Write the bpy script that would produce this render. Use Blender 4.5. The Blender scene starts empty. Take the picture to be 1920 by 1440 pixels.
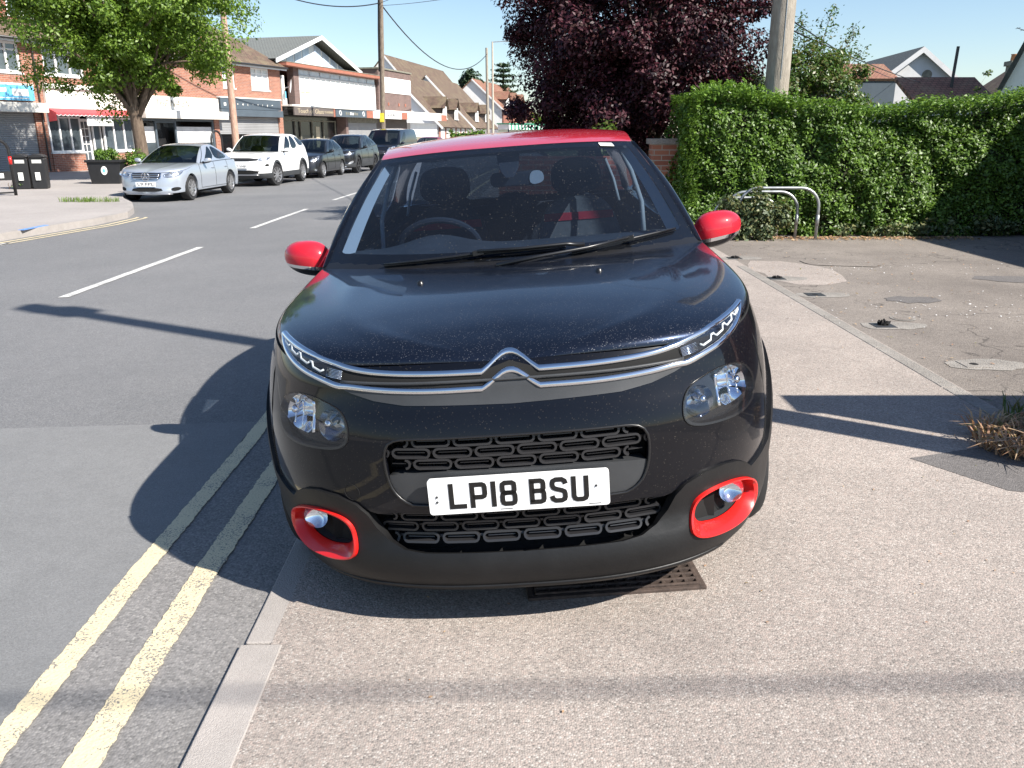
import bpy, bmesh, math, random
import numpy as np
from mathutils import Vector, Matrix, geometry

scene = bpy.context.scene
COL = scene.collection
R_ = math.radians

# ---------------------------------------------------------------- camera
CAM_Z = 1.481
cam_data = bpy.data.cameras.new("camera")
cam = bpy.data.objects.new("camera", cam_data)
COL.objects.link(cam)
cam.location = (0, 0, CAM_Z)
cam.rotation_euler = (R_(90 - 16.972), 0, 0)
cam_data.sensor_width = 36.0
cam_data.lens = 28.875
cam_data.clip_start = 0.05
cam_data.clip_end = 3000
scene.camera = cam

# ---------------------------------------------------------------- daylight
SUN_EL, SUN_DIR = 41.7, (0.840, -0.543)          # height, and horizontal direction towards the sun
world = bpy.data.worlds.new("World")
scene.world = world
world.use_nodes = True
wn = world.node_tree
sky = wn.nodes.new('ShaderNodeTexSky')
sky.sky_type = 'NISHITA'
sky.sun_disc = False
sky.sun_elevation = R_(SUN_EL)
sky.sun_rotation = math.atan2(SUN_DIR[0], SUN_DIR[1])
sky.air_density = 1.0
sky.dust_density = 0.35
sky.ozone_density = 2.6
wn.links.new(sky.outputs[0], wn.nodes['Background'].inputs[0])
wn.nodes['Background'].inputs[1].default_value = 0.082
sun_data = bpy.data.lights.new("sun", 'SUN')
sun_data.energy = 5.0
sun_data.angle = R_(0.53)
sun_data.color = (1.0, 0.945, 0.865)
sun = bpy.data.objects.new("sun", sun_data)
COL.objects.link(sun)
ce = math.cos(R_(SUN_EL))
hx, hy = SUN_DIR; hl = math.hypot(hx, hy)
sd = Vector((hx / hl * ce, hy / hl * ce, math.sin(R_(SUN_EL))))
sun.rotation_euler = sd.to_track_quat('Z', 'Y').to_euler()
scene.view_settings.view_transform = 'Standard'
scene.view_settings.look = 'None'
scene.view_settings.gamma = 1.0
scene.view_settings.exposure = 1.02

# ---------------------------------------------------------------- tagging
def tag(o, label=None, cat=None, group=None, kind=None):
    if label: o['label'] = label
    if cat: o['category'] = cat
    if group: o['group'] = group
    if kind: o['kind'] = kind
    return o

def empty(name, loc=(0, 0, 0), rz=0.0, label=None, cat=None, group=None):
    o = bpy.data.objects.new(name, None)
    o.empty_display_size = .2
    COL.objects.link(o)
    o.location = loc; o.rotation_euler = (0, 0, rz)
    return tag(o, label, cat, group)

def kids(o):
    return [c for c in bpy.data.objects if c.parent == o]

def copy_tree(o, parent=None):
    c = o.copy(); COL.objects.link(c); c.parent = parent
    for ch in kids(o):
        copy_tree(ch, c)
    return c

# ---------------------------------------------------------------- materials
def _mat(name):
    m = bpy.data.materials.new(name); m.use_nodes = True
    nt = m.node_tree; b = nt.nodes['Principled BSDF']
    return m, nt, b

def _coord(nt, scale=1.0, kind='Object'):
    tc = nt.nodes.new('ShaderNodeTexCoord'); mp = nt.nodes.new('ShaderNodeMapping')
    nt.links.new(tc.outputs[kind], mp.inputs[0])
    s = scale if isinstance(scale, (tuple, list)) else (scale,) * 3
    mp.inputs['Scale'].default_value = s
    return mp.outputs[0]

def _ramp(nt, inp, stops):
    r = nt.nodes.new('ShaderNodeValToRGB')
    el = r.color_ramp.elements
    while len(el) < len(stops): el.new(.5)
    for e, (p, c) in zip(el, stops):
        e.position = p; e.color = (c[0], c[1], c[2], 1) if not isinstance(c, (int, float)) else (c, c, c, 1)
    nt.links.new(inp, r.inputs[0])
    return r.outputs[0]

def _noise(nt, vec, scale, detail=4, rough=.6):
    n = nt.nodes.new('ShaderNodeTexNoise')
    n.inputs['Scale'].default_value = scale; n.inputs['Detail'].default_value = detail
    n.inputs['Roughness'].default_value = rough
    if vec is not None: nt.links.new(vec, n.inputs['Vector'])
    return n.outputs['Fac']

def _mix(nt, fac, a, b, mode='MIX'):
    n = nt.nodes.new('ShaderNodeMix'); n.data_type = 'RGBA'; n.blend_type = mode
    for i, v in ((0, fac), (6, a), (7, b)):
        if isinstance(v, (int, float)) and i == 0: n.inputs[0].default_value = v
        elif isinstance(v, (tuple, list)): n.inputs[i].default_value = (*v[:3], 1)
        else: nt.links.new(v, n.inputs[i])
    return n.outputs[2]

def _math(nt, op, a, b=None, clamp=False):
    n = nt.nodes.new('ShaderNodeMath'); n.operation = op; n.use_clamp = clamp
    for i, v in enumerate((a, b)):
        if v is None: continue
        if isinstance(v, (int, float)): n.inputs[i].default_value = v
        else: nt.links.new(v, n.inputs[i])
    return n.outputs[0]

def _bump(nt, b, h, strength=.3, dist=.01):
    n = nt.nodes.new('ShaderNodeBump'); n.inputs['Strength'].default_value = strength
    n.inputs['Distance'].default_value = dist
    nt.links.new(h, n.inputs['Height']); nt.links.new(n.outputs[0], b.inputs['Normal'])

def mat_plain(name, col, rough=.5, metal=0, var=.12, scale=6, bump=0, coat=0, spec=None):
    m, nt, b = _mat(name)
    v = _coord(nt)
    n = _noise(nt, v, scale)
    lo = tuple(c * (1 - var) for c in col); hi = tuple(min(1, c * (1 + var)) for c in col)
    nt.links.new(_ramp(nt, n, [(.3, lo), (.7, hi)]), b.inputs['Base Color'])
    b.inputs['Roughness'].default_value = rough; b.inputs['Metallic'].default_value = metal
    b.inputs['Coat Weight'].default_value = coat; b.inputs['Coat Roughness'].default_value = .03
    if spec is not None: b.inputs['Specular IOR Level'].default_value = spec
    if bump: _bump(nt, b, _noise(nt, v, scale * 8, 3), bump, .004)
    return m

def mat_paint(name, col, dust=.25, rough=.38, metal=.3, dcol=(.34, .30, .25), scale=260, speck=.70, film=.03, cior=1.44):
    """car paint: clear coat, dust film and dried water spots that belong to the paint"""
    m, nt, b = _mat(name)
    v = _coord(nt)
    n1 = nt.nodes.new('ShaderNodeTexVoronoi'); n1.inputs['Scale'].default_value = scale
    nt.links.new(v, n1.inputs['Vector'])
    spots = _ramp(nt, n1.outputs['Distance'], [(.17, 1), (.30, 0)])
    big = _noise(nt, v, 3.2, 5, .65)
    med = _noise(nt, v, 38, 3, .6)
    sp = _math(nt, 'MULTIPLY', spots, _ramp(nt, n1.outputs['Color'], [(speck - .06, 0), (speck + .04, 1)]))
    sp = _math(nt, 'MULTIPLY', sp, _ramp(nt, med, [(.36, .15), (.62, 1)]))
    f = _math(nt, 'ADD', _math(nt, 'MULTIPLY', sp, dust), _math(nt, 'MULTIPLY', _ramp(nt, big, [(.3, .3), (.75, 1)]), film), True)
    nt.links.new(_mix(nt, f, col, dcol), b.inputs['Base Color'])
    b.inputs['Metallic'].default_value = metal; b.inputs['Specular IOR Level'].default_value = .12
    nt.links.new(_math(nt, 'ADD', _math(nt, 'MULTIPLY', f, .6), rough, True), b.inputs['Roughness'])
    nt.links.new(_math(nt, 'SUBTRACT', 1.0, _math(nt, 'MULTIPLY', sp, .9), True), b.inputs['Coat Weight'])
    b.inputs['Coat IOR'].default_value = cior
    nt.links.new(_math(nt, 'ADD', _math(nt, 'MULTIPLY', f, .5), .035, True), b.inputs['Coat Roughness'])
    return m

def mat_glass(name, tint=(.5, .55, .58), dust=.0, ior=1.5, rough=.01, scale=240):
    m, nt, b = _mat(name)
    nt.nodes.remove(b)
    out = nt.nodes['Material Output']
    tr = nt.nodes.new('ShaderNodeBsdfTransparent'); tr.inputs[0].default_value = (*tint, 1)
    gl = nt.nodes.new('ShaderNodeBsdfGlossy'); gl.inputs['Roughness'].default_value = rough
    ge = nt.nodes.new('ShaderNodeNewGeometry'); dt = nt.nodes.new('ShaderNodeVectorMath'); dt.operation = 'DOT_PRODUCT'
    nt.links.new(ge.outputs['Normal'], dt.inputs[0]); nt.links.new(ge.outputs['Incoming'], dt.inputs[1])
    f0 = ((ior - 1) / (ior + 1)) ** 2 * 1.8      # both faces of the thin pane reflect
    sch = _math(nt, 'ADD', f0, _math(nt, 'MULTIPLY', 1 - f0, _math(nt, 'POWER', _math(nt, 'SUBTRACT', 1.0, _math(nt, 'ABSOLUTE', dt.outputs['Value'])), 5)), True)
    ms = nt.nodes.new('ShaderNodeMixShader')
    nt.links.new(sch, ms.inputs[0]); nt.links.new(tr.outputs[0], ms.inputs[1]); nt.links.new(gl.outputs[0], ms.inputs[2])
    last = ms.outputs[0]
    if dust:
        v = _coord(nt)
        vo = nt.nodes.new('ShaderNodeTexVoronoi'); vo.inputs['Scale'].default_value = scale; nt.links.new(v, vo.inputs['Vector'])
        sp = _math(nt, 'MULTIPLY', _ramp(nt, vo.outputs['Distance'], [(.1, 1), (.2, 0)]), _ramp(nt, vo.outputs['Color'], [(.7, 0), (.8, 1)]))
        f = _math(nt, 'ADD', _math(nt, 'MULTIPLY', sp, dust), _math(nt, 'MULTIPLY', _noise(nt, v, 4, 5, .7), dust * .03), True)
        df = nt.nodes.new('ShaderNodeBsdfDiffuse'); df.inputs[0].default_value = (.55, .52, .48, 1)
        m2 = nt.nodes.new('ShaderNodeMixShader')
        nt.links.new(f, m2.inputs[0]); nt.links.new(last, m2.inputs[1]); nt.links.new(df.outputs[0], m2.inputs[2])
        last = m2.outputs[0]
    nt.links.new(last, out.inputs[0])
    return m

def mat_lens(name, tint=(.85, .88, .9), rough=.03):
    return mat_glass(name, tint, 0, 1.45, rough)

def mat_brick(name, c1, c2, mortar, scale=1.0, rough=.85, swap='XZ', bw=.225, bh=.075):
    m, nt, b = _mat(name)
    tc = nt.nodes.new('ShaderNodeTexCoord')
    sx = nt.nodes.new('ShaderNodeSeparateXYZ'); nt.links.new(tc.outputs['Object'], sx.inputs[0])
    cb = nt.nodes.new('ShaderNodeCombineXYZ')
    xy = _math(nt, 'ADD', sx.outputs['X'], sx.outputs['Y'])
    nt.links.new(xy, cb.inputs[0]); nt.links.new(sx.outputs['Z'], cb.inputs[1])
    br = nt.nodes.new('ShaderNodeTexBrick'); nt.links.new(cb.outputs[0], br.inputs['Vector'])
    br.inputs['Scale'].default_value = 1; br.inputs['Brick Width'].default_value = bw * scale
    br.inputs['Row Height'].default_value = bh * scale; br.inputs['Mortar Size'].default_value = .007 * scale
    br.inputs['Color1'].default_value = (*c1, 1); br.inputs['Color2'].default_value = (*c2, 1)
    br.inputs['Mortar'].default_value = (*mortar, 1); br.inputs['Bias'].default_value = -.1
    n = _noise(nt, tc.outputs['Object'], 1.3, 5, .7)
    col = _mix(nt, .55, br.outputs['Color'], _ramp(nt, n, [(.3, .55), (.7, 1.35 if False else 1.0)]), 'MULTIPLY')
    nt.links.new(col, b.inputs['Base Color'])
    b.inputs['Roughness'].default_value = rough
    _bump(nt, b, br.outputs['Fac'], -.4, .006)
    return m

def mat_tiles(name, c1, c2, lichen=(.28, .25, .14), bw=.2, bh=.16, amt=.35):
    """roof tiles: courses run along local X, up the slope in local Y"""
    m, nt, b = _mat(name)
    tc = nt.nodes.new('ShaderNodeTexCoord')
    br = nt.nodes.new('ShaderNodeTexBrick'); nt.links.new(tc.outputs['UV'], br.inputs['Vector'])
    br.inputs['Scale'].default_value = 1; br.inputs['Brick Width'].default_value = bw
    br.inputs['Row Height'].default_value = bh; br.inputs['Mortar Size'].default_value = .012
    br.inputs['Color1'].default_value = (*c1, 1); br.inputs['Color2'].default_value = (*c2, 1)
    br.inputs['Mortar'].default_value = tuple(c * .25 for c in c1) + (1,)
    n = _noise(nt, tc.outputs['Object'], 1.1, 6, .75); n2 = _noise(nt, tc.outputs['Object'], 9, 3, .7)
    f = _math(nt, 'MULTIPLY', _ramp(nt, _math(nt, 'MULTIPLY', n, _math(nt, 'ADD', n2, .5)), [(.45, 0), (.65, 1)]), amt)
    nt.links.new(_mix(nt, f, br.outputs['Color'], lichen), b.inputs['Base Color'])
    b.inputs['Roughness'].default_value = .9
    _bump(nt, b, br.outputs['Fac'], -.6, .01)
    return m

def mat_leaf(name, cols, rough=.38, transl=.35, spec=.5, flower=None):
    m, nt, b = _mat(name)
    g = nt.nodes.new('ShaderNodeNewGeometry')
    c = _ramp(nt, g.outputs['Random Per Island'], [(i / max(1, len(cols) - 1), cc) for i, cc in enumerate(cols)])
    nt.links.new(c, b.inputs['Base Color'])
    b.inputs['Roughness'].default_value = rough
    b.inputs['Specular IOR Level'].default_value = spec
    t = nt.nodes.new('ShaderNodeBsdfTranslucent')
    nt.links.new(_mix(nt, .5, c, (1.0, 1.0, .35) if flower is None else flower, 'MULTIPLY'), t.inputs[0])
    ms = nt.nodes.new('ShaderNodeMixShader'); ms.inputs[0].default_value = transl
    nt.links.new(b.outputs[0], ms.inputs[1]); nt.links.new(t.outputs[0], ms.inputs[2])
    nt.links.new(ms.outputs[0], nt.nodes['Material Output'].inputs[0])
    return m

def mat_bark(name, c1, c2):
    m, nt, b = _mat(name)
    v = _coord(nt, (1, 1, .25))
    n = _noise(nt, v, 14, 6, .7)
    nt.links.new(_ramp(nt, n, [(.3, c1), (.7, c2)]), b.inputs['Base Color'])
    b.inputs['Roughness'].default_value = .9
    _bump(nt, b, n, .8, .03)
    return m

def mat_aggregate(name, stones, base, size=150, mixin=.5, patch=None, bump=.5, rough=.85, patch_scale=.8, fine=None, cracks=False):
    """bound aggregate: every little stone its own tone, plus broad wear"""
    m, nt, b = _mat(name)
    v = _coord(nt)
    vo = nt.nodes.new('ShaderNodeTexVoronoi'); vo.inputs['Scale'].default_value = size
    nt.links.new(v, vo.inputs['Vector'])
    sx = nt.nodes.new('ShaderNodeSeparateColor'); nt.links.new(vo.outputs['Color'], sx.inputs[0])
    col = _ramp(nt, sx.outputs[0], [(i / (len(stones) - 1), s) for i, s in enumerate(stones)])
    gap = _ramp(nt, vo.outputs['Distance'], [(.35, 0), (.75, 1)])
    col = _mix(nt, _math(nt, 'MULTIPLY', gap, .55), col, base)
    col = _mix(nt, mixin, col, base)
    n = _noise(nt, v, patch_scale, 6, .62)
    col = _mix(nt, 1.0, col, _ramp(nt, n, [(.3, patch[0]), (.7, patch[1])]) if patch else (1, 1, 1), 'MULTIPLY')
    n2 = _noise(nt, v, 11, 4, .7)
    col = _mix(nt, .5, col, _ramp(nt, n2, [(.3, .78), (.7, 1.0)]), 'MULTIPLY')
    if cracks:
        wn_ = nt.nodes.new('ShaderNodeTexVoronoi'); wn_.feature = 'DISTANCE_TO_EDGE'; wn_.inputs['Scale'].default_value = .55
        nz = nt.nodes.new('ShaderNodeTexNoise'); nz.inputs['Scale'].default_value = 3; nt.links.new(v, nz.inputs['Vector'])
        vm = nt.nodes.new('ShaderNodeVectorMath'); vm.operation = 'ADD'
        nt.links.new(v, vm.inputs[0]); nt.links.new(nz.outputs['Color'], vm.inputs[1]); nt.links.new(vm.outputs[0], wn_.inputs['Vector'])
        cr = _ramp(nt, wn_.outputs['Distance'], [(.002, .45), (.010, 1)])
        msk = _ramp(nt, _noise(nt, v, .6, 3), [(.5, 1), (.6, 0)])
        col = _mix(nt, msk, col, _mix(nt, 1.0, col, cr, 'MULTIPLY'))
    nt.links.new(col, b.inputs['Base Color'])
    b.inputs['Roughness'].default_value = rough
    h = _math(nt, 'ADD', _ramp(nt, vo.outputs['Distance'], [(.2, 1), (.8, 0)]), n2)
    _bump(nt, b, h, bump, .003)
    return m

# ---------------------------------------------------------------- mesh building
def link_mesh(name, me, mats, parent=None, smooth=False):
    for m in (mats if isinstance(mats, (list, tuple)) else [mats]): me.materials.append(m)
    if smooth:
        me.polygons.foreach_set('use_smooth', [True] * len(me.polygons))
    o = bpy.data.objects.new(name, me); COL.objects.link(o)
    if parent: o.parent = parent
    return o

class MB:
    def __init__(self): self.v = []; self.f = []; self.m = []; self.uv = {}
    def add(self, vs, fs, mi=0):
        n = len(self.v); self.v += [tuple(map(float, p)) for p in vs]
        for f in fs: self.f.append(tuple(i + n for i in f)); self.m.append(mi)
        return self
    def box(self, x0, x1, y0, y1, z0, z1, mi=0, M=None):
        vs = [(x, y, z) for x in (x0, x1) for y in (y0, y1) for z in (z0, z1)]
        if M is not None: vs = [tuple(M @ Vector(p)) for p in vs]
        return self.add(vs, [(0, 1, 3, 2), (4, 6, 7, 5), (0, 4, 5, 1), (2, 3, 7, 6), (0, 2, 6, 4), (1, 5, 7, 3)], mi)
    def beam(self, a, b, w, h, mi=0, up=(0, 0, 1)):
        a, b = Vector(a), Vector(b); d = (b - a).normalized(); s = d.cross(Vector(up))
        if s.length < 1e-4: s = Vector((1, 0, 0))
        s.normalize(); u = s.cross(d)
        vs = [p + s * (i * w / 2) + u * (j * h / 2) for p in (a, b) for i in (-1, 1) for j in (-1, 1)]
        return self.add(vs, [(0, 1, 3, 2), (4, 6, 7, 5), (0, 4, 5, 1), (2, 3, 7, 6), (0, 2, 6, 4), (1, 5, 7, 3)], mi)
    def tube(self, path, r, n=8, closed=False, mi=0, cap=True, sq=None):
        P = [Vector(p) for p in path]; k = len(P)
        rr = r if isinstance(r, (list, tuple)) else [r] * k
        prev = None; rings = []
        for i, p in enumerate(P):
            if closed: d = P[(i + 1) % k] - P[i - 1]
            else: d = P[min(i + 1, k - 1)] - P[max(i - 1, 0)]
            d.normalize()
            if prev is None:
                prev = d.orthogonal().normalized() if sq is None else Vector(sq)
            s = (prev - d * prev.dot(d)).normalized(); prev = s; t = d.cross(s)
            rings.append([p + (s * math.cos(2 * math.pi * j / n) + t * math.sin(2 * math.pi * j / n)) * rr[i] for j in range(n)])
        vs = [q for rg in rings for q in rg]; fs = []
        for i in range(k if closed else k - 1):
            a, b = i * n, ((i + 1) % k) * n
            for j in range(n): fs.append((a + j, a + (j + 1) % n, b + (j + 1) % n, b + j))
        if cap and not closed: fs += [tuple(range(n))[::-1], tuple(range((k - 1) * n, k * n))]
        return self.add(vs, fs, mi)
    def lathe(self, prof, n=24, M=None, mi=0, full=True):
        """profile of (radius, height) turned about local Z"""
        vs = []; fs = []
        for (r, h) in prof:
            for j in range(n):
                a = 2 * math.pi * j / n; vs.append((r * math.cos(a), r * math.sin(a), h))
        for i in range(len(prof) - 1):
            for j in range(n):
                a, b = i * n, (i + 1) * n
                fs.append((a + j, a + (j + 1) % n, b + (j + 1) % n, b + j))
        if M is not None: vs = [tuple(M @ Vector(p)) for p in vs]
        return self.add(vs, fs, mi)
    def prism(self, poly, d0, d1, fn, mi=0):
        """poly: 2-D points; fn(a, b, depth) -> 3-D"""
        n = len(poly); vs = [fn(a, b, d0) for a, b in poly] + [fn(a, b, d1) for a, b in poly]
        fs = [tuple(range(n)), tuple(range(n, 2 * n))[::-1]] + [(i, i + n, (i + 1) % n + n, (i + 1) % n) for i in range(n)]
        return self.add(vs, fs, mi)
    def ribbon(self, pts, w, d0, d1, fn, closed=False, mi=0):
        """flat stroke of width w along 2-D pts, mitred, extruded from d0 to d1"""
        n = len(pts); L = []; Rr = []
        for i in range(n):
            p = np.array(pts[i], float)
            a = np.array(pts[i - 1] if (closed or i) else pts[i], float); b = np.array(pts[(i + 1) % n] if (closed or i < n - 1) else pts[i], float)
            d1_, d2_ = p - a, b - p
            if not d1_.any(): d1_ = d2_
            if not d2_.any(): d2_ = d1_
            d1_ = d1_ / np.linalg.norm(d1_); d2_ = d2_ / np.linalg.norm(d2_)
            t = d1_ + d2_; t = t / (np.linalg.norm(t) + 1e-9); nn = np.array([-t[1], t[0]])
            k = w / 2 / max(.4, abs(nn @ np.array([-d1_[1], d1_[0]])))
            L.append(p + nn * k); Rr.append(p - nn * k)
        vs = [fn(q[0], q[1], d) for d in (d0, d1) for S_ in (L, Rr) for q in S_]
        fs = []
        for i in range(n if closed else n - 1):
            j = (i + 1) % n
            fs += [(i, j, n + j, n + i), (2*n + i, 3*n + i, 3*n + j, 2*n + j), (i, 2*n + i, 2*n + j, j), (n + i, n + j, 3*n + j, 3*n + i)]
        if not closed: fs += [(0, n, 3*n, 2*n), (n - 1, 3*n - 1, 4*n - 1, 2*n - 1)]
        return self.add(vs, fs, mi)
    def build(self, name, mats, parent=None, smooth=False, bevel=0, loc=None, autos=None):
        me = bpy.data.meshes.new(name); me.from_pydata(self.v, [], self.f)
        me.polygons.foreach_set('material_index', self.m)
        bm = bmesh.new(); bm.from_mesh(me); bmesh.ops.recalc_face_normals(bm, faces=bm.faces); bm.to_mesh(me); bm.free()
        o = link_mesh(name, me, mats, parent, smooth)
        if bevel:
            md = o.modifiers.new('bevel', 'BEVEL'); md.width = bevel; md.segments = 2; md.limit_method = 'ANGLE'; md.angle_limit = R_(40)
        if autos:
            try: me.set_sharp_from_angle(angle=R_(autos))
            except Exception: pass
        if loc is not None: o.location = loc
        return o

def arc(cx, cy, r, a0, a1, n=8, ry=None):
    ry = ry or r
    return [(cx + r * math.cos(R_(a0 + (a1 - a0) * i / n)), cy + ry * math.sin(R_(a0 + (a1 - a0) * i / n))) for i in range(n + 1)]

def rrect(x0, x1, z0, z1, r, n=4):
    return arc(x1 - r, z1 - r, r, 0, 90, n) + arc(x0 + r, z1 - r, r, 90, 180, n) + arc(x0 + r, z0 + r, r, 180, 270, n) + arc(x1 - r, z0 + r, r, 270, 360, n)

def smooth_poly(pts, it=2, closed=True):
    """Chaikin corner cutting"""
    P = [np.array(p, float) for p in pts]
    for _ in range(it):
        Q = []; n = len(P)
        for i in range(n if closed else n - 1):
            a, b = P[i], P[(i + 1) % n]; Q += [a * .75 + b * .25, a * .25 + b * .75]
        if not closed: Q = [P[0]] + Q + [P[-1]]
        P = Q
    return [tuple(p) for p in P]

def resample(loop, n):
    P = np.array(list(loop) + [loop[0]], float); d = np.concatenate([[0], np.cumsum(np.linalg.norm(np.diff(P, axis=0), axis=1))])
    t = np.linspace(0, d[-1], n + 1)[:-1]
    return np.stack([np.interp(t, d, P[:, i]) for i in range(P.shape[1])], 1)

def in_poly(pts, poly):
    x, y = pts[:, 0], pts[:, 1]; c = np.zeros(len(pts), bool); n = len(poly)
    for i in range(n):
        x1, y1 = poly[i]; x2, y2 = poly[(i + 1) % n]
        if y1 == y2: continue
        m = ((y1 > y) != (y2 > y)) & (x < (x2 - x1) * (y - y1) / (y2 - y1) + x1)
        c ^= m
    return c

def seg_dist(pts, poly):
    d = np.full(len(pts), 1e9); n = len(poly)
    P = np.array(poly, float)
    for i in range(n):
        a, b = P[i], P[(i + 1) % n]; ab = b - a; L2 = ab @ ab + 1e-12
        t = np.clip(((pts - a) @ ab) / L2, 0, 1)
        d = np.minimum(d, np.linalg.norm(pts - a - t[:, None] * ab, axis=1))
    return d

def cdt_mesh(outer, holes, step):
    sx, sy = step if isinstance(step, (tuple, list)) else (step, step)
    S = np.array([sx, sy])
    polys = []
    for poly in [outer] + list(holes):
        P = np.array(poly, float) / S; Q = []
        for i in range(len(P)):
            a, b = P[i], P[(i + 1) % len(P)]; L = np.linalg.norm(b - a)
            if L < 1e-6: continue
            k = max(1, int(math.ceil(L))); Q += [a + (b - a) * j / k for j in range(k)]
        polys.append(np.array(Q))
    lo, hi = polys[0].min(0), polys[0].max(0)
    gx, gy = np.meshgrid(np.arange(lo[0] + .5, hi[0], 1.0), np.arange(lo[1] + .5, hi[1], 1.0))
    G = np.stack([gx.ravel(), gy.ravel()], 1)
    if len(G):
        G = G + (np.random.RandomState(3).rand(*G.shape) - .5) * .02
        ok = in_poly(G, polys[0])
        for h in polys[1:]: ok &= ~in_poly(G, h)
        G = G[ok]
    if len(G):
        d = np.full(len(G), 1e9)
        for h in polys: d = np.minimum(d, seg_dist(G, h))
        G = G[d > .42]
    V = []; E = []
    for P in polys:
        n0 = len(V); V += list(P); E += [(n0 + i, n0 + (i + 1) % len(P)) for i in range(len(P))]
    V += list(G)
    r = geometry.delaunay_2d_cdt([Vector((float(p[0]), float(p[1]))) for p in V], E, [], 0, 1e-5)
    V2 = np.array([(p[0], p[1]) for p in r[0]]); T = np.array([t for t in r[2] if len(t) == 3])
    C = V2[T].mean(1)
    ok = in_poly(C, polys[0])
    for h in polys[1:]: ok &= ~in_poly(C, h)
    a, b, c = V2[T[:, 0]], V2[T[:, 1]], V2[T[:, 2]]
    ar = np.abs((b[:, 0]-a[:, 0])*(c[:, 1]-a[:, 1]) - (b[:, 1]-a[:, 1])*(c[:, 0]-a[:, 0]))
    T = T[ok & (ar > 1e-7)]
    return V2 * S, T

def surf_normal(f, A, e=1e-3, ref=None):
    a, b = A[:, 0], A[:, 1]
    da = f(a + e, b) - f(a - e, b); db = f(a, b + e) - f(a, b - e)
    n = np.cross(da, db); n /= (np.linalg.norm(n, axis=1)[:, None] + 1e-12)
    return n

def panel(name, f, outer, holes, mat, parent, step=.04, off=0.0, skirt=0.0, mirror=None, sign=1, e=1e-3, depth=None):
    """surface patch cut to an exact outline. mirror: None | 'join' | 'pair'"""
    V2, T = cdt_mesh(outer, holes, step)
    N = surf_normal(f, V2, e) * sign
    o_ = off if depth is None else off + depth(V2)[:, None]
    P = f(V2[:, 0], V2[:, 1]) + N * o_
    tn = np.cross(P[T[:, 1]] - P[T[:, 0]], P[T[:, 2]] - P[T[:, 0]])
    fl = (tn * N[T].mean(1)).sum(1) < 0
    T[fl] = T[fl][:, ::-1]
    if depth is not None: N = None
    verts, faces, norms = P, [tuple(map(int, t)) for t in T], N
    if skirt:
        cnt = {}
        for t in T:
            for i in range(3):
                k = (int(t[i]), int(t[(i + 1) % 3]))
                cnt[k] = cnt.get(k, 0) + 1
        be = [k for k in cnt if (k[1], k[0]) not in cnt]
        ids = sorted({i for k in be for i in k}); mp = {i: j for j, i in enumerate(ids)}
        n0 = len(P); top = P[ids]; nn = (surf_normal(f, V2[ids], e) * sign); bot = top - nn * skirt
        sn = np.zeros_like(top); sf = []
        for (i, j) in be:
            a, b = mp[i], mp[j]
            sf.append((n0 + b, n0 + a, n0 + len(ids) + a, n0 + len(ids) + b))
            q = np.cross(nn[a], P[i] - P[j]); sn[a] += q; sn[b] += q
        sn /= (np.linalg.norm(sn, axis=1)[:, None] + 1e-12)
        # skip joint along the mirror plane
        sf = [q for q in sf if mirror != 'join' or not (abs(np.vstack([top, bot])[[x - n0 for x in q]][:, 0]) < 1e-4).all()]
        verts = np.vstack([P, top, bot]); faces = faces + sf
        if norms is not None: norms = np.vstack([norms, sn, sn])
    def mk(vs, fs, ns):
        me = bpy.data.meshes.new(name); me.from_pydata([tuple(map(float, p)) for p in vs], [], fs)
        o = link_mesh(name, me, mat, parent, True)
        if ns is not None: me.normals_split_custom_set_from_vertices([tuple(map(float, q)) for q in ns])
        return o
    if mirror is None: return mk(verts, faces, norms)
    M = np.array([-1, 1, 1.])
    mv, mf, mn = verts * M, [tuple(reversed(q)) for q in faces], (None if norms is None else norms * M)
    if mirror == 'pair': return mk(verts, faces, norms), mk(mv, mf, mn)
    n = len(verts)
    return mk(np.vstack([verts, mv]), faces + [tuple(i + n for i in q) for q in mf], None if norms is None else np.vstack([norms, mn]))

def loft(name, f, loops, offs, mat, parent, n=56, mirror=None, sign=1, close_end=False):
    """rings on a surface at different heights above it, skinned"""
    V = []
    for lp, of in zip(loops, offs):
        A = resample(lp, n); V.append(f(A[:, 0], A[:, 1]) + surf_normal(f, A) * sign * of)
    k = len(V); vs = np.vstack(V); fs = []
    for i in range(k - 1):
        for j in range(n): fs.append((i*n + j, i*n + (j+1) % n, (i+1)*n + (j+1) % n, (i+1)*n + j))
    if close_end: fs.append(tuple(range((k-1)*n, k*n)))
    def mk(vs, fs):
        b = MB(); b.add(vs, fs); return b.build(name, mat, parent, smooth=True, autos=50)
    if mirror == 'pair': return mk(vs, fs), mk(vs * np.array([-1, 1, 1]), fs)
    return mk(vs, fs)

def grid_patch(name, f, us, vs, mat, parent, mirror=False, smooth=True, sign=1):
    U, Vv = np.meshgrid(us, vs); A = np.stack([U.ravel(), Vv.ravel()], 1)
    P = f(A[:, 0], A[:, 1]); nu, nv = len(us), len(vs)
    fs = [(j*nu + i, j*nu + i + 1, (j+1)*nu + i + 1, (j+1)*nu + i) for j in range(nv-1) for i in range(nu-1)]
    b = MB(); b.add(P, fs)
    if mirror: b.add(P * np.array([-1, 1, 1]), [tuple(reversed(q)) for q in fs])
    return b.build(name, mat, parent, smooth=smooth)

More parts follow.
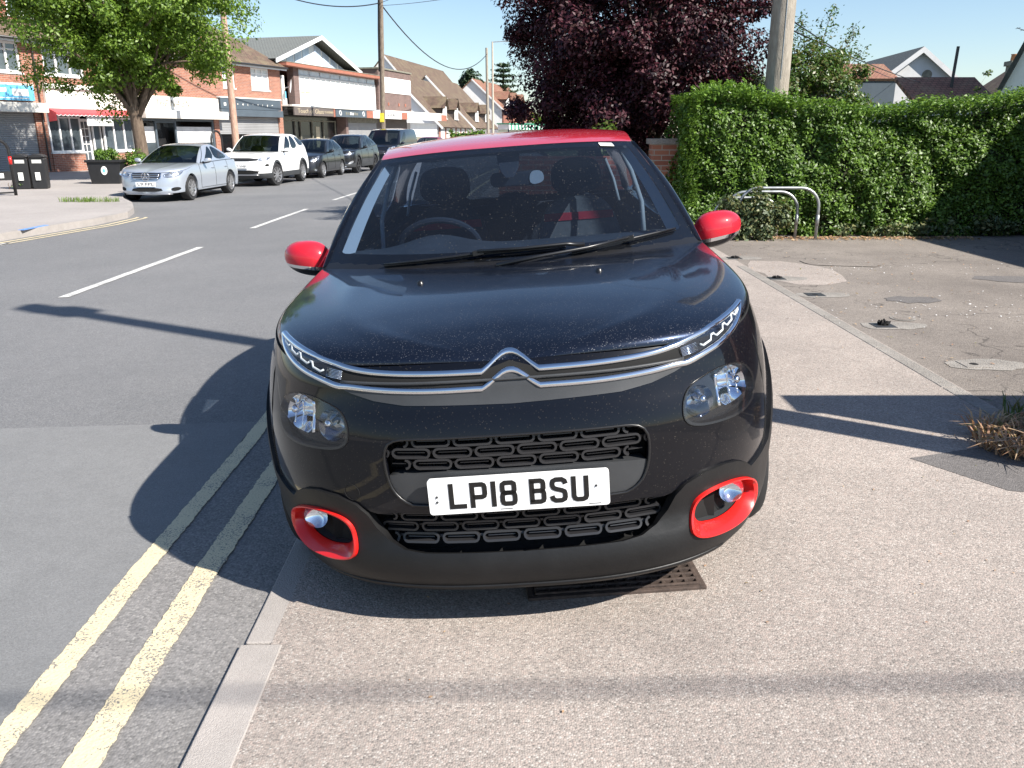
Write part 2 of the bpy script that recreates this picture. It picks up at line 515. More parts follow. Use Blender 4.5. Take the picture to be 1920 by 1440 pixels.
def text_obj(name, txt, size, mat, parent=None, M=None, depth=.004, align='CENTER', spacing=1.0, width=None, shear=0):
    cu = bpy.data.curves.new(name, 'FONT'); cu.body = txt; cu.size = size; cu.extrude = depth / 2
    cu.align_x = align; cu.align_y = 'CENTER'; cu.space_character = spacing; cu.resolution_u = 3; cu.shear = shear
    t = bpy.data.objects.new('t', cu); COL.objects.link(t)
    bpy.context.view_layer.update()
    me = bpy.data.meshes.new_from_object(t.evaluated_get(bpy.context.evaluated_depsgraph_get()))
    bpy.data.objects.remove(t); bpy.data.curves.remove(cu)
    me.name = name
    if width and len(me.vertices):
        xs = [v.co.x for v in me.vertices]; k = width / (max(xs) - min(xs))
        me.transform(Matrix.Diagonal((k, 1, 1, 1)))
    if M is not None: me.transform(M)
    me.materials.clear()
    return link_mesh(name, me, mat, parent)
# ---------------------------------------------------------------- vehicle shell mathematics
def lerp_tab(tab):
    xs = np.array([t[0] for t in tab], float); ys = np.array([t[1] for t in tab], float)
    # monotone-ish cubic through the table
    m = np.gradient(ys, xs)
    def f(x):
        x = np.clip(np.asarray(x, float), xs[0], xs[-1])
        i = np.clip(np.searchsorted(xs, x) - 1, 0, len(xs) - 2)
        h = xs[i + 1] - xs[i]; t = (x - xs[i]) / h
        return ((2*t**3 - 3*t**2 + 1) * ys[i] + (t**3 - 2*t**2 + t) * h * m[i]
                + (-2*t**3 + 3*t**2) * ys[i + 1] + (t**3 - t**2) * h * m[i + 1])
    return f

class Shell:
    """Lower body of a car as a surface P(s, z): s runs round the plan outline from the
    middle of the nose (s=0) along the side to the middle of the tail (s=S)."""
    def __init__(self, L, W, lf, nf, lr, nr, front, rear, width, top):
        n = 90
        th = np.linspace(0, np.pi / 2, n)
        fx = W * np.sin(th) ** (2 / nf); fy = lf * (1 - np.cos(th) ** (2 / nf))
        rx = (W * np.sin(th) ** (2 / nr))[::-1]; ry = (L - lr * (1 - np.cos(th) ** (2 / nr)))[::-1]
        mid_y = np.linspace(lf, L - lr, 30)[1:-1]
        x = np.concatenate([fx, np.full(len(mid_y), W), rx]); y = np.concatenate([fy, mid_y, ry])
        sarr = np.concatenate([[0], np.cumsum(np.hypot(np.diff(x), np.diff(y)))])
        self.S = sarr[-1]; self.L = L; self.W = W
        su = np.linspace(0, self.S, 600)
        x = np.interp(su, sarr, x); y = np.interp(su, sarr, y)
        k = np.ones(9) / 9
        xp = np.concatenate([-x[1:9][::-1], x, -x[-9:-1][::-1]]); yp = np.concatenate([y[1:9][::-1], y, y[-9:-1][::-1]])
        x = np.convolve(xp, k, 'same')[8:-8]; y = np.convolve(yp, k, 'same')[8:-8]
        self.su, self.x, self.y = su, x, y
        self.F = lerp_tab(front); self.R = lerp_tab(rear); self.Wd = lerp_tab(width); self.T = lerp_tab(top)
        self.flares = []
    def P(self, s, z):
        s = np.asarray(s, float); z = np.asarray(z, float)
        x = np.interp(s, self.su, self.x); y = np.interp(s, self.su, self.y)
        wf = np.clip(1 - y / 1.3, 0, 1) ** 2; wr = np.clip(1 - (self.L - y) / 1.3, 0, 1) ** 2
        Y = y + self.F(z) * wf - self.R(z) * wr
        X = x * self.Wd(z)
        for (yc, zc, r, amp) in self.flares:
            d = np.hypot(y - yc, z - zc)
            X = X + amp * np.exp(-((d - r) / .07) ** 2) * np.clip(x / self.W * 4 - 3, 0, 1)
        return np.stack([X, Y, z + 0 * X], -1)
    def top(self, s):
        return self.T(np.interp(s, self.su, self.y))
    def s_of_x(self, x, z):            # front half only
        xs = self.x * self.Wd(z); i = int(np.argmax(xs > xs.max() * .995))
        return float(np.interp(x, xs[:i], self.su[:i]))
    def s_of_y(self, y):
        return float(np.interp(y, self.y, self.su))

HATCH = dict(L=3.996, W=.875, lf=.85, nf=2.7, lr=.6, nr=3.0,
    front=[(.14, .12), (.19, .03), (.25, .0), (.30, .005), (.36, .03), (.46, .02), (.57, .02), (.66, .024), (.72, .042), (.765, .060), (.83, .078), (.88, .11), (.93, .17), (1.0, .25)],
    rear=[(.14, .15), (.3, .0), (.6, .02), (1.0, .14)],
    width=[(.14, .90), (.2, .935), (.3, .975), (.45, 1.0), (.65, 1.0), (.8, .975), (.9, .94), (1.0, .90), (1.1, .87)],
    top=[(0, .87), (.12, .862), (.25, .875), (.45, .905), (.8, .955), (1.3, 1.0), (2.5, 1.03), (3.5, 1.06), (4.0, 1.05)])
# ---------------------------------------------------------------- shared vehicle materials
M = {}
M['black_paint'] = mat_paint('black metallic paint', (.006, .011, .025), dust=.34, rough=.30, metal=.7, speck=.22, scale=165, film=.022, dcol=(.42, .42, .43))  # blue of the reflected sky on the bonnet is put into the base colour
M['black_gloss'] = mat_paint('black gloss bumper paint', (.003, .0035, .006), dust=.12, rough=.3, metal=.1, speck=.6, scale=150, film=.002, cior=1.33)
M['red_paint'] = mat_paint('red roof paint', (.52, .007, .022), dust=.12, rough=.4, metal=.0, speck=.75, film=.05, dcol=(.6, .35, .35))
M['matte_black'] = mat_plain('grained dark plastic', (.0075, .0075, .008), rough=.46, var=.35, scale=7, bump=.16, spec=.35)
M['trim_black'] = mat_plain('satin black trim', (.010, .010, .011), rough=.32, var=.1)
M['plastic_grey'] = mat_plain('dark grey plastic', (.035, .037, .040), rough=.5, var=.15)
M['mesh_black'] = mat_plain('grille plastic', (.020, .020, .022), rough=.38, var=.1)
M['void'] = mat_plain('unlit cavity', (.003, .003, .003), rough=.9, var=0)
M['rubber'] = mat_plain('tyre rubber', (.017, .017, .018), rough=.8, var=.2)
M['chrome'] = mat_plain('chrome', (.72, .74, .78), rough=.10, metal=1, var=.04)
M['bright'] = mat_plain('bright reflector', (.85, .87, .9), rough=.06, metal=1, var=.02)
M['alloy'] = mat_plain('alloy wheel', (.50, .50, .51), rough=.3, metal=.8, var=.08)
M['dark_alloy'] = mat_plain('dark alloy wheel', (.06, .06, .065), rough=.3, metal=.7, var=.08)
M['lamp_bowl'] = mat_plain('lamp housing', (.03, .031, .034), rough=.16, metal=.5, var=.1)
M['lamp_back'] = mat_plain('lamp backing', (.42, .43, .45), rough=.22, metal=.7, var=.5, scale=10)
M['dim_reflector'] = mat_plain('dim lamp reflector', (.34, .36, .40), rough=.10, metal=1, var=.1)
M['reflector'] = mat_plain('lamp reflector', (.78, .80, .84), rough=.07, metal=1, var=.1)
M['red_plastic'] = mat_plain('red fog lamp surround', (.60, .012, .010), rough=.33, var=.05, coat=.4)
M['plate'] = mat_plain('number plate white', (.80, .80, .79), rough=.35, var=.02)
M['plate_ink'] = mat_plain('number plate black', (.006, .006, .006), rough=.4, var=0)
M['glass'] = mat_glass('windscreen glass', (.34, .42, .53), dust=.34, scale=130)
M['rear_glass'] = mat_glass('tinted rear glass', (.10, .12, .14))
M['side_glass'] = mat_glass('side window glass', (.35, .40, .44))
M['car_glass'] = mat_glass('parked car glass', (.30, .36, .38), ior=1.6)
M['lens'] = mat_glass('lamp lens', (.90, .92, .95), 0, 1.42, .01)
M['white_trim'] = mat_plain('pale interior trim', (.62, .64, .62), rough=.7, var=.04)
M['cabin'] = mat_plain('dark cabin trim', (.035, .038, .045), rough=.8, var=.2)
M['dash'] = mat_plain('dashboard plastic', (.085, .09, .095), rough=.62, var=.2, bump=.1)
M['seat_grey'] = mat_plain('seat fabric grey', (.17, .17, .17), rough=.9, var=.15, scale=30)
M['seat_red'] = mat_plain('seat stripe red', (.55, .02, .04), rough=.8, var=.08)
M['amber'] = mat_plain('amber', (.7, .25, .02), rough=.3)
M['disc_white'] = mat_plain('white paper label', (.75, .75, .72), rough=.6, var=.05)

# ---------------------------------------------------------------- generic car from a shell and a few stations
class Car:
    def __init__(self, root, spec, up, mats):
        self.root = root; self.sh = Shell(**spec); self.up = up; self.m = mats
        sh, u = self.sh, up
        self.sA = sh.s_of_y(u['A'][1]); self.sG = sh.s_of_y(u['G'][1])
        self.yc = lambda v: u['nose'][0] + (u['Bc'][0] - u['nose'][0]) * np.asarray(v) ** 1.15
        self.zc = lerp_tab(u['bonnet'])
    # surfaces ------------------------------------------------
    def F(self, s, z):
        return self.sh.P(s, z)
    def FX(self, x, z):
        sh = self.sh; x = np.asarray(x, float); z = np.asarray(z, float) + 0 * x
        i = int(np.argmax(sh.x > sh.x.max() * .9995))
        s = np.interp(np.abs(x) / sh.Wd(z), sh.x[:i], sh.su[:i])
        p = sh.P(s, z); p[..., 0] = x
        return p
    def bonnet(self, u, v):
        sh = self.sh; v = np.clip(v, 0, 1.0); a = np.clip(np.abs(u), 0, 1)
        E = sh.P(v * self.sA, sh.top(v * self.sA))
        yc = self.yc(v); zc = self.zc(yc)
        p = 1 + 1.2 * v
        n = self.up.get('bn', 2.6) - .55 * np.clip(v * 2 - .9, 0, 1)
        x = E[:, 0] * a; y = yc + (E[:, 1] - yc) * a ** p
        z = E[:, 2] + (zc - E[:, 2]) * (1 - a ** n) ** (1 / n)
        if 'crease' in self.up:
            ac, amp = self.up['crease']; z = z + amp * np.exp(-((a - ac) / .07) ** 2) * np.clip(v * 3, 0, 1) * np.clip((1.0 - v) * 4, 0, 1)
        return np.stack([x * np.sign(u + 1e-12), y, z], -1)
    def wind(self, u, v):
        U = self.up; a = np.abs(u); k = a ** 2.2
        A, Bc, T, Tc = U['A'], U['Bc'], U['T'], U['Tc']
        b = np.stack([A[0] * u, Bc[0] + (A[1] - .04 - Bc[0]) * k, Bc[1] + (A[2] + .01 - Bc[1]) * k], -1)
        t = np.stack([T[0] * u, Tc[0] + (T[1] - Tc[0]) * k, Tc[1] + (T[2] - Tc[1]) * k], -1)
        v_ = v[:, None]; bul = .03 * np.sin(np.pi * np.clip(v, 0, 1))[:, None]
        return b + (t - b) * v_ + bul * np.array([0, -.6, .8])
    def roof(self, u, v):
        U = self.up; a = np.abs(u)
        T, Tc, Rr, Rc, pk = U['T'], U['Tc'], U['R'], U['Rc'], U['peak']
        hw = T[0] + (Rr[0] - T[0]) * v + .035 * np.sin(np.pi * v)
        y0 = Tc[0] + (T[1] - Tc[0]) * a ** 2.2; y1 = Rc[0] + (Rr[1] - Rc[0]) * a ** 2.2
        y = y0 + (y1 - y0) * v
        zc = np.interp(v, [0, 1], [Tc[1], Rc[1]]) + (pk - (Tc[1] + Rc[1]) / 2) * (4 * v * (1 - v)) ** .8
        ze = np.interp(v, [0, 1], [T[2], Rr[2]]) + (U.get('pke', pk - .045) - (T[2] + Rr[2]) / 2) * (4 * v * (1 - v)) ** .8
        z = zc + (ze - zc) * a ** 2.6
        return np.stack([hw * u, y, z], -1)
    def side(self, a, v):
        U = self.up; sh = self.sh
        yb = U['A'][1] + (U['G'][1] - U['A'][1]) * a
        s = np.interp(yb, sh.y, sh.su)
        b = sh.P(s, sh.top(s))
        t = self.roof(np.ones_like(a), a)
        v_ = v[:, None]
        p = b + (t - b) * v_
        p[:, 0] += .035 * np.sin(np.pi * np.clip(v, 0, 1))
        return p
    def pillar(self, k, v):
        w = self.wind(np.ones_like(v), v); s = self.side(np.zeros_like(v), v)
        p = w + (s - w) * k[:, None]
        p[:, 0] += .012 * np.sin(np.pi * k); p[:, 1] -= .02 * np.sin(np.pi * k)
        return p
    def rearg(self, u, v):
        U = self.up; a = np.abs(u); k = a ** 2.2
        Rr, Rc, G, Gc = U['R'], U['Rc'], U['G'], U['Gc']
        gs = self.sh.P(np.array([self.sG]), self.sh.top(np.array([self.sG])))[0]
        t = np.stack([Rr[0] * u, Rc[0] + (Rr[1] - Rc[0]) * k, Rc[1] + (Rr[2] - Rc[1]) * k], -1)
        b = np.stack([gs[0] * u, Gc[0] + (gs[1] - Gc[0]) * k, Gc[1] + (gs[2] - Gc[1]) * k], -1)
        return b + (t - b) * v[:, None]
    def tail(self, u, v):
        sh = self.sh; a = np.abs(u); U = self.up
        s = sh.S - v * (sh.S - self.sG); E = sh.P(s, sh.top(s))
        yc = sh.P(np.array([sh.S]), np.array([0.8]))[0, 1] + 0 * v; yG = U['Gc'][0]
        yc = yc + (yG - yc) * v; zc = sh.T(np.array([sh.L]))[0] + (U['Gc'][1] - sh.T(np.array([sh.L]))[0]) * v
        x = E[:, 0] * a; y = yc + (E[:, 1] - yc) * a ** (1 + 1.2 * v); n = 2.6
        z = E[:, 2] + (zc - E[:, 2]) * (1 - a ** n) ** (1 / n)
        return np.stack([x * np.sign(u + 1e-12), y, z], -1)
    # build -----------------------------------------------------
    def arch_top(self, yw, zw, r, a0, a1, n=14):
        return [(self.sh.s_of_y(yw - r * math.cos(R_(a))), zw + r * math.sin(R_(a))) for a in np.linspace(a0, a1, n)]
    def build_upper(self, step=1.0, bonnet=True):
        r, m, U = self.root, self.m, self.up
        nb = int(28 * step)
        if bonnet:
            us = np.sign(np.linspace(-1, 1, 2 * nb + 1)) * (1 - (1 - np.abs(np.linspace(-1, 1, 2 * nb + 1))) ** 1.6)
            us = np.clip(us, -.9995, .9995)
            self.bonnet_o = grid_patch('bonnet', self.bonnet, us, np.linspace(0.0, 1, nb), m['paint'], r)
            # weld the nose point of the fan is harmless
        lin = np.linspace
        grid_patch('windscreen', self.wind, lin(-1, 1, 25), lin(0, 1, 13), m['wglass'], r)
        # black ceramic border printed on the glass
        fo = [(-1, 0), (1, 0), (1, 1), (-1, 1)]
        bw, bt, bb = U.get('border', (.05, .05, .09))
        hi = rrect(-1 + bw, 1 - bw, bb, 1 - bt, .035, 3)
        panel('windscreen_border', self.wind, fo, [hi], M['trim_black'], r, (.08, .08), off=-.004, e=1e-3, sign=1)
        self.roof_o = grid_patch('roof', self.roof, lin(-1, 1, 33), lin(0, 1, 23), m['roof'], r)
        grid_patch('rear_window', self.rearg, lin(-1, 1, 13), lin(0, 1, 7), m['rglass'], r)
        grid_patch('tailgate', self.tail, np.clip(lin(-1, 1, 25), -.9995, .9995), lin(0, 1, 9), m['paint'], r)
        pl = panel('windscreen_pillar', self.pillar, [(0, 0), (1, 0), (1, 1), (0, 1)], [], m['pillar'], r, (.25, .08), mirror='pair', e=1e-3, off=.0)
        # sides: frame with window openings, then the glass
        holes = [smooth_poly(h, 2) for h in U['side_windows']]
        panel('window_frame', self.side, [(0, 0), (1, 0), (1, 1), (0, 1)], holes, m['frame'], r, (.05, .12), mirror='pair', sign=-1)
        for h in U['side_windows']:
            panel('side_window', self.side, [tuple(p) for p in smooth_poly(h, 2)], [], m['sglass'], r, (.08, .2), mirror='pair', off=-.006, sign=-1)
    def wheels(self, specs, rad, width, spokes, rim_mat, rim_r=None, steer=0):
        W = self.sh.W
        first = None
        rim_r = rim_r or rad * .68
        for (yw, sgn) in specs:
            if first is None:
                b = MB()
                b.lathe([(rim_r, -.02), (rim_r * .98, .01), (rim_r * .93, -.015), (rim_r * .90, -.06)], 28)
                b.lathe([(.001, -.012), (rad * .12, -.012), (rad * .16, -.03)], 16)
                for i in range(spokes):
                    a = 2 * math.pi * i / spokes
                    b.beam((math.cos(a) * rad * .08, math.sin(a) * rad * .08, -.024), (math.cos(a) * rim_r * .96, math.sin(a) * rim_r * .96, -.012), rad * (.75 / spokes + .03), .03, up=(0, 0, 1))
                w = b.build('wheel', rim_mat, self.root, smooth=True, autos=35)
                t = MB(); t.lathe([(rim_r * .99, -.01), (rad * .93, .0), (rad * .985, -.025), (rad, -.06), (rad, -width + .06), (rad * .985, -width + .025), (rad * .9, -width)], 36)
                t.build('tyre', M['rubber'], w, smooth=True, autos=50)
                d = MB(); d.lathe([(.001, -.09), (rim_r * .92, -.09)], 24); d.build('brake_disc', M['plastic_grey'], w)
                first = w; c = w
            else: c = copy_tree(first, self.root)
            c.location = (sgn * (W - .015), yw, rad)
            c.rotation_euler = (0, R_(90) * sgn, 0)
            if yw < 1.5 and steer:
                c.rotation_euler = (Matrix.Rotation(R_(steer), 3, 'Z') @ Matrix.Rotation(R_(90) * sgn, 3, 'Y')).to_euler()

def mirror_unit(root, cx, cy, cz, rx, ry, rz, cap_mat, low_mat, strip_mat, sgn, foot=None):
    """wing mirror: rounded cap over a dark base with a bright strip between, on a short arm"""
    def S(ph, lat):
        c = np.cos(lat); x = np.sign(np.cos(ph)) * np.abs(np.cos(ph)) ** .85 * np.abs(c) ** .8
        y = np.sin(ph) * np.abs(c) ** .8; y = np.where(y > 0, y * .45, y)
        z = np.sign(np.sin(lat)) * np.abs(np.sin(lat)) ** .9
        taper = 1 - .16 * (x + 1) / 2 * (z > 0)
        z = z * (1 - .22 * (x + 1) * .5)
        return np.stack([cx * sgn + sgn * x * rx, cy + y * ry + .02 * x, cz + z * rz + .012 * x], -1)
    ph = np.linspace(0, 2 * np.pi, 33)
    m = grid_patch('mirror', S, ph, np.linspace(-.30, np.pi / 2 - .01, 12), cap_mat, root)
    grid_patch('mirror_strip', lambda a, b: S(a, b) + 0, ph, np.linspace(-.52, -.30, 3), strip_mat, m)
    b = grid_patch('mirror_base', S, ph, np.linspace(-np.pi / 2 + .01, -.52, 8), low_mat, m)
    a = MB(); f = foot or (cx - rx - .04, cy - .02, cz - rz - .02)
    a.tube([(sgn * (f[0] - .03), f[1], f[2]), (sgn * (cx - rx * .55), cy, cz - rz * .7)], [.035, .028], 8)
    a.build('mirror_arm', low_mat, m, smooth=True)
    g = MB(); g.lathe([(.001, 0), (min(rx, rz) * .8, 0)], 20, Matrix.Translation((cx * sgn, cy + ry * .46, cz)) @ Matrix.Rotation(R_(90), 4, 'X') @ Matrix.Diagonal((rx / rz * .9, 1, 1, 1)))
    g.build('mirror_glass', M['bright'], m)
    return m

GLYPH = {  # strokes on a 50 x 79 mm cell (mm)
 'L': [[(7, 79), (7, 7), (50, 7)]],
 'P': [[(7, 0), (7, 72), (35, 72), (41, 69), (43, 63), (43, 42), (41, 36), (35, 33), (7, 33)]],
 '1': [[(7, 0), (7, 79)]],
 '8': [('c', [(15, 72), (35, 72), (41, 68), (42, 62), (42, 49), (40, 44), (35, 41), (15, 41), (10, 44), (8, 49), (8, 62), (9, 68)]),
       ('c', [(15, 41), (35, 41), (41, 37), (43, 31), (43, 17), (41, 10), (35, 7), (15, 7), (9, 10), (7, 17), (7, 31), (9, 37)])],
 'B': [[(2, 72), (34, 72), (40, 69), (42, 63), (42, 49), (40, 44), (34, 41), (9, 41)], [(34, 41), (41, 38), (43, 32), (43, 16), (41, 10), (34, 7), (2, 7)], [(9, 7), (9, 72)]],
 'S': [[(45, 58), (42, 67), (34, 72), (17, 72), (9, 68), (7, 61), (7, 54), (10, 47), (17, 43), (34, 38), (41, 34), (43, 27), (43, 17), (41, 11), (33, 7), (16, 7), (8, 12), (5, 22)]],
 'U': [[(7, 79), (7, 17), (10, 10), (17, 7), (33, 7), (40, 10), (43, 17), (43, 79)]],
}
GW = {'1': 14}
def plate_glyphs(txt, fn, name, mat, parent, fit=None):
    w = []
    for ch in txt: w.append(33 if ch == ' ' else GW.get(ch, 50) + 11)
    tot = sum(w) - 11 - (11 if ' ' in txt else 0)
    x = -tot / 2; b = MB(); k = .001
    for ch, cw in zip(txt, w):
        if ch == ' ': x += 33 - 11; continue
        for st in GLYPH[ch]:
            cl = isinstance(st, tuple); pts = st[1] if cl else st
            b.ribbon([((x + p[0]) * k, (p[1] - 39.5) * k) for p in pts], .014, 0, .0012, fn, closed=cl)
        x += cw
    return b.build(name, mat, parent)

# ================================================================ the black hatchback in the foreground
def build_hatch():
    spec = dict(HATCH)
    root = empty('hatchback_car', (.0559, 2.1536, -.0013), 0, 'small black hatchback with red roof, mirrors and fog lamp surrounds, parked half on the pavement', 'car')
    yaw, roll, pit = map(math.radians, (-.567, 4.2, .115))
    root.rotation_euler = (Matrix.Rotation(yaw, 3, 'Z') @ Matrix.Rotation(-roll, 3, 'Y') @ Matrix.Rotation(pit, 3, 'X')).to_euler()
    up = dict(nose=(.082, .848), A=(.765, 1.30, 1.00), Bc=(.98, 1.005), T=(.585, 1.85, 1.405), Tc=(1.73, 1.425),
              R=(.56, 3.35, 1.385), Rc=(3.45, 1.43), peak=1.488, pke=1.452, G=(.70, 3.75, 1.05), Gc=(3.88, 1.02),
              bonnet=[(0, .846), (.082, .850), (.13, .884), (.25, .930), (.42, .965), (.7, .994), (.98, 1.008), (1.1, 1.01)],
              border=(.045, .05, .10), bn=2.5, crease=(.70, .004),
              side_windows=[[(.06, .1), (.40, .08), (.40, .86), (.22, .88)], [(.44, .08), (.80, .1), (.78, .80), (.44, .86)]])
    mats = dict(paint=M['black_paint'], roof=M['red_paint'], wglass=M['glass'], rglass=M['rear_glass'], sglass=M['side_glass'], pillar=M['black_gloss'], frame=M['black_gloss'])
    c = Car(root, spec, up, mats); sh = c.sh; F = c.F; FX = c.FX
    S = sh.S
    WY, RY, WZ, RW = .80, 3.34, .31, .31
    for yw in (WY, RY): sh.flares.append((yw, .32, .36, .012))
    # ---- matte cladding (lower bumper, arches, sills)
    af = c.arch_top(WY, WZ, .43, 8, 168); ab = c.arch_top(RY, WZ, .43, 8, 172)
    clad_top = [(.44, .385), (.462, .43), (.495, .460), (.56, .482), (.64, .487), (.70, .478), (.75, .458), (.79, .43)] 
    inner_top = [(0, .312), (.30, .314), (.36, .322), (.405, .345)]
    bottom = [(S, .2)] + [(s, z) for s, z in c.arch_top(RY, WZ, .35, -22, 202)][::-1] + [(s, z) for s, z in c.arch_top(WY, WZ, .35, -22, 202)][::-1] + [(.9 * .75, .162), (.45, .165), (0, .168)]
    clad = inner_top + clad_top + af[1:] + [(sh.s_of_y(1.6), .33), (sh.s_of_y(2.5), .33)] + ab + [(S - .4, .42), (S, .44)] + bottom
    fog_out = smooth_poly([(.513, .33), (.518, .385), (.545, .414), (.61, .428), (.69, .424), (.77, .402), (.835, .365), (.862, .32), (.848, .283), (.79, .264), (.70, .262), (.60, .268), (.545, .280), (.52, .30)], 2)
    bumper = panel('lower_bumper', F, clad, [fog_out], M['matte_black'], root, .035, mirror='join', skirt=.03, off=.010)
    # ridge line across the chin
    rg = MB()
    for zz, of, rr in ((.205, .012, .006),):
        pts = [FX(np.array([x]), np.array([zz + .0 * abs(x)]))[0] for x in np.linspace(-.62, .62, 41)]
        pts = [(p[0], p[1] - of, p[2]) for p in pts]
        rg.tube(pts, rr, 6)
    rg.build('chin_ridge', M['matte_black'], bumper, smooth=True)
    # ---- painted body
    head = smooth_poly([(.497, .648), (.496, .700), (.520, .742), (.575, .762), (.65, .778), (.735, .776), (.80, .752), (.835, .712), (.832, .668), (.80, .640), (.73, .622), (.62, .622), (.54, .628)], 2)
    paint_low = [(0, .437), (.36, .437), (.43, .430), (.455, .436)] + clad_top[2:] + af[1:] + [(sh.s_of_y(1.6), .33), (sh.s_of_y(2.5), .33)] + ab + [(S - .4, .42), (S, .44)]
    tops = [(s, float(sh.top(s))) for s in np.linspace(S, 0, 70)]
    grille_hole = smooth_poly([(-.30, .669), (.30, .669), (.36, .664), (.382, .635), (.384, .59), (.377, .53), (.35, .482), (.30, .458), (-.30, .458), (-.35, .482), (-.377, .53), (-.384, .59), (-.382, .635), (-.36, .664)], 1)
    half_hole = [(0, .669)] + [(sh.s_of_x(max(0, x), z), z) for x, z in grille_hole if x > 0 and z > .56][::-1][::1]
    gh = [(x, z) for x, z in grille_hole if x > 0]; gh.sort(key=lambda q: math.atan2(q[1] - .56, q[0]), reverse=True)
    gh = [(sh.s_of_x(x, z), z) for x, z in gh]
    # opening reaches the middle: paint outline runs round it as a notch, so the panel is built upper + lower
    lowb = panel('bumper_skin', F, [(0, .458)] + gh[::-1][:0] + [(s, z) for s, z in reversed(gh)] + [(0, .669)] + list(reversed(tops)) [0:1] + [t for t in reversed(tops)][1:] + list(reversed(paint_low)), [head], M['black_gloss'], root, .035, mirror='join', skirt=.02)
    c.lowb = lowb
    # ---- upper grille
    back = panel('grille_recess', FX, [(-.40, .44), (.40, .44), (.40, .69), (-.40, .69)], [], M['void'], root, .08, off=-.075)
    def pills(rows, px, pw, ph, clip, x0, name, mat, off0=-.042, dep=.030, bar=True):
        b = MB()
        for ri, z in enumerate(rows):
            k0 = (ri % 2) * .5
            for k in range(-6, 7):
                xc = (k + k0) * px + x0
                loop = [(xc + (pw / 2 - ph / 2) * sx + ph / 2 * math.cos(a), z + ph / 2 * math.sin(a)) for sx, rng in ((1, np.linspace(-np.pi/2, np.pi/2, 7)), (-1, np.linspace(np.pi/2, 3*np.pi/2, 7))) for a in rng]
                keep = in_poly(np.array(loop), clip)
                if not keep.any(): continue
                # split into runs inside the opening
                n = len(loop); runs = []
                if keep.all(): runs = [(loop, True)]
                else:
                    st = next(i for i in range(n) if keep[i] and not keep[i-1]); run = []
                    for j in range(n):
                        i = (st + j) % n
                        if keep[i]: run.append(loop[i])
                        elif run: runs.append((run, False)); run = []
                    if run: runs.append((run, False))
                for run, cl in runs:
                    if len(run) < 2: continue
                    b.ribbon(run, .0065, off0, off0 + dep, fnG, closed=cl)
                if bar:
                    xs = [x for x in np.linspace(xc - pw * .38, xc + pw * .38, 5)]
                    xs = [x for x in xs if in_poly(np.array([[x, z]]), clip)[0]]
                    if len(xs) > 1: b.ribbon([(x, z) for x in xs], .003, off0, off0 + dep * .7, fnG)
            # webs joining the pills of a row to the next row
            for k in range(-12, 13):
                xg = (k + k0 + .5) * px + x0
                w = [(xg - .012, z), (xg + .012, z)]
                if in_poly(np.array(w), clip).all(): b.ribbon(w, .007, off0, off0 + dep * .5, fnG)
        return b.build(name, mat, root)
    def fnG(x, z, d):
        p = FX(np.array([x]), np.array([z]))[0]; return (p[0], p[1] - d, p[2])
    clipU = [(-.30, .672), (.30, .672), (.36, .664), (.378, .635), (.380, .568), (-.380, .568), (-.378, .635), (-.36, .664)]
    pills([.656, .622, .588], .1215, .108, .026, clipU, .0, 'upper_grille', M['mesh_black'])
    # plate holder panel
    ph_ = smooth_poly([(-.376, .566), (.376, .566), (.374, .53), (.347, .484), (.298, .461), (-.298, .461), (-.347, .484), (-.374, .53)], 1)
    panel('plate_holder', FX, ph_, [], M['plastic_grey'], root, .03, off=-.006, skirt=.05)
    # rim round the opening
    rim = MB(); rim.tube([tuple(FX(np.array([x]), np.array([z]))[0] + np.array([0, .002, 0])) for x, z in resample(grille_hole, 90)], .0045, 6, closed=True)
    rim.build('grille_rim', M['trim_black'], root, smooth=True)
    # ---- lower grille
    clipL = [(-.455, .432), (.455, .432), (.425, .385), (.39, .338), (.35, .318), (-.35, .318), (-.39, .338), (-.425, .385)]
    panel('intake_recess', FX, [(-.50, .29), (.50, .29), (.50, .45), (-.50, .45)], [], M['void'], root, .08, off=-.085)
    pills([.412, .378, .344], .1215, .106, .024, clipL, .06, 'lower_grille', M['mesh_black'], off0=-.055, dep=.03)
    # ---- plate
    pb = MB(); fnp = lambda a, b_, d: (a, .009 - d, b_ + .500)
    pb.prism(rrect(-.26, .26, -.0555, .0555, .010), -.008, .002, fnp)
    plate = pb.build('number_plate', M['plate'], root)
    plate_glyphs('LP18 BSU', lambda a, b_, d: (a, .0068 - d, b_ + .500), 'lettering', M['plate_ink'], plate)
    for sx, sz in ((-.236, .0), (-.236, -.016), (.222, .006)):
        scr = MB(); scr.lathe([(.0, .003), (.003, .003), (.0042, 0)], 10, Matrix.Translation((sx, .0072, .500 + sz)) @ Matrix.Rotation(R_(90), 4, 'X'))
        scr.build('screw', M['plastic_grey'], plate)
    for x_ in (-.055, .20):
        b_ = MB(); b_.box(x_, x_ + .035, .0062, .0068, .4505, .4525); b_.build('dealer_line', M['plastic_grey'], plate)
    # ---- grey band under the chevron bars and filler between the bars
    band = [(x, z) for x, z in [(-.50, .812), (-.47, .800), (-.40, .780), (-.31, .767), (0, .760), (.31, .767), (.40, .780), (.47, .800), (.50, .812)]] + [(.50, .820), (.39, .812), (.10, .806), (.085, .808), (0, .858), (-.085, .808), (-.10, .806), (-.39, .812), (-.50, .820)]
    panel('grille_band', FX, [(x_, z_ - .007) for x_, z_ in band], [], M['plastic_grey'], root, .03, off=.003, skirt=.01)
    band2 = [(-.52, .822), (-.39, .813), (-.10, .807), (-.085, .809), (0, .859), (.085, .809), (.10, .807), (.39, .813), (.52, .822), (.52, .866), (.39, .857), (.085, .851), (0, .875), (-.085, .851), (-.39, .857), (-.52, .866)]
    panel('grille_slot', FX, [(x_, z_ - .007) for x_, z_ in band2], [], M['void'], root, .03, off=.0015)
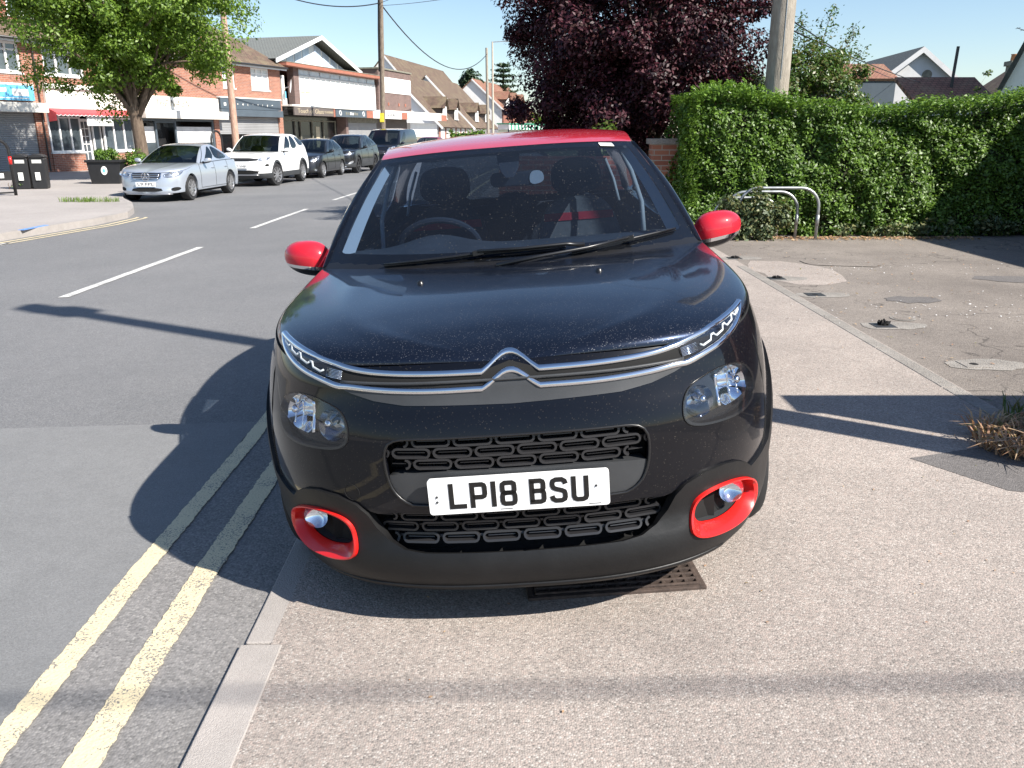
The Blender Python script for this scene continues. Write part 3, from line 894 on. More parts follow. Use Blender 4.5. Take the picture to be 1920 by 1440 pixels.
    for zz in (.822,):
        g_ = MB(); g_.tube([tuple(FX(np.array([x_]), np.array([zz + .05 * max(0, abs(x_) - .3) ** 1.0 * .3]))[0] + np.array([0, -.004, 0])) for x_ in np.linspace(-.50, .50, 41)], .005, 6); g_.build('slot_bar', M['plastic_grey'], root, smooth=True)
    # ---- chrome bars with the double chevron
    def bars(name, pts, hgt, proud):
        b = MB(); n = len(pts)
        sec = [(-.5, 0), (-.42, .7), (-.15, 1), (.15, 1), (.42, .7), (.5, 0)]
        P = []
        for i, (p, nrm, upv) in enumerate(pts):
            for (a, d) in sec: P.append(np.array(p) + np.array(upv) * a * hgt + np.array(nrm) * (d * proud - .002))
        k = len(sec); fs = [(i*k + j, i*k + j + 1, (i+1)*k + j + 1, (i+1)*k + j) for i in range(n-1) for j in range(k-1)]
        b.add(P, fs); return b.build(name, M['chrome'], root, smooth=True, autos=60)
    def along(f, ctrl, n=70, lift=0):
        C = np.array(ctrl); d = np.concatenate([[0], np.cumsum(np.linalg.norm(np.diff(C[:, :2], axis=0), axis=1))])
        t = np.linspace(0, d[-1], n); A = np.stack([np.interp(t, d, C[:, i]) for i in range(2)], 1)
        pos = f(A[:, 0], A[:, 1]); nr = surf_normal(f, A)
        nr = nr * np.sign(-nr[:, 1:2] + 1e-9)
        tg = np.gradient(pos, axis=0); tg /= np.linalg.norm(tg, axis=1)[:, None]
        upv = np.cross(nr, tg); upv *= np.sign(upv[:, 2:3])
        return list(zip(pos + nr * lift, nr, upv))
    up_ctrl = [(.085, .843), (.25, .844), (.40, .849), (.50, .859), (.56, .872), (.64, .884), (.74, .900), (.84, .914), (.895, .921)]
    lo_ctrl = [(.085, .799), (.25, .798), (.40, .804), (.505, .813), (.535, .810), (.60, .826), (.70, .846), (.79, .872), (.86, .898), (.898, .920)]
    def mirror_pts(pts): return [(np.array(p) * [-1, 1, 1], np.array(n_) * [-1, 1, 1], np.array(u_) * [-1, 1, 1]) for p, n_, u_ in pts]
    for nm, ctrl, ap in (('chrome_bar', smooth_poly(up_ctrl, 2, False), (.887, .125)), ('chrome_bar', smooth_poly(lo_ctrl, 2, False), (.844, .084))):
        a = along(F, ctrl)
        k = len(a) - 1
        # section change: full chevron in the middle joins the two bars
        z0 = ctrl[0][1]; p0 = a[0][0]
        mid = []
        for x, q in ((-.075, .08), (-.060, .30), (-.040, .64), (-.022, .90), (-.010, 1.0), (0, 1.02), (.010, 1.0), (.022, .90), (.040, .64), (.060, .30), (.075, .08)):
            mid.append((np.array([x, p0[1] + (ap[1] - p0[1]) * q, z0 + (ap[0] - z0) * q]), np.array([0, -.80, .60]), np.array([0, .60, .80])))
        pts = mirror_pts(a)[::-1] + mid + a
        # taper toward the lamp tip
        bars(nm, pts, .021, .011)
    # ---- daytime running lamp units
    drl = smooth_poly([(.520, .858), (.522, .828), (.60, .838), (.70, .857), (.79, .882), (.85, .903), (.875, .914), (.80, .903), (.70, .887), (.60, .871)], 1)
    for o in panel('running_light', F, drl, [], M['void'], root, .03, off=.003, mirror='pair'): 
        sg = 1 if o.data.vertices[0].co.x > 0 else -1
        el = MB()
        for k in range(4):
            s0 = .60 + k * .068; z0 = .843 + k * .0165
            cp = [(s0, z0 + .008), (s0 + .012, z0 + .003), (s0 + .048, z0 + .012), (s0 + .056, z0 + .025), (s0 + .070, z0 + .027)]
            pts = [tuple((F(np.array([s]), np.array([z]))[0] + np.array([.2, -.006, .003])* [0, 1, 1]) * np.array([sg, 1, 1])) for s, z in cp]
            el.tube(pts, .0034, 6)
        el.build('light_guide', M['bright'] if False else M['white_trim'], o, smooth=True)
        rl = MB()
        for k in range(7):
            zz = .832 + k * .0035
            pts = [tuple((F(np.array([s]), np.array([zz + (s - .53) * .11]))[0] + np.array([0, -.005, 0])) * np.array([sg, 1, 1])) for s in (.527, .555, .588)]
            rl.tube(pts, .0013, 5)
        rl.build('indicator', M['bright'], o, smooth=True)
        # clear cover
        A = np.array(drl)
        cov = panel('lens', F, drl, [], M['lens'], o, .03, off=.010)
        if sg < 0:
            cov.data.transform(Matrix.Diagonal((-1, 1, 1, 1))); cov.data.flip_normals()
    # ---- headlamps
    def scale_poly(P, k, dx=0, dz=0):
        C = np.mean(np.array(P), axis=0); return [tuple(C + (np.array(p) - C) * k + [dx, dz]) for p in P]
    pocket_a = smooth_poly([(.652, .758), (.70, .770), (.745, .769), (.80, .746), (.827, .708), (.818, .675), (.74, .662), (.66, .656), (.645, .71)], 1)
    pocket_b = arc(.575, .694, .056, 0, 360, 24, ry=.048)[:-1]
    for o in loft('headlight', F, [head, head, scale_poly(head, .94, 0, .002), scale_poly(head, .92, 0, .003)], [-.002, .0035, .002, -.022], M['trim_black'], root, 64, mirror='pair'):
        sg = 1 if o.data.vertices[0].co.x > 0 else -1
        made = [panel('lamp_mask', F, scale_poly(head, .935, 0, .002), [pocket_a, pocket_b], M['lamp_bowl'], o, .04, off=-.020)]
        for nm, pk, dp in (('main_reflector', pocket_a, .062), ('beam_reflector', pocket_b, .050)):
            ks = [(1.0, -.0195), (.93, -.030), (.80, -.044), (.60, -.020 - dp * .8), (.35, -.020 - dp), (.12, -.020 - dp * 1.04)]
            made.append(loft(nm, F, [scale_poly(pk, k_) for k_, _ in ks], [q_ for _, q_ in ks], M['reflector'] if nm == 'main_reflector' else M['dim_reflector'], o, 40, close_end=True))
            C_ = np.mean(np.array(pk), axis=0); p = F(np.array([C_[0]]), np.array([C_[1]]))[0] + np.array([-.004, .040, 0])
            bl = MB(); bl.lathe([(.001, .030), (.010, .027), (.014, .016), (.013, -.03)], 14, Matrix.Translation(p) @ Vector((.2, -1, .05)).to_track_quat('Z', 'Y').to_matrix().to_4x4())
            made.append(bl.build('bulb', M['chrome'], made[-1], smooth=True))
        fb = MB()      # bright rib between the two bowls and two thin steps on the outer bowl
        for s_, z0_, z1_, w_ in ((.636, .664, .756, .006), (.690, .676, .750, .0025), (.730, .680, .752, .0025)):
            fb.tube([tuple(F(np.array([s_]), np.array([z_]))[0] + np.array([0, .014 + .016 * math.sin(t_ * math.pi), 0])) for t_, z_ in zip(np.linspace(0, 1, 7), np.linspace(z0_, z1_, 7))], w_, 8)
        made.append(fb.build('reflector_rib', M['bright'], o, smooth=True))
        made.append(panel('lens', F, scale_poly(head, .985), [], M['lens'], o, .04, off=.004))
        if sg < 0:
            for q in made: q.data.transform(Matrix.Diagonal((-1, 1, 1, 1))); q.data.flip_normals()
    # raised lip of paint under each headlamp
    # ---- fog lamps
    hole = smooth_poly([(.545, .350), (.566, .398), (.64, .416), (.745, .404), (.812, .374), (.845, .332), (.820, .294), (.74, .284), (.65, .290), (.575, .308)], 2)
    mid_ = scale_poly(fog_out, .90)
    for o in loft('fog_lamp_surround', F, [scale_poly(fog_out, 1.0), scale_poly(fog_out, .985), scale_poly(fog_out, .94), scale_poly(fog_out, .89), hole, scale_poly(hole, .97)], [.002, .020, .021, .013, -.020, -.030], M['red_plastic'], root, 64, mirror='pair'):
        sg = 1 if o.data.vertices[0].co.x > 0 else -1
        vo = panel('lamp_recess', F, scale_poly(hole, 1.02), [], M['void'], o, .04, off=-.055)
        vo2 = loft('recess_wall', F, [scale_poly(hole, .97), scale_poly(hole, .95)], [-.033, -.056], M['plastic_grey'], o, 40)
        if sg < 0:
            for q in (vo, vo2): q.data.transform(Matrix.Diagonal((-1, 1, 1, 1))); q.data.flip_normals()
        p = F(np.array([.715]), np.array([.362]))[0] + np.array([-.005, .022, 0])
        Mx = Matrix.Translation(p * [sg, 1, 1]) @ Vector((sg * .22, -1, .05)).to_track_quat('Z', 'Y').to_matrix().to_4x4()
        fl = MB(); fl.lathe([(.001, .032), (.018, .029), (.034, .019), (.043, .0), (.045, -.02)], 28, Mx)
        fo_ = fl.build('fog_lamp', M['lens'], o, smooth=True)
        fr_ = MB(); fr_.lathe([(.001, -.018), (.010, -.017), (.022, -.011), (.034, -.002), (.041, .006)], 24, Mx); fr_.build('reflector', M['bright'], fo_, smooth=True)
    # ---- towing eye cover
    tw = MB(); p = F(np.array([.506]), np.array([.497]))[0]
    Mx = Matrix.Translation(p * [-1, 1, 1] + np.array([0, -.0006, 0])) @ Vector(tuple(surf_normal(F, np.array([[.506, .497]]))[0] * [-1, 1, 1])).to_track_quat('Z', 'Y').to_matrix().to_4x4()
    tw.tube([tuple(Mx @ Vector((.026 * math.cos(t), .026 * math.sin(t), 0))) for t in np.linspace(0, 2 * np.pi, 29)[:-1]], .0011, 5, closed=True)
    tw.build('towing_eye_cover', M['void'], root)
    # ---- bonnet, roof, glass
    c.build_upper(2.0)
    # shut line round the bonnet
    for sg in (1, -1):
        sl = MB(); ss = np.linspace(.60, c.sA, 50); P = sh.P(ss, sh.top(ss) - .004) * [sg, 1, 1]
        sl.tube([tuple(p + np.array([sg * .0012, -.0008, 0])) for p in P], .0032, 6)
        sl.build('shut_line', M['void'], c.bonnet_o)
    for sg in (1, -1):      # gap between bumper and wing
        g_ = MB(); g_.tube([tuple(F(np.array([s_]), np.array([z_]))[0] * [sg, 1, 1]) for s_, z_ in ((.905, .90), (.915, .80), (.925, .70), (.94, .60), (.955, .52), (.93, .46), (.885, .41))], .0024, 5)
        g_.build('bumper_gap', M['void'], root, smooth=True)
    # cowl
    cw = grid_patch('cowl', lambda u, v: c.wind(u, v) + np.stack([0*u, -.005 + 0*u, -.004 + 0*u], -1), np.linspace(-1.03, 1.03, 25), np.array([-.16, -.05, .04]), M['trim_black'], root)
    # washer nozzles
    for sx in (-.318, .318):
        b = MB(); v_ = .72; p = c.bonnet(np.array([sx / .80]), np.array([v_]))[0]
        b.lathe([(.001, .016), (.009, .014), (.014, 0)], 12, Matrix.Translation((sx, .75, .990)) @ Matrix.Rotation(R_(15), 4, 'X'))
        b.build('washer_nozzle', M['trim_black'], root, smooth=True)
    # wipers
    def on_glass(x, v, lift):
        p = c.wind(np.array([x / (.765 - .16 * v)]), np.array([v]))[0]; n = np.array([0, -.62, .78]); return tuple(p + n * lift)
    def wiper(pts, arm, name='wiper'):
        b = MB(); bl = [on_glass(x, v, .016) for x, v in pts]
        b.tube(bl, [.004] + [.0062] * (len(bl) - 2) + [.004], 6)
        b.tube([on_glass(x, v, .006) for x, v in pts], .004, 5)
        w = b.build(name, M['trim_black'], root, smooth=True)
        a = MB(); a.tube([on_glass(x, v, l) for x, v, l in arm], [.006, .007, .007, .011], 6)
        a.build('wiper_arm', M['trim_black'], w, smooth=True)
        h = MB(); q = Vector(on_glass(arm[0][0], arm[0][1], .020)); h.box(-.022, .022, -.008, .008, -.010, .012, M=Matrix.Translation(q) @ Matrix.Rotation(R_(-8), 4, 'Y'))
        h.build('wiper_clip', M['trim_black'], w, bevel=.003)
    wiper([(-.50, .01), (-.36, .03), (-.22, .05), (-.08, .07), (.06, .075), (.22, .075)], [(-.12, .062, .03), (.05, .055, .035), (.22, .06, .035), (.29, .06, .02)])
    wiper([(.24, .025), (.36, .045), (.50, .068), (.60, .080), (.68, .088)], [(.47, .062, .028), (.30, .025, .032), (.12, .0, .032), (-.05, -.03, .02)])
    # mirrors
    for sg in (1, -1):
        mirror_unit(root, .902, 1.49, 1.020, .108, .085, .085, M['red_paint'], M['trim_black'], M['chrome'], sg, foot=(.80, 1.46, .975))
    # sensor housing, interior mirror, label
    b = MB(); b.prism([(-.055, 1.403), (.055, 1.403), (.045, 1.33), (.02, 1.29), (-.02, 1.29), (-.045, 1.33)], 0, .05, lambda a, z, d: (a + .01, 1.745 - (z - 1.403) * -.9 * .0 + d + (1.40 - z) * -.95 + .02, z))
    b.build('sensor_housing', M['cabin'], root, bevel=.006)
    b = MB(); b.prism(rrect(-.115, .115, -.032, .032, .025), 0, .03, lambda a, z, d: (a + .035, 1.75 + d, z + 1.278))
    rm = b.build('interior_mirror', M['cabin'], root, bevel=.006)
    b = MB(); b.prism(smooth_poly([(.10, 1.247), (.165, 1.255), (.17, 1.29), (.15, 1.312), (.105, 1.308)], 2), -.004, -.001, lambda a, z, d: (a, 1.75 + d, z))
    b.build('mirror_tag', M['white_trim'], rm)
    panel('sticker', c.wind, [(.725, .935), (.83, .925), (.825, .968), (.72, .975)], [], M['disc_white'], root, (.1, .1), off=.004)
    # ---- cabin
    def dash(u, v):
        w = c.wind(u * .97, .04 + 0 * v)
        y = w[:, 1] + .03 + (1.62 - w[:, 1]) * v; z = np.interp(v, [0, .6, .9, 1], [.985, 1.03, 1.02, .9])
        z = z + .055 * np.exp(-((w[:, 0] + .33) / .16) ** 2) * np.clip(v * 2 - .7, 0, 1)
        return np.stack([w[:, 0], y, z], -1)
    grid_patch('dashboard', dash, np.linspace(-1, 1, 33), np.linspace(0, 1, 12), M['dash'], root)
    b = MB(); b.box(-.72, .72, 1.6, 3.5, .28, .34); b.box(-.74, -.70, 1.3, 3.6, .3, .98); b.box(.70, .74, 1.3, 3.6, .3, .98); b.box(-.70, .70, 1.55, 1.6, .3, .92); b.box(-.70, .70, 3.55, 3.6, .3, 1.02)
    b.build('cabin_floor', M['cabin'], root)
    grid_patch('headlining', lambda u, v: c.roof(u * .97, v) - np.array([0, 0, .035]), np.linspace(-1, 1, 15), np.linspace(.0, 1, 9), M['cabin'], root)
    b = MB(); b.tube([(-.33 + .185 * math.cos(t), 1.62 - .055 * math.sin(t), 1.0 + .135 * math.sin(t)) for t in np.linspace(0, 2 * np.pi, 33)[:-1]], .015, 8, closed=True)
    b.box(-.40, -.26, 1.60, 1.66, .95, 1.04); b.beam((-.5, 1.62, 1.0), (-.16, 1.62, 1.0), .03, .02)
    b.build('steering_wheel', M['cabin'], root, smooth=True, autos=40)
    for sx in (-.36, .36):
        b = MB()
        prof = smooth_poly([(-.24, .45), (-.25, .85), (-.19, 1.06), (-.10, 1.13), (.10, 1.13), (.19, 1.06), (.25, .85), (.24, .45)], 2)
        b.prism(prof, 0, .11, lambda a, z, d: (a + sx, 2.28 + d + (z - .6) * .30, z))
        b.prism(smooth_poly([(-.25, 1.8), (.25, 1.8), (.25, 2.3), (-.25, 2.3)], 2), .42, .56, lambda a, y, d: (a + sx, y, d))
        st = b.build('front_seat', M['seat_grey'] if sx > 0 else M['cabin'], root, bevel=.02)
        b = MB(); b.prism([(-.19, 1.005), (-.185, 1.045), (.185, 1.045), (.19, 1.005)], -.006, .0, lambda a, z, d: (a + sx, 2.28 + d + (z - .6) * .30, z))
        b.build('seat_stripe', M['seat_red'], st)
        b = MB(); b.prism(smooth_poly([(-.13, 1.14), (-.14, 1.27), (-.09, 1.33), (.09, 1.33), (.14, 1.27), (.13, 1.14)], 2), 0, .09, lambda a, z, d: (a + sx, 2.44 + d, z))
        b.build('headrest', M['cabin'], st, bevel=.015)
    b = MB(); b.prism(smooth_poly([(-.6, .5), (-.6, .98), (.6, .98), (.6, .5)], 2), 0, .12, lambda a, z, d: (a, 3.15 + d, z))
    for sx in (-.38, .0, .38): b.prism(smooth_poly([(-.11, .98), (-.11, 1.12), (.11, 1.12), (.11, .98)], 2), 0, .08, lambda a, z, d: (a + sx, 3.2 + d, z))
    b.build('rear_seat', M['cabin'], root, bevel=.02)
    # pale inner pillar trim
    for sg in (1, -1):
        def tr(k, v, sg=sg):
            w = c.wind(.955 + 0 * k, v); w[:, 1] += .016 + .07 * k; w[:, 2] -= .012; w[:, 0] -= .050 * k * (1 - .30 * v)
            return w * np.array([sg, 1, 1])
        grid_patch('pillar_trim', tr, np.linspace(0, 1, 5), np.linspace(.095, .945, 12), M['white_trim'], root)
        b = MB(); b.tube([(sg * .66, 2.02, .93), (sg * .665, 2.12, 1.10), (sg * .63, 2.22, 1.25), (sg * .58, 2.30, 1.37)], .012, 6)
        b.build('door_pillar_trim', M['white_trim'], root, smooth=True)
        b = MB(); b.tube([(sg * .62, 2.75, 1.06), (sg * .60, 2.82, 1.18), (sg * .56, 2.88, 1.30)], .009, 6)
        b.build('door_pillar_trim', M['white_trim'], root, smooth=True)
    for sg in (1, -1):      # door shut lines and handles
        for yd0, yd1, yh in ((1.42, 2.46, 2.30), (2.46, 3.20, 3.22)):
            pts = []
            for yy, z0_, z1_ in ((yd0, .36, .97), (yd1, .97, .36)):
                for z_ in np.linspace(z0_, z1_, 8):
                    y2 = yy - (.30 * max(0, (.62 - z_)) * 1.6 if (yd1 == 3.20 and yy == yd1) else 0)
                    p = sh.P(sh.s_of_y(y2), z_); pts.append((sg * (p[0] + .0005), p[1], p[2]))
            g_ = MB(); g_.tube(pts, .0028, 5); g_.build('door_gap', M['void'], root)
            p = sh.P(sh.s_of_y(yh), .90); g_ = MB(); g_.box(sg * (p[0] + .004), sg * (p[0] + .026), p[1] - .09, p[1] + .09, .885, .912); g_.build('door_handle', M['black_gloss'], root, bevel=.006)
        p = [tuple(sh.P(sh.s_of_y(q), .50 + .02 * math.sin(q * 4)) * [sg, 1, 1] + np.array([sg * .006, 0, 0])) for q in np.linspace(1.5, 2.95, 16)]
        g_ = MB(); g_.tube(p, .035, 8, sq=(0, 0, 1)); g_.build('side_bump_strip', M['matte_black'], root, smooth=True)
    # aerial
    b = MB(); b.tube([(0, 3.2, 1.46), (0, 3.32, 1.53)], [.006, .002], 6); b.build('aerial', M['trim_black'], root)
    c.wheels([(WY, 1), (WY, -1), (RY, 1), (RY, -1)], .31, .2, 7, M['alloy'])
    # wheel housings and underbody, dark
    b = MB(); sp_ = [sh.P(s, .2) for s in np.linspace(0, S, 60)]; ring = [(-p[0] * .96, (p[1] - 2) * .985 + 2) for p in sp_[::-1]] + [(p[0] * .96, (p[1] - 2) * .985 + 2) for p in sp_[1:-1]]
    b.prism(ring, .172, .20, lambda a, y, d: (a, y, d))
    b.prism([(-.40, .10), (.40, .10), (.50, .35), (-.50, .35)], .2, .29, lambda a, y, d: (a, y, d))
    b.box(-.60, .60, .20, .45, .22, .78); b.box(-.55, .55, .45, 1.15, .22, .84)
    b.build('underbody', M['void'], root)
    return c
HC = build_hatch()
# ================================================================ the street
def cbend(y):
    y = np.asarray(y, float); d = np.clip(y - 15, 0, 40)
    return d ** 2 / 400 + np.clip(y - 55, 0, None) * .2
def zroad(x, y):
    d = np.clip((-.83 + cbend(y)) - x, 0, 6.4); return -.056 + .040 * np.clip((4.0 - np.asarray(y, float)) / 1.4, 0, 1) * np.exp(-d / 1.5) - .0272 * d
def znear(x, y=0):
    return .035 * np.clip(np.asarray(x) - cbend(y) + .70, 0, 1.9)
def strip(name, xl, xr, ys, zf, mat, nx=2, dz=0.0, kind='structure', rough_edge=0, parent=None):
    rs = np.random.RandomState(5); V = []
    for y in ys:
        a, b = float(xl(y)), float(xr(y))
        if rough_edge: a += rs.uniform(-1, 1) * rough_edge; b += rs.uniform(-1, 1) * rough_edge
        for i in range(nx):
            x = a + (b - a) * i / (nx - 1); V.append((x, y, float(zf(x, y)) + dz))
    n = len(ys); F_ = [(j*nx + i, j*nx + i + 1, (j+1)*nx + i + 1, (j+1)*nx + i) for j in range(n-1) for i in range(nx-1)]
    b = MB(); b.add(V, F_); o = b.build(name, mat, parent, smooth=True); 
    if kind: o['kind'] = kind
    return o

asphalt = mat_aggregate('road asphalt', [(.06, .065, .072), (.15, .155, .165), (.22, .22, .222), (.34, .34, .34)], (.160, .160, .162), 190, .45, ((.84,) * 3, (1.12, 1.1, 1.08)), .35, .8, .35, )
coarse = mat_aggregate('worn coarse asphalt', [(.07, .068, .068), (.20, .19, .185), (.27, .255, .25), (.40, .38, .36)], (.185, .178, .170), 120, .52, ((.88,) * 3, (1.1, 1.1, 1.1)), .36, .85, 1.1)
smoothp = mat_aggregate('newer asphalt patch', [(.09, .093, .10), (.15, .155, .162), (.19, .195, .20), (.27, .275, .28)], (.198, .196, .192), 230, .55, ((.92,) * 3, (1.08, 1.08, 1.08)), .25, .8, .7)
pave = mat_aggregate('footway aggregate', [(.10, .09, .085), (.26, .22, .20), (.35, .31, .28), (.43, .34, .30), (.58, .55, .51)], (.300, .270, .243), 165, .36, ((.82, .81, .80), (1.14, 1.12, 1.10)), .4, .85, .9)
yardm = mat_aggregate('old yard tarmac', [(.10, .09, .083), (.20, .18, .16), (.24, .215, .195), (.34, .31, .28)], (.195, .172, .155), 120, .4, ((.72, .70, .68), (1.22, 1.2, 1.16)), .6, .88, .7, cracks=True)
patchm = mat_aggregate('dark tarmac patch', [(.07, .065, .06), (.13, .12, .115), (.17, .158, .15), (.24, .22, .21)], (.125, .115, .110), 140, .4, ((.9,) * 3, (1.1,) * 3), .5, .85, 2)
kerbm = mat_aggregate('kerb concrete', [(.25, .23, .21), (.36, .335, .31), (.42, .395, .37)], (.345, .318, .295), 260, .6, ((.86,) * 3, (1.12, 1.1, 1.1)), .4, .85, 2.0)
slabm = mat_aggregate('far footway paving', [(.28, .25, .24), (.36, .33, .31), (.42, .39, .37)], (.34, .31, .29), 60, .6, ((.88,) * 3, (1.1,) * 3), .3, .85, .5)
concr = mat_aggregate('rough concrete', [(.17, .155, .14), (.27, .25, .225), (.34, .32, .29)], (.245, .226, .203), 90, .4, ((.8,) * 3, (1.2,) * 3), .8, .9, 3)
def mat_line(name, col, under, wear=.5):
    m, nt, b = _mat(name); v = _coord(nt)
    vo = nt.nodes.new('ShaderNodeTexVoronoi'); vo.inputs['Scale'].default_value = 95; nt.links.new(v, vo.inputs['Vector'])
    n = _noise(nt, v, 130, 3, .7); n2 = _noise(nt, v, 5, 4, .6)
    k = _math(nt, 'ADD', _math(nt, 'MULTIPLY', n, .75), _math(nt, 'MULTIPLY', n2, .35))
    nt.links.new(_mix(nt, _ramp(nt, k, [(wear, 0), (wear + .03, 1)]), col, under), b.inputs['Base Color'])
    b.inputs['Roughness'].default_value = .7
    _bump(nt, b, vo.outputs['Distance'], .7, .002)
    return m
yline = mat_line('worn yellow line paint', (.66, .56, .36), (.19, .18, .17), .60)
wline = mat_line('worn white line paint', (.60, .59, .56), (.18, .18, .18), .60)

land = MB(); land.add([(-600, -120, -.42), (600, -120, -.42), (600, 1500, -.42), (-600, 1500, -.42)], [(0, 1, 2, 3)])
tag(land.build('ground', mat_plain('far ground', (.12, .12, .09), rough=.95, var=.3, scale=.05)), kind='structure')
ys = np.concatenate([np.arange(-14, 30, 1.0), np.arange(30, 200, 4.0)])
strip('road', lambda y: -14.5 + cbend(y), lambda y: -.78 + cbend(y), ys, zroad, asphalt, 15)
strip('road_edge', lambda y: -1.372 - .02 * (y - 2) + cbend(y) * 1.0, lambda y: -.781 + cbend(y), np.arange(-6, 60, .35), zroad, coarse, 3, .004, rough_edge=.006)
strip('road_patch', lambda y: -4.2 - .02 * y, lambda y: -1.376 - .02 * (y - 2), np.linspace(-6, 4.35, 28), zroad, smoothp, 4, .004, rough_edge=.01)
# double yellow lines, near side
strip('yellow_line', lambda y: -1.372 - .022 * (y - 2) + cbend(y), lambda y: -1.292 - .022 * (y - 2) + cbend(y), np.arange(-5, 40, .02), zroad, yline, 2, .009, rough_edge=.004)
strip('yellow_line', lambda y: -1.125 - .030 * (y - 2) * (y < 8) - .18 * (y >= 8) + cbend(y), lambda y: -1.032 - .030 * (y - 2) * (y < 8) - .18 * (y >= 8) + cbend(y), np.arange(-5, 40, .02), zroad, yline, 2, .009, rough_edge=.004)
# centre dashes
for k in range(-1, 12):
    y0 = 8.46 + 6.53 * k
    strip('centre_line', lambda y: -4.74 + cbend(y), lambda y: -4.63 + cbend(y), np.arange(y0, y0 + 4.05, .12), zroad, wline, 2, .006, rough_edge=.004)
# ---- far kerb and footway: build-out, then a parking bay
def xfar(y):
    y = np.asarray(y, float)
    return np.interp(y, [-20, 8, 13.5, 16.2, 17.6, 18.7, 20.2, 21.6, 22.6, 24], [-8.85, -8.75, -8.52, -8.10, -8.10, -8.45, -9.15, -10.0, -10.45, -10.6]) + np.where(y > 24, cbend(y), 0)
yf = np.concatenate([np.arange(-14, 14, 1.), np.arange(14, 24, .3), np.arange(24, 120, 3.)])
zf_ = lambda x, y: -.105 + 0 * x
strip('far_kerb', lambda y: xfar(y) - .13, xfar, yf, zf_, kerbm, 2, .002)
b = MB(); n_ = len(yf)
b.add([(float(xfar(y)), y, z) for y in yf for z in (-.26, -.103)], [(2*i, 2*i+1, 2*i+3, 2*i+2) for i in range(n_-1)])
tag(b.build('far_kerb_face', kerbm), kind='structure')
strip('far_pavement', lambda y: -60 + 0 * y, lambda y: xfar(y) - .13, yf, zf_, slabm, 12)
for dx in (.16, .34):
    strip('far_yellow_line', lambda y: xfar(y) + dx, lambda y: xfar(y) + dx + .07, np.arange(-4, 17.8, .25), zroad, yline, 2, .006)
strip('bay_line', lambda y: -8.25 + 0 * y, lambda y: -8.10 + 0 * y, np.arange(11.6, 13.6, .2), zroad, wline, 2, .006)
b = MB(); b.box(xfar(14.6) - .10, xfar(14.6) + .004, 14.2, 15.0, -.104, -.098); tag(b.build('blue_paint_mark', mat_line('blue spray paint', (.10, .25, .62), (.35, .34, .33), .6)), kind='structure')
# ---- near kerb stones
b = MB(); y = 2.153 - 9 * .92
rs = random.Random(4)
for k in range(60):
    dx = rs.uniform(-.006, .006) + (-.012 if k == 8 else 0); dz = rs.uniform(-.003, .003)
    o0 = float(cbend(y)) - .0 ; o1 = float(cbend(y + .92))
    sk = -.028 * (min(y, 4) - 1.7) * .8
    x0 = -.832 + o0 + dx + sk + .028; 
    M_ = Matrix.Translation((x0, y, 0)) @ Matrix.Rotation(-math.atan2(o1 - o0 - .02 * (y < 4), .92), 4, 'Z')
    b.box(0, .128, .005, .912, -.25, .002 + dz, M=M_); y += .92
tag(b.build('kerb', kerbm, bevel=.005), kind='structure')
b = MB(); b.add([(-.785, -6, -.016), (-.6, -6, -.016), (-.6, 14, -.016), (-.785, 14, -.016)], [(0, 1, 2, 3)]); tag(b.build('kerb_joint_bed', M['void']), kind='structure')
# ---- near footway, yard
strip('pavement', lambda y: -.722 + cbend(y) - .02 * (min(y, 4) - 1.7), lambda y: 2.61 + cbend(y), np.concatenate([np.arange(-6, 16, .5), np.arange(16, 120, 3)]), lambda x, y: znear(x, y), pave, 9, .0005)
Z2 = float(znear(2.5))
b = MB(); b.add([(2.6, -6, Z2 - .001), (30, -6, Z2), (30, 13.5, Z2), (2.6, 13.5, Z2)], [(0, 1, 2, 3)]); tag(b.build('yard', yardm), kind='structure')
b = MB(); y = -5.5
while y < 8.9:
    b.box(2.50, 2.60, y + .004, y + .91, -.1, Z2 + .004); y += .915
tag(b.build('edging', concr, bevel=.006), kind='structure')
b = MB(); b.add([(2.5, 13.5, Z2 - .02), (60, 13.5, Z2 - .02), (60, 110, Z2 - .02), (2.5, 110, Z2 - .02)], [(0, 1, 2, 3)]); tag(b.build('gardens', mat_plain('garden earth and grass', (.06, .09, .03), rough=.95, var=.5, scale=1)), kind='structure')
# pavement colour continues past the edging line near the top of the yard
def blob(name, pts, z, mat, it=2, jit=.02, seed=1, kind='structure'):
    rs = np.random.RandomState(seed); P = smooth_poly(pts, it); P = resample(P, max(12, len(P))) + rs.uniform(-jit, jit, (max(12, len(P)), 2))
    bb = MB(); bb.add([(p[0], p[1], z) for p in P], [tuple(range(len(P)))]); o = bb.build(name, mat); o['kind'] = kind; return o
blob('tarmac_patch', [(1.78, 3.62), (1.90, 3.02), (4.5, 2.95), (4.5, 3.5), (2.4, 3.62)], Z2 + .002, patchm, 1, .008)
blob('worn_tarmac', [(2.62, 7.9), (3.4, 8.0), (3.55, 9.0), (3.0, 9.6), (2.62, 9.4)], Z2 + .0015, pave, 1, .07)
blob('tarmac_patch', [(3.2, 9.2), (4.1, 9.0), (4.3, 9.5), (3.5, 9.9)], Z2 + .006, yardm, 2, .05, 7)
blob('tarmac_patch', [(4.6, 8.2), (5.4, 8.0), (5.6, 8.35), (4.7, 8.5)], Z2 + .003, patchm, 2, .05, 9)
blob('tarmac_patch', [(3.3, 7.1), (3.75, 7.0), (3.8, 7.35), (3.35, 7.35)], Z2 + .003, patchm, 2, .04, 11)
blob('oil_ring', arc(3.12, 6.42, .10, 0, 360, 12)[:-1], Z2 + .004, concr, 1, .0)
blob('oil_stain', arc(3.12, 6.42, .075, 0, 360, 12)[:-1], Z2 + .006, yardm, 1, .0)
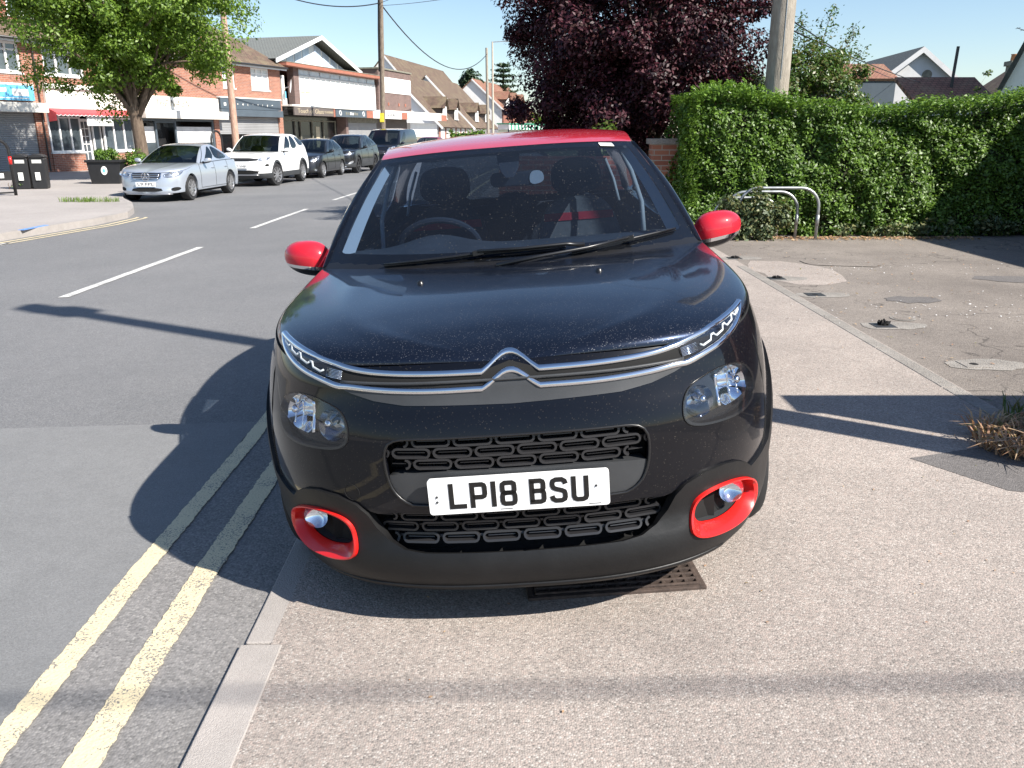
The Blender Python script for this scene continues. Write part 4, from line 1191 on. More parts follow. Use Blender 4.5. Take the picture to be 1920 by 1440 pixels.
# ---- concrete footings with cut off sockets
socks = [(2.66, 9.72, 'nearest the hedge'), (2.72, 8.30, 'second from the hedge'), (2.80, 7.42, 'middle one of the row'), (2.88, 6.16, 'beside the white ring'), (2.98, 5.05, 'nearest the dark shadow')]
for k, (x, y, lab) in enumerate(socks):
    r = empty('ground_socket', (x, y, Z2), 0, 'concrete footing with a cut-off post socket, ' + lab, 'post socket', 'cut-off post sockets along the yard edge')
    rs = np.random.RandomState(k)
    P = resample(smooth_poly([(-.22, -.12), (.26, -.12), (.34, .12), (-.18, .14)], 1), 18) + rs.uniform(-.018, .018, (18, 2))
    bb = MB(); bb.add([(p[0], p[1], .0025) for p in P], [tuple(range(18))]); bb.build('footing', concr, r)
    bb = MB(); bb.box(-.11, .05, -.07, .08, .0, .006); bb.build('socket_plate', M['plastic_grey'] if k != 4 else concr, r, bevel=.001)
    bb = MB(); bb.lathe([(.028, .0065), (.024, .007), (.0, .007)], 12, Matrix.Translation((-.03, .005, 0))); bb.build('socket_hole', M['void'], r)
    if k in (1, 3, 0):
        bb = MB(); h = .055 if k == 3 else .03
        for i in range(7):
            a = i * .9; bb.tube([(-.02 + .03 * math.cos(a), .02 + .02 * math.sin(a), .012), (-.02 + .05 * math.cos(a + .5), .02 + .03 * math.sin(a + .6), h * (.5 + .5 * ((i * 37) % 10) / 10))], [.016, .006], 5)
        bb.build('broken_stub', M['void'], r)
# ---- drain grating
r = empty('drain_grating', (.34, 2.47, .030), 0, 'rusty cast iron drain grating in the footway under the front bumper', 'drain grating')
r.rotation_euler = (0, -math.atan(.035), R_(4))
rust = mat_plain('rusty cast iron', (.060, .042, .034), rough=.85, var=.5, scale=30, bump=.3)
bb = MB(); 
for i in range(15):
    x = -.27 + i * .0385; bb.box(x, x + .012, -.085, .085, .006, .020)
for j in range(6):
    y = -.085 + j * .0315; bb.box(-.27, .27, y, y + .011, .008, .0225)
bb.build('grating', rust, r, bevel=.002)
bb = MB(); bb.box(-.295, .295, -.105, -.088, .0, .018); bb.box(-.295, .295, .088, .105, .0, .018); bb.box(-.295, -.275, -.088, .088, .0, .018); bb.box(.275, .295, -.088, .088, .0, .018)
bb.build('frame', rust, r, bevel=.003)
bb = MB(); bb.box(-.275, .275, -.088, .088, .0035, .0055); bb.build('gully', M['void'], r)
# ================================================================ parked cars across the road
def parked(kind, x, y, yaw, paint, label, plate_txt=None, name='parked_car', steer=0, rims='alloy'):
    K = KINDS[kind]
    zr = float(zroad(-9 if x < -7 else x, 30))
    root = empty(name, (x, y, -.23), -yaw, label, K.get('cat', 'car'), 'cars parked in the bays in front of the shops')
    dark = K.get('dark', M['plastic_grey'])
    c = Car(root, K['spec'], K['up'], dict(paint=paint, roof=K.get('roofm') or paint, wglass=M['car_glass'], rglass=M['car_glass'], sglass=M['car_glass'], pillar=paint, frame=paint))
    sh = c.sh; F, FX = c.F, c.FX; S = sh.S; WY, RY, rad = K['fw'], K['rw'], K['rad']; ra = rad + .055
    za = rad
    fa, rb = [c.arch_top(w, za, ra, -30, 210) for w in (WY, RY)]
    zb = K.get('zb', .20)
    tops = [(s, float(sh.top(s))) for s in np.linspace(0, S, 60)]
    outer = tops + [(S, zb)] + [p for p in rb[::-1] if p[1] > zb - .03] + [p for p in fa[::-1] if p[1] > zb - .03] + [(0, zb)]
    if K.get('clad'):
        r2 = ra + .07; f2, r2_ = [c.arch_top(w, za, r2, -5, 185) for w in (WY, RY)]
        zc = K['clad']
        lower = [(0, zc)] + [q for q in f2 if q[1] > zc] + [q for q in r2_ if q[1] > zc] + [(S, zc)]
        panel('body', F, tops + lower[::-1], [], paint, root, .09, mirror='join')
        panel('cladding', F, lower + [(S, zb)] + [p for p in rb[::-1] if p[1] > zb - .03] + [p for p in fa[::-1] if p[1] > zb - .03] + [(0, zb)], [], dark, root, .09, mirror='join', off=.008, skirt=.03)
    else:
        panel('body', F, outer, [], paint, root, .09, mirror='join', skirt=.05)
    c.build_upper(.7)
    # panel gaps: doors
    for sg in (1, -1):
        g = MB()
        for yd in K['doors']:
            pts = []
            for z in np.linspace(zb + .12, float(sh.T(yd)) - .01, 9):
                p = sh.P(sh.s_of_y(yd), z); pts.append((sg * (p[0] + .001), p[1], p[2]))
            g.tube(pts, .005, 5)
        ln = [sh.P(sh.s_of_y(q), zb + .12) for q in np.linspace(K['doors'][0], K['doors'][-1], 14)]
        g.tube([(sg * (p[0] + .001), p[1], p[2]) for p in ln], .005, 5)
        g.build('door_gap', M['void'], root)
        for yd in K['doors'][1:]:
            h = MB(); p = sh.P(sh.s_of_y(yd - .14), K.get('zh', .88)); h.box(sg * (p[0] + .004), sg * (p[0] + .028), p[1] - .09, p[1] + .09, p[2] - .014, p[2] + .014)
            h.build('door_handle', paint if not K.get('chromeh') else M['chrome'], root, bevel=.006)
    # lamps and openings
    for (nm, poly, mat, dom, off, mir) in K['bits']:
        pl = smooth_poly(poly, 1)
        mt = {'lamp': M['lamp_back'], 'dark': M['void'], 'mesh': M['mesh_black'], 'chrome': M['chrome'], 'silver': M['alloy'], 'paint': paint, 'grey': M['plastic_grey'], 'red': M['red_plastic']}[mat]
        if dom == 's':
            os_ = panel(nm, F, pl, [], mt, root, .07, off=off, mirror='pair', skirt=.012)
            if mat == 'lamp':
                for o in os_:
                    sg = 1 if o.data.vertices[0].co.x > 0 else -1
                    C = np.mean(np.array(pl), 0)
                    g = MB(); L_ = max(p[0] for p in pl) - min(p[0] for p in pl); H_ = max(p[1] for p in pl) - min(p[1] for p in pl)
                    for dx in (-.22, .2):
                        p = F(np.array([C[0] + dx * L_]), np.array([C[1]]))[0]; r_ = min(H_ * .36, L_ * .2)
                        g.lathe([(r_ * math.sin(t), r_ * .25 - r_ * .5 * math.cos(t)) for t in np.linspace(.1, 1.4, 6)], 14, Matrix.Translation((sg * p[0], p[1] - .004, p[2])) @ Matrix.Rotation(R_(90), 4, 'X'))
                    g.build('reflector', M['bright'], o)
                    ring = MB(); ring.tube([tuple((F(np.array([a]), np.array([b_]))[0] + np.array([.0, -off - .003, 0])) * [sg, 1, 1]) for a, b_ in resample([tuple(C + (np.array(q) - C) * .93) for q in pl], 26)], .008, 5, closed=True)
                    ring.build('lamp_bezel', M['bright'], o)
                    cv = panel('lens', F, pl, [], M['lens'], o, .07, off=off + .012)
                    if sg < 0: cv.data.transform(Matrix.Diagonal((-1, 1, 1, 1))); cv.data.flip_normals()
        else:
            panel(nm, FX, pl, [], mt, root, .07, off=off, skirt=.012)
    for (nm, x0, x1, z, h, mat, off) in K.get('bars', []):
        g = MB(); g.tube([tuple(FX(np.array([a]), np.array([z]))[0] + np.array([0, -off, 0])) for a in np.linspace(x0, x1, 13)], h, 6)
        g.build(nm, M[mat], root, smooth=True)
    if K.get('star'):
        z, r_ = K['star']; p = FX(np.array([0.]), np.array([z]))[0]; g = MB()
        g.tube([(r_ * math.cos(t), p[1] - .035, z + r_ * math.sin(t)) for t in np.linspace(0, 2*np.pi, 25)[:-1]], .010, 6, closed=True)
        for k in range(3):
            a = R_(90 + 120 * k); g.beam((0, p[1] - .035, z), (r_ * math.cos(a), p[1] - .035, z + r_ * math.sin(a)), .02, .016, up=(0, 1, 0))
        g.build('grille_emblem', M['chrome'], root)
    if plate_txt:
        z = K['plz']; p = FX(np.array([0.]), np.array([z]))[0]; px = K.get('plx', 0)
        g = MB(); g.prism(rrect(px - .26, px + .26, z - .056, z + .056, .012), 0, .012, lambda a, b_, d: (a, p[1] - .035 + d, b_)); pt = g.build('number_plate', M['plate'], root)
        text_obj('lettering', plate_txt, .10, M['plate_ink'], pt, Matrix.Translation((px, p[1] - .037, z)) @ Matrix.Rotation(R_(90), 4, 'X'), .002, width=.42)
    A = K['up']['A']
    for sg in (1, -1):
        mirror_unit(root, A[0] + .22, A[1] + .22, A[2] + .06, .10, .07, .075, K.get('mirm') or paint, M['trim_black'], paint, sg, foot=(A[0] + .06, A[1] + .2, A[2] + .0))
        # dark line of the window sill
        g = MB(); pts = [sh.P(sh.s_of_y(q), float(sh.T(q)) + .004) for q in np.linspace(A[1] + .05, K['up']['G'][1], 14)]
        g.tube([(sg * (p[0] + .002), p[1], p[2]) for p in pts], .009, 5); g.build('window_trim', M['trim_black'] if not K.get('chromeh') else M['chrome'], root, smooth=True)
    g = MB(); W = K['spec']['W']; L = K['spec']['L']
    g.box(-W * .75, W * .75, .5, L - .4, zb - .02, zb + .06); g.box(-W * .70, W * .70, WY - .4, WY + .45, zb, .62); g.box(-W * .70, W * .70, RY - .42, RY + .42, zb, .62)
    g.build('underbody', M['void'], root)
    g = MB(); yA = A[1]
    for sx in (-.36, .36):
        g.prism(smooth_poly([(-.24, .45), (-.24, .95), (-.14, 1.10), (.14, 1.10), (.24, .95), (.24, .45)], 1), 0, .12, lambda a, z, d: (a + sx, yA + .95 + d + (z - .6) * .3, z + K.get('seat', 0)))
    g.box(-W * .8, W * .8, yA - .2, yA + .3, A[2] - .12, A[2] - .05)
    g.build('seats', M['cabin'], root)
    c.wheels([(WY, 1), (WY, -1), (RY, 1), (RY, -1)], rad, K.get('tw', .22), K.get('spokes', 7), M[rims], steer=steer)
    for sg in (1, -1):
        sT = sh.S - .42; o_ = panel('tail_lamp', F, [(sT, .72), (sT + .25, .74), (sT + .25, .95), (sT - .05, .93)], [], M['red_plastic'], root, .1, off=.004)
        if sg < 0: o_.data.transform(Matrix.Diagonal((-1, 1, 1, 1))); o_.data.flip_normals()
    return c

KINDS = {}
KINDS['saloon'] = dict(fw=.80, rw=3.56, rad=.325, zb=.18, doors=[1.42, 2.45, 3.42], zh=.80, plz=.455, star=(.645, .10), spokes=10, tw=.24,
    spec=dict(L=4.58, W=.885, lf=.75, nf=2.6, lr=.6, nr=2.8,
        front=[(.15, .05), (.22, .0), (.35, .02), (.5, .03), (.62, .05), (.72, .10), (.80, .2), (.95, .4)], rear=[(.15, .2), (.35, .0), (.6, .02), (.8, .08), (1.05, .2)],
        width=[(.15, .93), (.25, .98), (.4, .99), (.6, 1.0), (.75, .985), (.88, .955), (1.0, .92), (1.1, .9)],
        top=[(0, .735), (.2, .75), (.5, .80), (.8, .85), (1.45, .925), (2.5, .955), (3.6, .975), (4.2, .965), (4.6, .94)]),
    up=dict(nose=(.10, .735), A=(.76, 1.52, .94), Bc=(1.25, .955), T=(.56, 2.32, 1.36), Tc=(2.2, 1.39), R=(.53, 3.30, 1.36), Rc=(3.38, 1.385), peak=1.44, pke=1.405,
        G=(.68, 4.02, 1.0), Gc=(4.1, .99), bonnet=[(0, .735), (.10, .745), (.3, .83), (.6, .90), (1.0, .945), (1.3, .955)], bn=2.8, crease=(.55, .01), border=(.04, .05, .06),
        side_windows=[[(.08, .08), (.40, .08), (.40, .90), (.26, .88)], [(.43, .08), (.92, .12), (.72, .86), (.43, .90)]]),
    bits=[('headlight', [(.46, .615), (.44, .70), (.62, .745), (.90, .79), (1.0, .785), (.92, .70), (.75, .635)], 'lamp', 's', .004, 1),
          ('grille_frame', [(-.40, .69), (-.36, .565), (0, .545), (.36, .565), (.40, .69), (.37, .738), (-.37, .738)], 'chrome', 'x', .012, 0),
          ('grille', [(-.375, .685), (-.34, .58), (0, .562), (.34, .58), (.375, .685), (.35, .722), (-.35, .722)], 'mesh', 'x', .020, 0),
          ('lower_intake', [(-.36, .37), (-.42, .27), (.42, .27), (.36, .37)], 'dark', 'x', .004, 0),
          ('fog_intake', [(.60, .345), (.66, .275), (.86, .30), (.90, .36), (.75, .385)], 'dark', 's', .004, 1)],
    bars=[('grille_bar', -.35, .35, .69, .013, 'chrome', .035), ('grille_bar', -.35, .35, .645, .013, 'chrome', .035), ('grille_bar', -.33, .33, .60, .013, 'chrome', .035), ('front_lip', -.62, .62, .205, .012, 'alloy', .01)])
KINDS['suv'] = dict(fw=.87, rw=3.61, rad=.37, zb=.27, clad=.42, doors=[1.45, 2.5, 3.42], zh=.98, plz=.66, plx=0, spokes=10, tw=.25, seat=.2, mirm=None,
    spec=dict(L=4.59, W=.95, lf=.70, nf=3.0, lr=.45, nr=3.4,
        front=[(.25, .10), (.32, .03), (.5, .0), (.7, .0), (.85, .03), (.95, .08), (1.02, .15), (1.15, .35)], rear=[(.25, .1), (.5, .0), (.9, .03), (1.2, .1)],
        width=[(.25, .96), (.35, .985), (.6, 1.0), (.8, .995), (.95, .97), (1.1, .93), (1.3, .9)],
        top=[(0, .95), (.2, .965), (.5, 1.0), (.9, 1.05), (1.45, 1.09), (2.5, 1.13), (3.5, 1.20), (4.2, 1.22), (4.6, 1.2)]),
    up=dict(nose=(.10, .95), A=(.82, 1.50, 1.10), Bc=(1.28, 1.11), T=(.66, 2.15, 1.62), Tc=(2.02, 1.645), R=(.62, 3.95, 1.60), Rc=(4.1, 1.62), peak=1.715, pke=1.68,
        G=(.74, 4.40, 1.25), Gc=(4.5, 1.22), bonnet=[(0, .95), (.10, .96), (.25, 1.02), (.6, 1.08), (1.28, 1.11), (1.4, 1.11)], bn=3.2, crease=(.6, .012), border=(.04, .05, .06),
        side_windows=[[(.06, .08), (.34, .06), (.34, .90), (.18, .88)], [(.37, .06), (.64, .08), (.58, .90), (.37, .90)], [(.70, .12), (.95, .22), (.93, .80), (.65, .86)]]),
    bits=[('headlight', [(.60, .84), (.60, .925), (.85, .945), (1.08, .96), (1.04, .90), (.85, .85)], 'lamp', 's', .004, 1),
          ('grille', [(-.56, .83), (.56, .83), (.60, .925), (-.60, .925)], 'mesh', 'x', .012, 0),
          ('lower_intake', [(-.55, .42), (.55, .42), (.62, .54), (-.62, .54)], 'dark', 'x', .012, 0),
          ('air_vent', [(.80, .66), (.98, .67), (.96, .74), (.84, .74)], 'dark', 's', .004, 1)],
    bars=[('grille_bar', -.54, .54, .865, .010, 'red_plastic' if False else 'plastic_grey', .02), ('skid_bar', -.6, .6, .385, .018, 'alloy', .02)])
KINDS['small'] = dict(fw=.76, rw=3.26, rad=.31, zb=.19, doors=[1.30, 2.25, 3.1], zh=.86, plz=.50, spokes=9, tw=.2, 
    spec=dict(L=3.98, W=.86, lf=.80, nf=2.5, lr=.45, nr=3.0,
        front=[(.15, .08), (.22, .0), (.35, .0), (.5, .03), (.65, .09), (.78, .2), (.9, .35)], rear=[(.15, .15), (.4, .0), (.8, .03), (1.1, .12)],
        width=[(.15, .93), (.3, .985), (.6, 1.0), (.8, .985), (.95, .94), (1.1, .9)],
        top=[(0, .74), (.2, .76), (.5, .83), (.8, .89), (1.3, .95), (2.5, 1.0), (3.3, 1.04), (4.0, 1.04)]),
    up=dict(nose=(.12, .74), A=(.75, 1.30, .97), Bc=(1.0, .99), T=(.56, 2.0, 1.42), Tc=(1.85, 1.45), R=(.54, 3.40, 1.38), Rc=(3.52, 1.41), peak=1.51, pke=1.47,
        G=(.68, 3.75, 1.08), Gc=(3.85, 1.06), bonnet=[(0, .74), (.12, .75), (.3, .84), (.6, .92), (1.0, .99), (1.1, .99)], bn=2.4, border=(.04, .05, .06),
        side_windows=[[(.08, .08), (.42, .06), (.42, .90), (.24, .88)], [(.46, .06), (.88, .12), (.82, .84), (.46, .90)]]),
    bits=[('headlight', [(.52, .62), (.50, .70), (.70, .80), (.90, .87), (.96, .84), (.88, .72), (.70, .64)], 'lamp', 's', .004, 1),
          ('grille', [(-.40, .58), (.40, .58), (.42, .64), (-.42, .64)], 'mesh', 'x', .006, 0),
          ('lower_intake', [(-.45, .25), (.45, .25), (.40, .38), (-.40, .38)], 'dark', 'x', .004, 0),
          ('fog_lamp', [(.72, .29), (.82, .29), (.82, .36), (.72, .36)], 'lamp', 's', .004, 1)],
    bars=[('chrome_bar', -.40, .40, .655, .012, 'chrome', .006)])
KINDS['crossover'] = dict(fw=.92, rw=3.61, rad=.365, zb=.25, clad=.36, doors=[1.45, 2.5, 3.4], zh=.98, plz=.52, spokes=5, tw=.25, seat=.15,
    spec=dict(L=4.6, W=.925, lf=.72, nf=2.9, lr=.45, nr=3.2,
        front=[(.2, .10), (.3, .0), (.5, .03), (.7, .03), (.85, .08), (.95, .15), (1.1, .35)], rear=[(.25, .1), (.5, .0), (.9, .03), (1.2, .12)],
        width=[(.25, .96), (.35, .985), (.6, 1.0), (.8, .99), (.95, .965), (1.1, .93), (1.3, .9)],
        top=[(0, .90), (.2, .915), (.5, .95), (.9, 1.0), (1.45, 1.04), (2.5, 1.08), (3.5, 1.15), (4.2, 1.18), (4.6, 1.16)]),
    up=dict(nose=(.12, .90), A=(.80, 1.45, 1.06), Bc=(1.15, 1.07), T=(.62, 2.2, 1.57), Tc=(2.05, 1.6), R=(.58, 3.75, 1.53), Rc=(3.95, 1.56), peak=1.68, pke=1.64,
        G=(.72, 4.25, 1.22), Gc=(4.38, 1.2), bonnet=[(0, .90), (.12, .91), (.3, .98), (.6, 1.03), (1.15, 1.07), (1.3, 1.07)], bn=2.9, crease=(.6, .015), border=(.04, .05, .06),
        side_windows=[[(.08, .08), (.38, .06), (.38, .90), (.22, .88)], [(.41, .06), (.70, .08), (.66, .88), (.41, .90)], [(.74, .14), (.92, .30), (.86, .74), (.70, .84)]]),
    bits=[('headlight', [(.52, .77), (.52, .83), (.75, .88), (1.0, .92), (1.06, .89), (.90, .81)], 'lamp', 's', .004, 1),
          ('grille', [(-.42, .60), (.42, .60), (.50, .86), (-.50, .86)], 'mesh', 'x', .008, 0),
          ('lower_intake', [(-.55, .33), (.55, .33), (.48, .50), (-.48, .50)], 'dark', 'x', .006, 0),
          ('fog_surround', [(.68, .40), (.95, .46), (.97, .56), (.78, .52)], 'silver', 's', .006, 1)],
    bars=[('chrome_bar', -.48, .48, .74, .018, 'chrome', .012), ('skid_bar', -.62, .62, .30, .022, 'chrome', .02)])
KINDS['van'] = dict(cat='van', fw=.95, rw=3.88, rad=.35, zb=.24, doors=[1.35, 2.35, 3.7], zh=1.0, plz=.55, spokes=8, tw=.22, seat=.35,
    spec=dict(L=4.97, W=.985, lf=.75, nf=3.0, lr=.25, nr=4.0,
        front=[(.2, .06), (.35, .0), (.6, .03), (.85, .10), (1.0, .2), (1.15, .4)], rear=[(.2, .05), (.6, .0), (1.2, .02)],
        width=[(.2, .97), (.35, .99), (.7, 1.0), (.95, .985), (1.2, .96), (1.3, .95)],
        top=[(0, 1.0), (.2, 1.02), (.5, 1.08), (.9, 1.16), (1.4, 1.20), (2.5, 1.22), (4.0, 1.24), (5, 1.25)]),
    up=dict(nose=(.14, 1.0), A=(.86, 1.10, 1.16), Bc=(.85, 1.17), T=(.76, 1.85, 1.86), Tc=(1.68, 1.88), R=(.80, 4.85, 1.88), Rc=(4.9, 1.9), peak=1.97, pke=1.93,
        G=(.90, 4.92, 1.26), Gc=(4.95, 1.26), bonnet=[(0, 1.0), (.14, 1.01), (.3, 1.07), (.85, 1.17), (1.0, 1.18)], bn=3.0, border=(.04, .05, .06),
        side_windows=[[(.05, .10), (.30, .06), (.30, .84), (.20, .84)]]),
    bits=[('headlight', [(.58, .80), (.56, .90), (.80, 1.02), (1.0, 1.08), (1.05, 1.02), (.90, .84)], 'lamp', 's', .004, 1),
          ('grille', [(-.45, .66), (.45, .66), (.50, .88), (-.50, .88)], 'mesh', 'x', .008, 0),
          ('lower_intake', [(-.6, .32), (.6, .32), (.55, .46), (-.55, .46)], 'dark', 'x', .006, 0)],
    bars=[('grille_bar', -.44, .44, .80, .010, 'chrome', .014), ('grille_bar', -.44, .44, .73, .010, 'chrome', .014)])

silver = mat_paint('silver paint', (.46, .50, .56), dust=.0, rough=.32, metal=.55, film=.02)
whitep = mat_paint('white paint', (.80, .80, .79), dust=.0, rough=.4, metal=0, film=.03)
darkp = mat_paint('dark grey car paint', (.018, .020, .024), dust=.0, rough=.3, metal=.5, film=.03)
bluedark = mat_paint('blue black car paint', (.010, .014, .026), dust=.0, rough=.3, metal=.5, film=.03)
winep = mat_paint('dark red car paint', (.25, .02, .02), dust=.0, rough=.35, metal=.2, film=.03)
parked('saloon', -9.42, 21.70, .045, silver, 'silver saloon car with round grille emblem parked beside the black planter', 'L9 FPL')
parked('suv', -8.98, 28.05, .075, whitep, 'tall white off-road car with black lower trim parked behind the silver saloon', 'G7 YMF', steer=-14)
parked('small', -8.45, 33.3, .10, darkp, 'small dark hatchback parked just behind the tall white car')
parked('crossover', -7.90, 37.4, .12, darkp, 'large dark crossover with bright chrome bumper parked between small hatchback and van', rims='dark_alloy')
V_ = parked('van', -7.05, 44.2, .15, bluedark, 'dark blue panel van with a white logo on its side', name='panel_van')
g = MB(); g.prism(smooth_poly([(2.5, 1.40), (2.9, 1.55), (3.05, 1.45), (3.0, 1.30), (3.3, 1.25), (3.2, 1.12), (2.6, 1.2)], 1), 0, .004, lambda a, z, d: (.925 + d - (z - 1.2) * .14, a, z)); g.build('side_logo', M['disc_white'], V_.root)
parked('small', -5.6, 52.0, .18, winep, 'dark red car almost hidden behind the dark van')
# ================================================================ buildings across the road
B = {}
B['brick'] = mat_brick('orange red brick', (.38, .15, .09), (.27, .095, .06), (.38, .33, .28))
B['brick_dk'] = mat_brick('purple brown brick', (.19, .115, .10), (.14, .085, .075), (.22, .19, .17))
B['brick_red'] = mat_brick('dark red brick', (.34, .10, .06), (.26, .075, .045), (.30, .25, .2))
B['tile'] = mat_tiles('brown roof tiles', (.15, .095, .07), (.10, .068, .052))
B['tile_red'] = mat_tiles('red clay roof tiles', (.28, .125, .085), (.21, .095, .065), (.30, .26, .16), amt=.3)
B['slate'] = mat_tiles('grey felt roof', (.17, .18, .17), (.15, .16, .15), (.2, .2, .17), amt=.2)
B['white'] = mat_plain('white painted frame', (.78, .78, .77), rough=.45, var=.04, scale=3)
B['cream'] = mat_plain('cream fascia board', (.80, .77, .70), rough=.5, var=.05, scale=2)
B['render'] = mat_plain('pale render', (.62, .62, .62), rough=.85, var=.08, scale=1.5, bump=.15)
B['render_w'] = mat_plain('white render', (.78, .77, .75), rough=.85, var=.05, scale=1.5)
B['pane'] = mat_plain('window pane', (.06, .075, .085), rough=.05, var=.5, scale=.9, spec=1.0, coat=.6)
B['curtain'] = mat_plain('net curtain behind glass', (.62, .63, .64), rough=.15, var=.12, scale=4, coat=.7)
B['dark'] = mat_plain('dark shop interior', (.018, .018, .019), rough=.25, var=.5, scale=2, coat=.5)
B['charcoal'] = mat_plain('charcoal painted board', (.075, .095, .115), rough=.4, var=.12, scale=1.2)
B['orange'] = mat_plain('orange brown board', (.34, .13, .085), rough=.6, var=.12, scale=2)
B['awning'] = mat_plain('red awning canvas', (.52, .07, .08), rough=.8, var=.1)
B['gutter'] = mat_plain('black gutter', (.03, .03, .03), rough=.4)
B['bluesign'] = mat_plain('light blue sign', (.14, .46, .72), rough=.35, var=.25, scale=1.5)
B['navy'] = mat_plain('navy print', (.02, .04, .25), rough=.4)
B['gold'] = mat_plain('pale gold lettering', (.45, .38, .26), rough=.4)
B['panel_y'] = mat_plain('pale yellow panel', (.62, .55, .36), rough=.5, var=.06)
B['pale_blue'] = mat_plain('pale blue glass', (.45, .52, .62), rough=.12, var=.2, scale=2, coat=.5)
B['soffit'] = mat_plain('dark brown boards', (.12, .10, .09), rough=.8)  # plain dark brown for sign, shop front and dormer boards
B['green'] = mat_plain('green stripe', (.05, .28, .17), rough=.6)
B['terracotta'] = mat_plain('terracotta chimney pot', (.50, .22, .10), rough=.8, var=.2, scale=12)
B['lead'] = mat_plain('weathered mortar', (.20, .19, .15), rough=.9, var=.4, scale=5)
B['shutter'] = None
def mat_slats(name, col, pitch=.085, rough=.5):
    m, nt, b = _mat(name); tc = nt.nodes.new('ShaderNodeTexCoord'); sx = nt.nodes.new('ShaderNodeSeparateXYZ'); nt.links.new(tc.outputs['Object'], sx.inputs[0])
    f = _math(nt, 'FRACT', _math(nt, 'DIVIDE', sx.outputs['Z'], pitch))
    n = _noise(nt, tc.outputs['Object'], .9, 4)
    c = _mix(nt, 1.0, _ramp(nt, f, [(.0, tuple(k * .35 for k in col)), (.14, col), (1, tuple(k * .9 for k in col))]), _ramp(nt, n, [(.3, .8), (.7, 1)]), 'MULTIPLY')
    nt.links.new(c, b.inputs['Base Color']); b.inputs['Roughness'].default_value = rough; b.inputs['Metallic'].default_value = .2
    _bump(nt, b, _ramp(nt, f, [(0, 0), (.5, 1), (1, 0)]), .8, .02); return m
B['shutter'] = mat_slats('grey roller shutter', (.36, .36, .36))

def root_at(name, p, ang, label, cat, group=None, z=-.105):
    r = empty(name, (p[0], p[1], z), R_(ang), label, cat, group); return r
ZB = -.105     # local z = world z - ZB
def bx(name, mat, parent, *a, bevel=0):
    b = MB(); b.box(*a); return b.build(name, mat, parent, bevel=bevel)
def roof_plane(name, pts, mat, parent, thick=.12):
    """pts: eave-left, eave-right, ridge-right, ridge-left (local). UV in metres: along eave, up slope"""
    P = [Vector(p) for p in pts]; n = (P[1] - P[0]).cross(P[-1] - P[0]).normalized()
    if n.z < 0: n = -n
    k = len(P); b = MB(); b.add([tuple(p) for p in P] + [tuple(p - n * thick) for p in P], [tuple(range(k)), tuple(range(k, 2*k))[::-1]] + [(i, i + k, (i+1) % k + k, (i+1) % k) for i in range(k)])
    me = bpy.data.meshes.new(name); me.from_pydata(b.v, [], b.f)
    bm = bmesh.new(); bm.from_mesh(me); bmesh.ops.recalc_face_normals(bm, faces=bm.faces)
    uv = bm.loops.layers.uv.new('uv'); u = (P[1] - P[0]).normalized(); v = n.cross(u)
    if v.z < 0: v = -v
    for f in bm.faces:
        for l in f.loops: q = l.vert.co - P[0]; l[uv].uv = (q.dot(u), q.dot(v))
    bm.to_mesh(me); bm.free(); return link_mesh(name, me, mat, parent)
def wall_panel(name, outer, holes, mat, parent, y0=0.0, thick=.22):
    """upright wall in local x-z with real openings"""
    V2, T = cdt_mesh(outer, holes, (50, 50))
    b = MB(); n = len(V2)
    vs = [(p[0], y0, p[1]) for p in V2] + [(p[0], y0 + thick, p[1]) for p in V2]
    fs = [tuple(map(int, t)) for t in T] + [tuple(int(i) + n for i in t[::-1]) for t in T]
    cnt = set()
    for t in T:
        for i in range(3): cnt.add((int(t[i]), int(t[(i+1) % 3])))
    fs += [(a, b_, b_ + n, a + n) for a, b_ in cnt if (b_, a) not in cnt]
    b.add(vs, fs); return b.build(name, mat, parent)
def window(parent, x0, x1, z0, z1, cols, y=.10, rows=1, fw=.06, pane='pane', frame='white', deep=.05, top=None, sill=True, name='window'):
    b = MB(); xs = np.linspace(x0, x1, cols + 1); zs = np.linspace(z0, z1, rows + 1)
    b.box(x0, x1, y - deep, y + .05, z0, z0 + fw); b.box(x0, x1, y - deep, y + .05, z1 - fw, z1)
    for i, x in enumerate(xs):
        a = max(x0, x - fw / 2) if 0 < i < cols else (x0 if i == 0 else x1 - fw)
        b.box(a, a + fw, y - deep + .004, y + .046, z0 + fw, z1 - fw)
    for z in zs[1:-1]: b.box(x0 + fw, x1 - fw, y - deep + .012, y + .04, z - fw * .35, z + fw * .35)
    if top: b.box(x0 + fw, x1 - fw, y - deep + .010, y + .042, top, top + fw * .8)
    w = b.build(name, B[frame], parent)
    bx('pane', B[pane], w, x0 + fw * .5, x1 - fw * .5, y, y + .02, z0 + fw * .5, z1 - fw * .5)
    if sill: bx('sill', B[frame], w, x0 - .05, x1 + .05, y - deep - .09, y + .04, z0 - .06, z0 - .003)
    return w

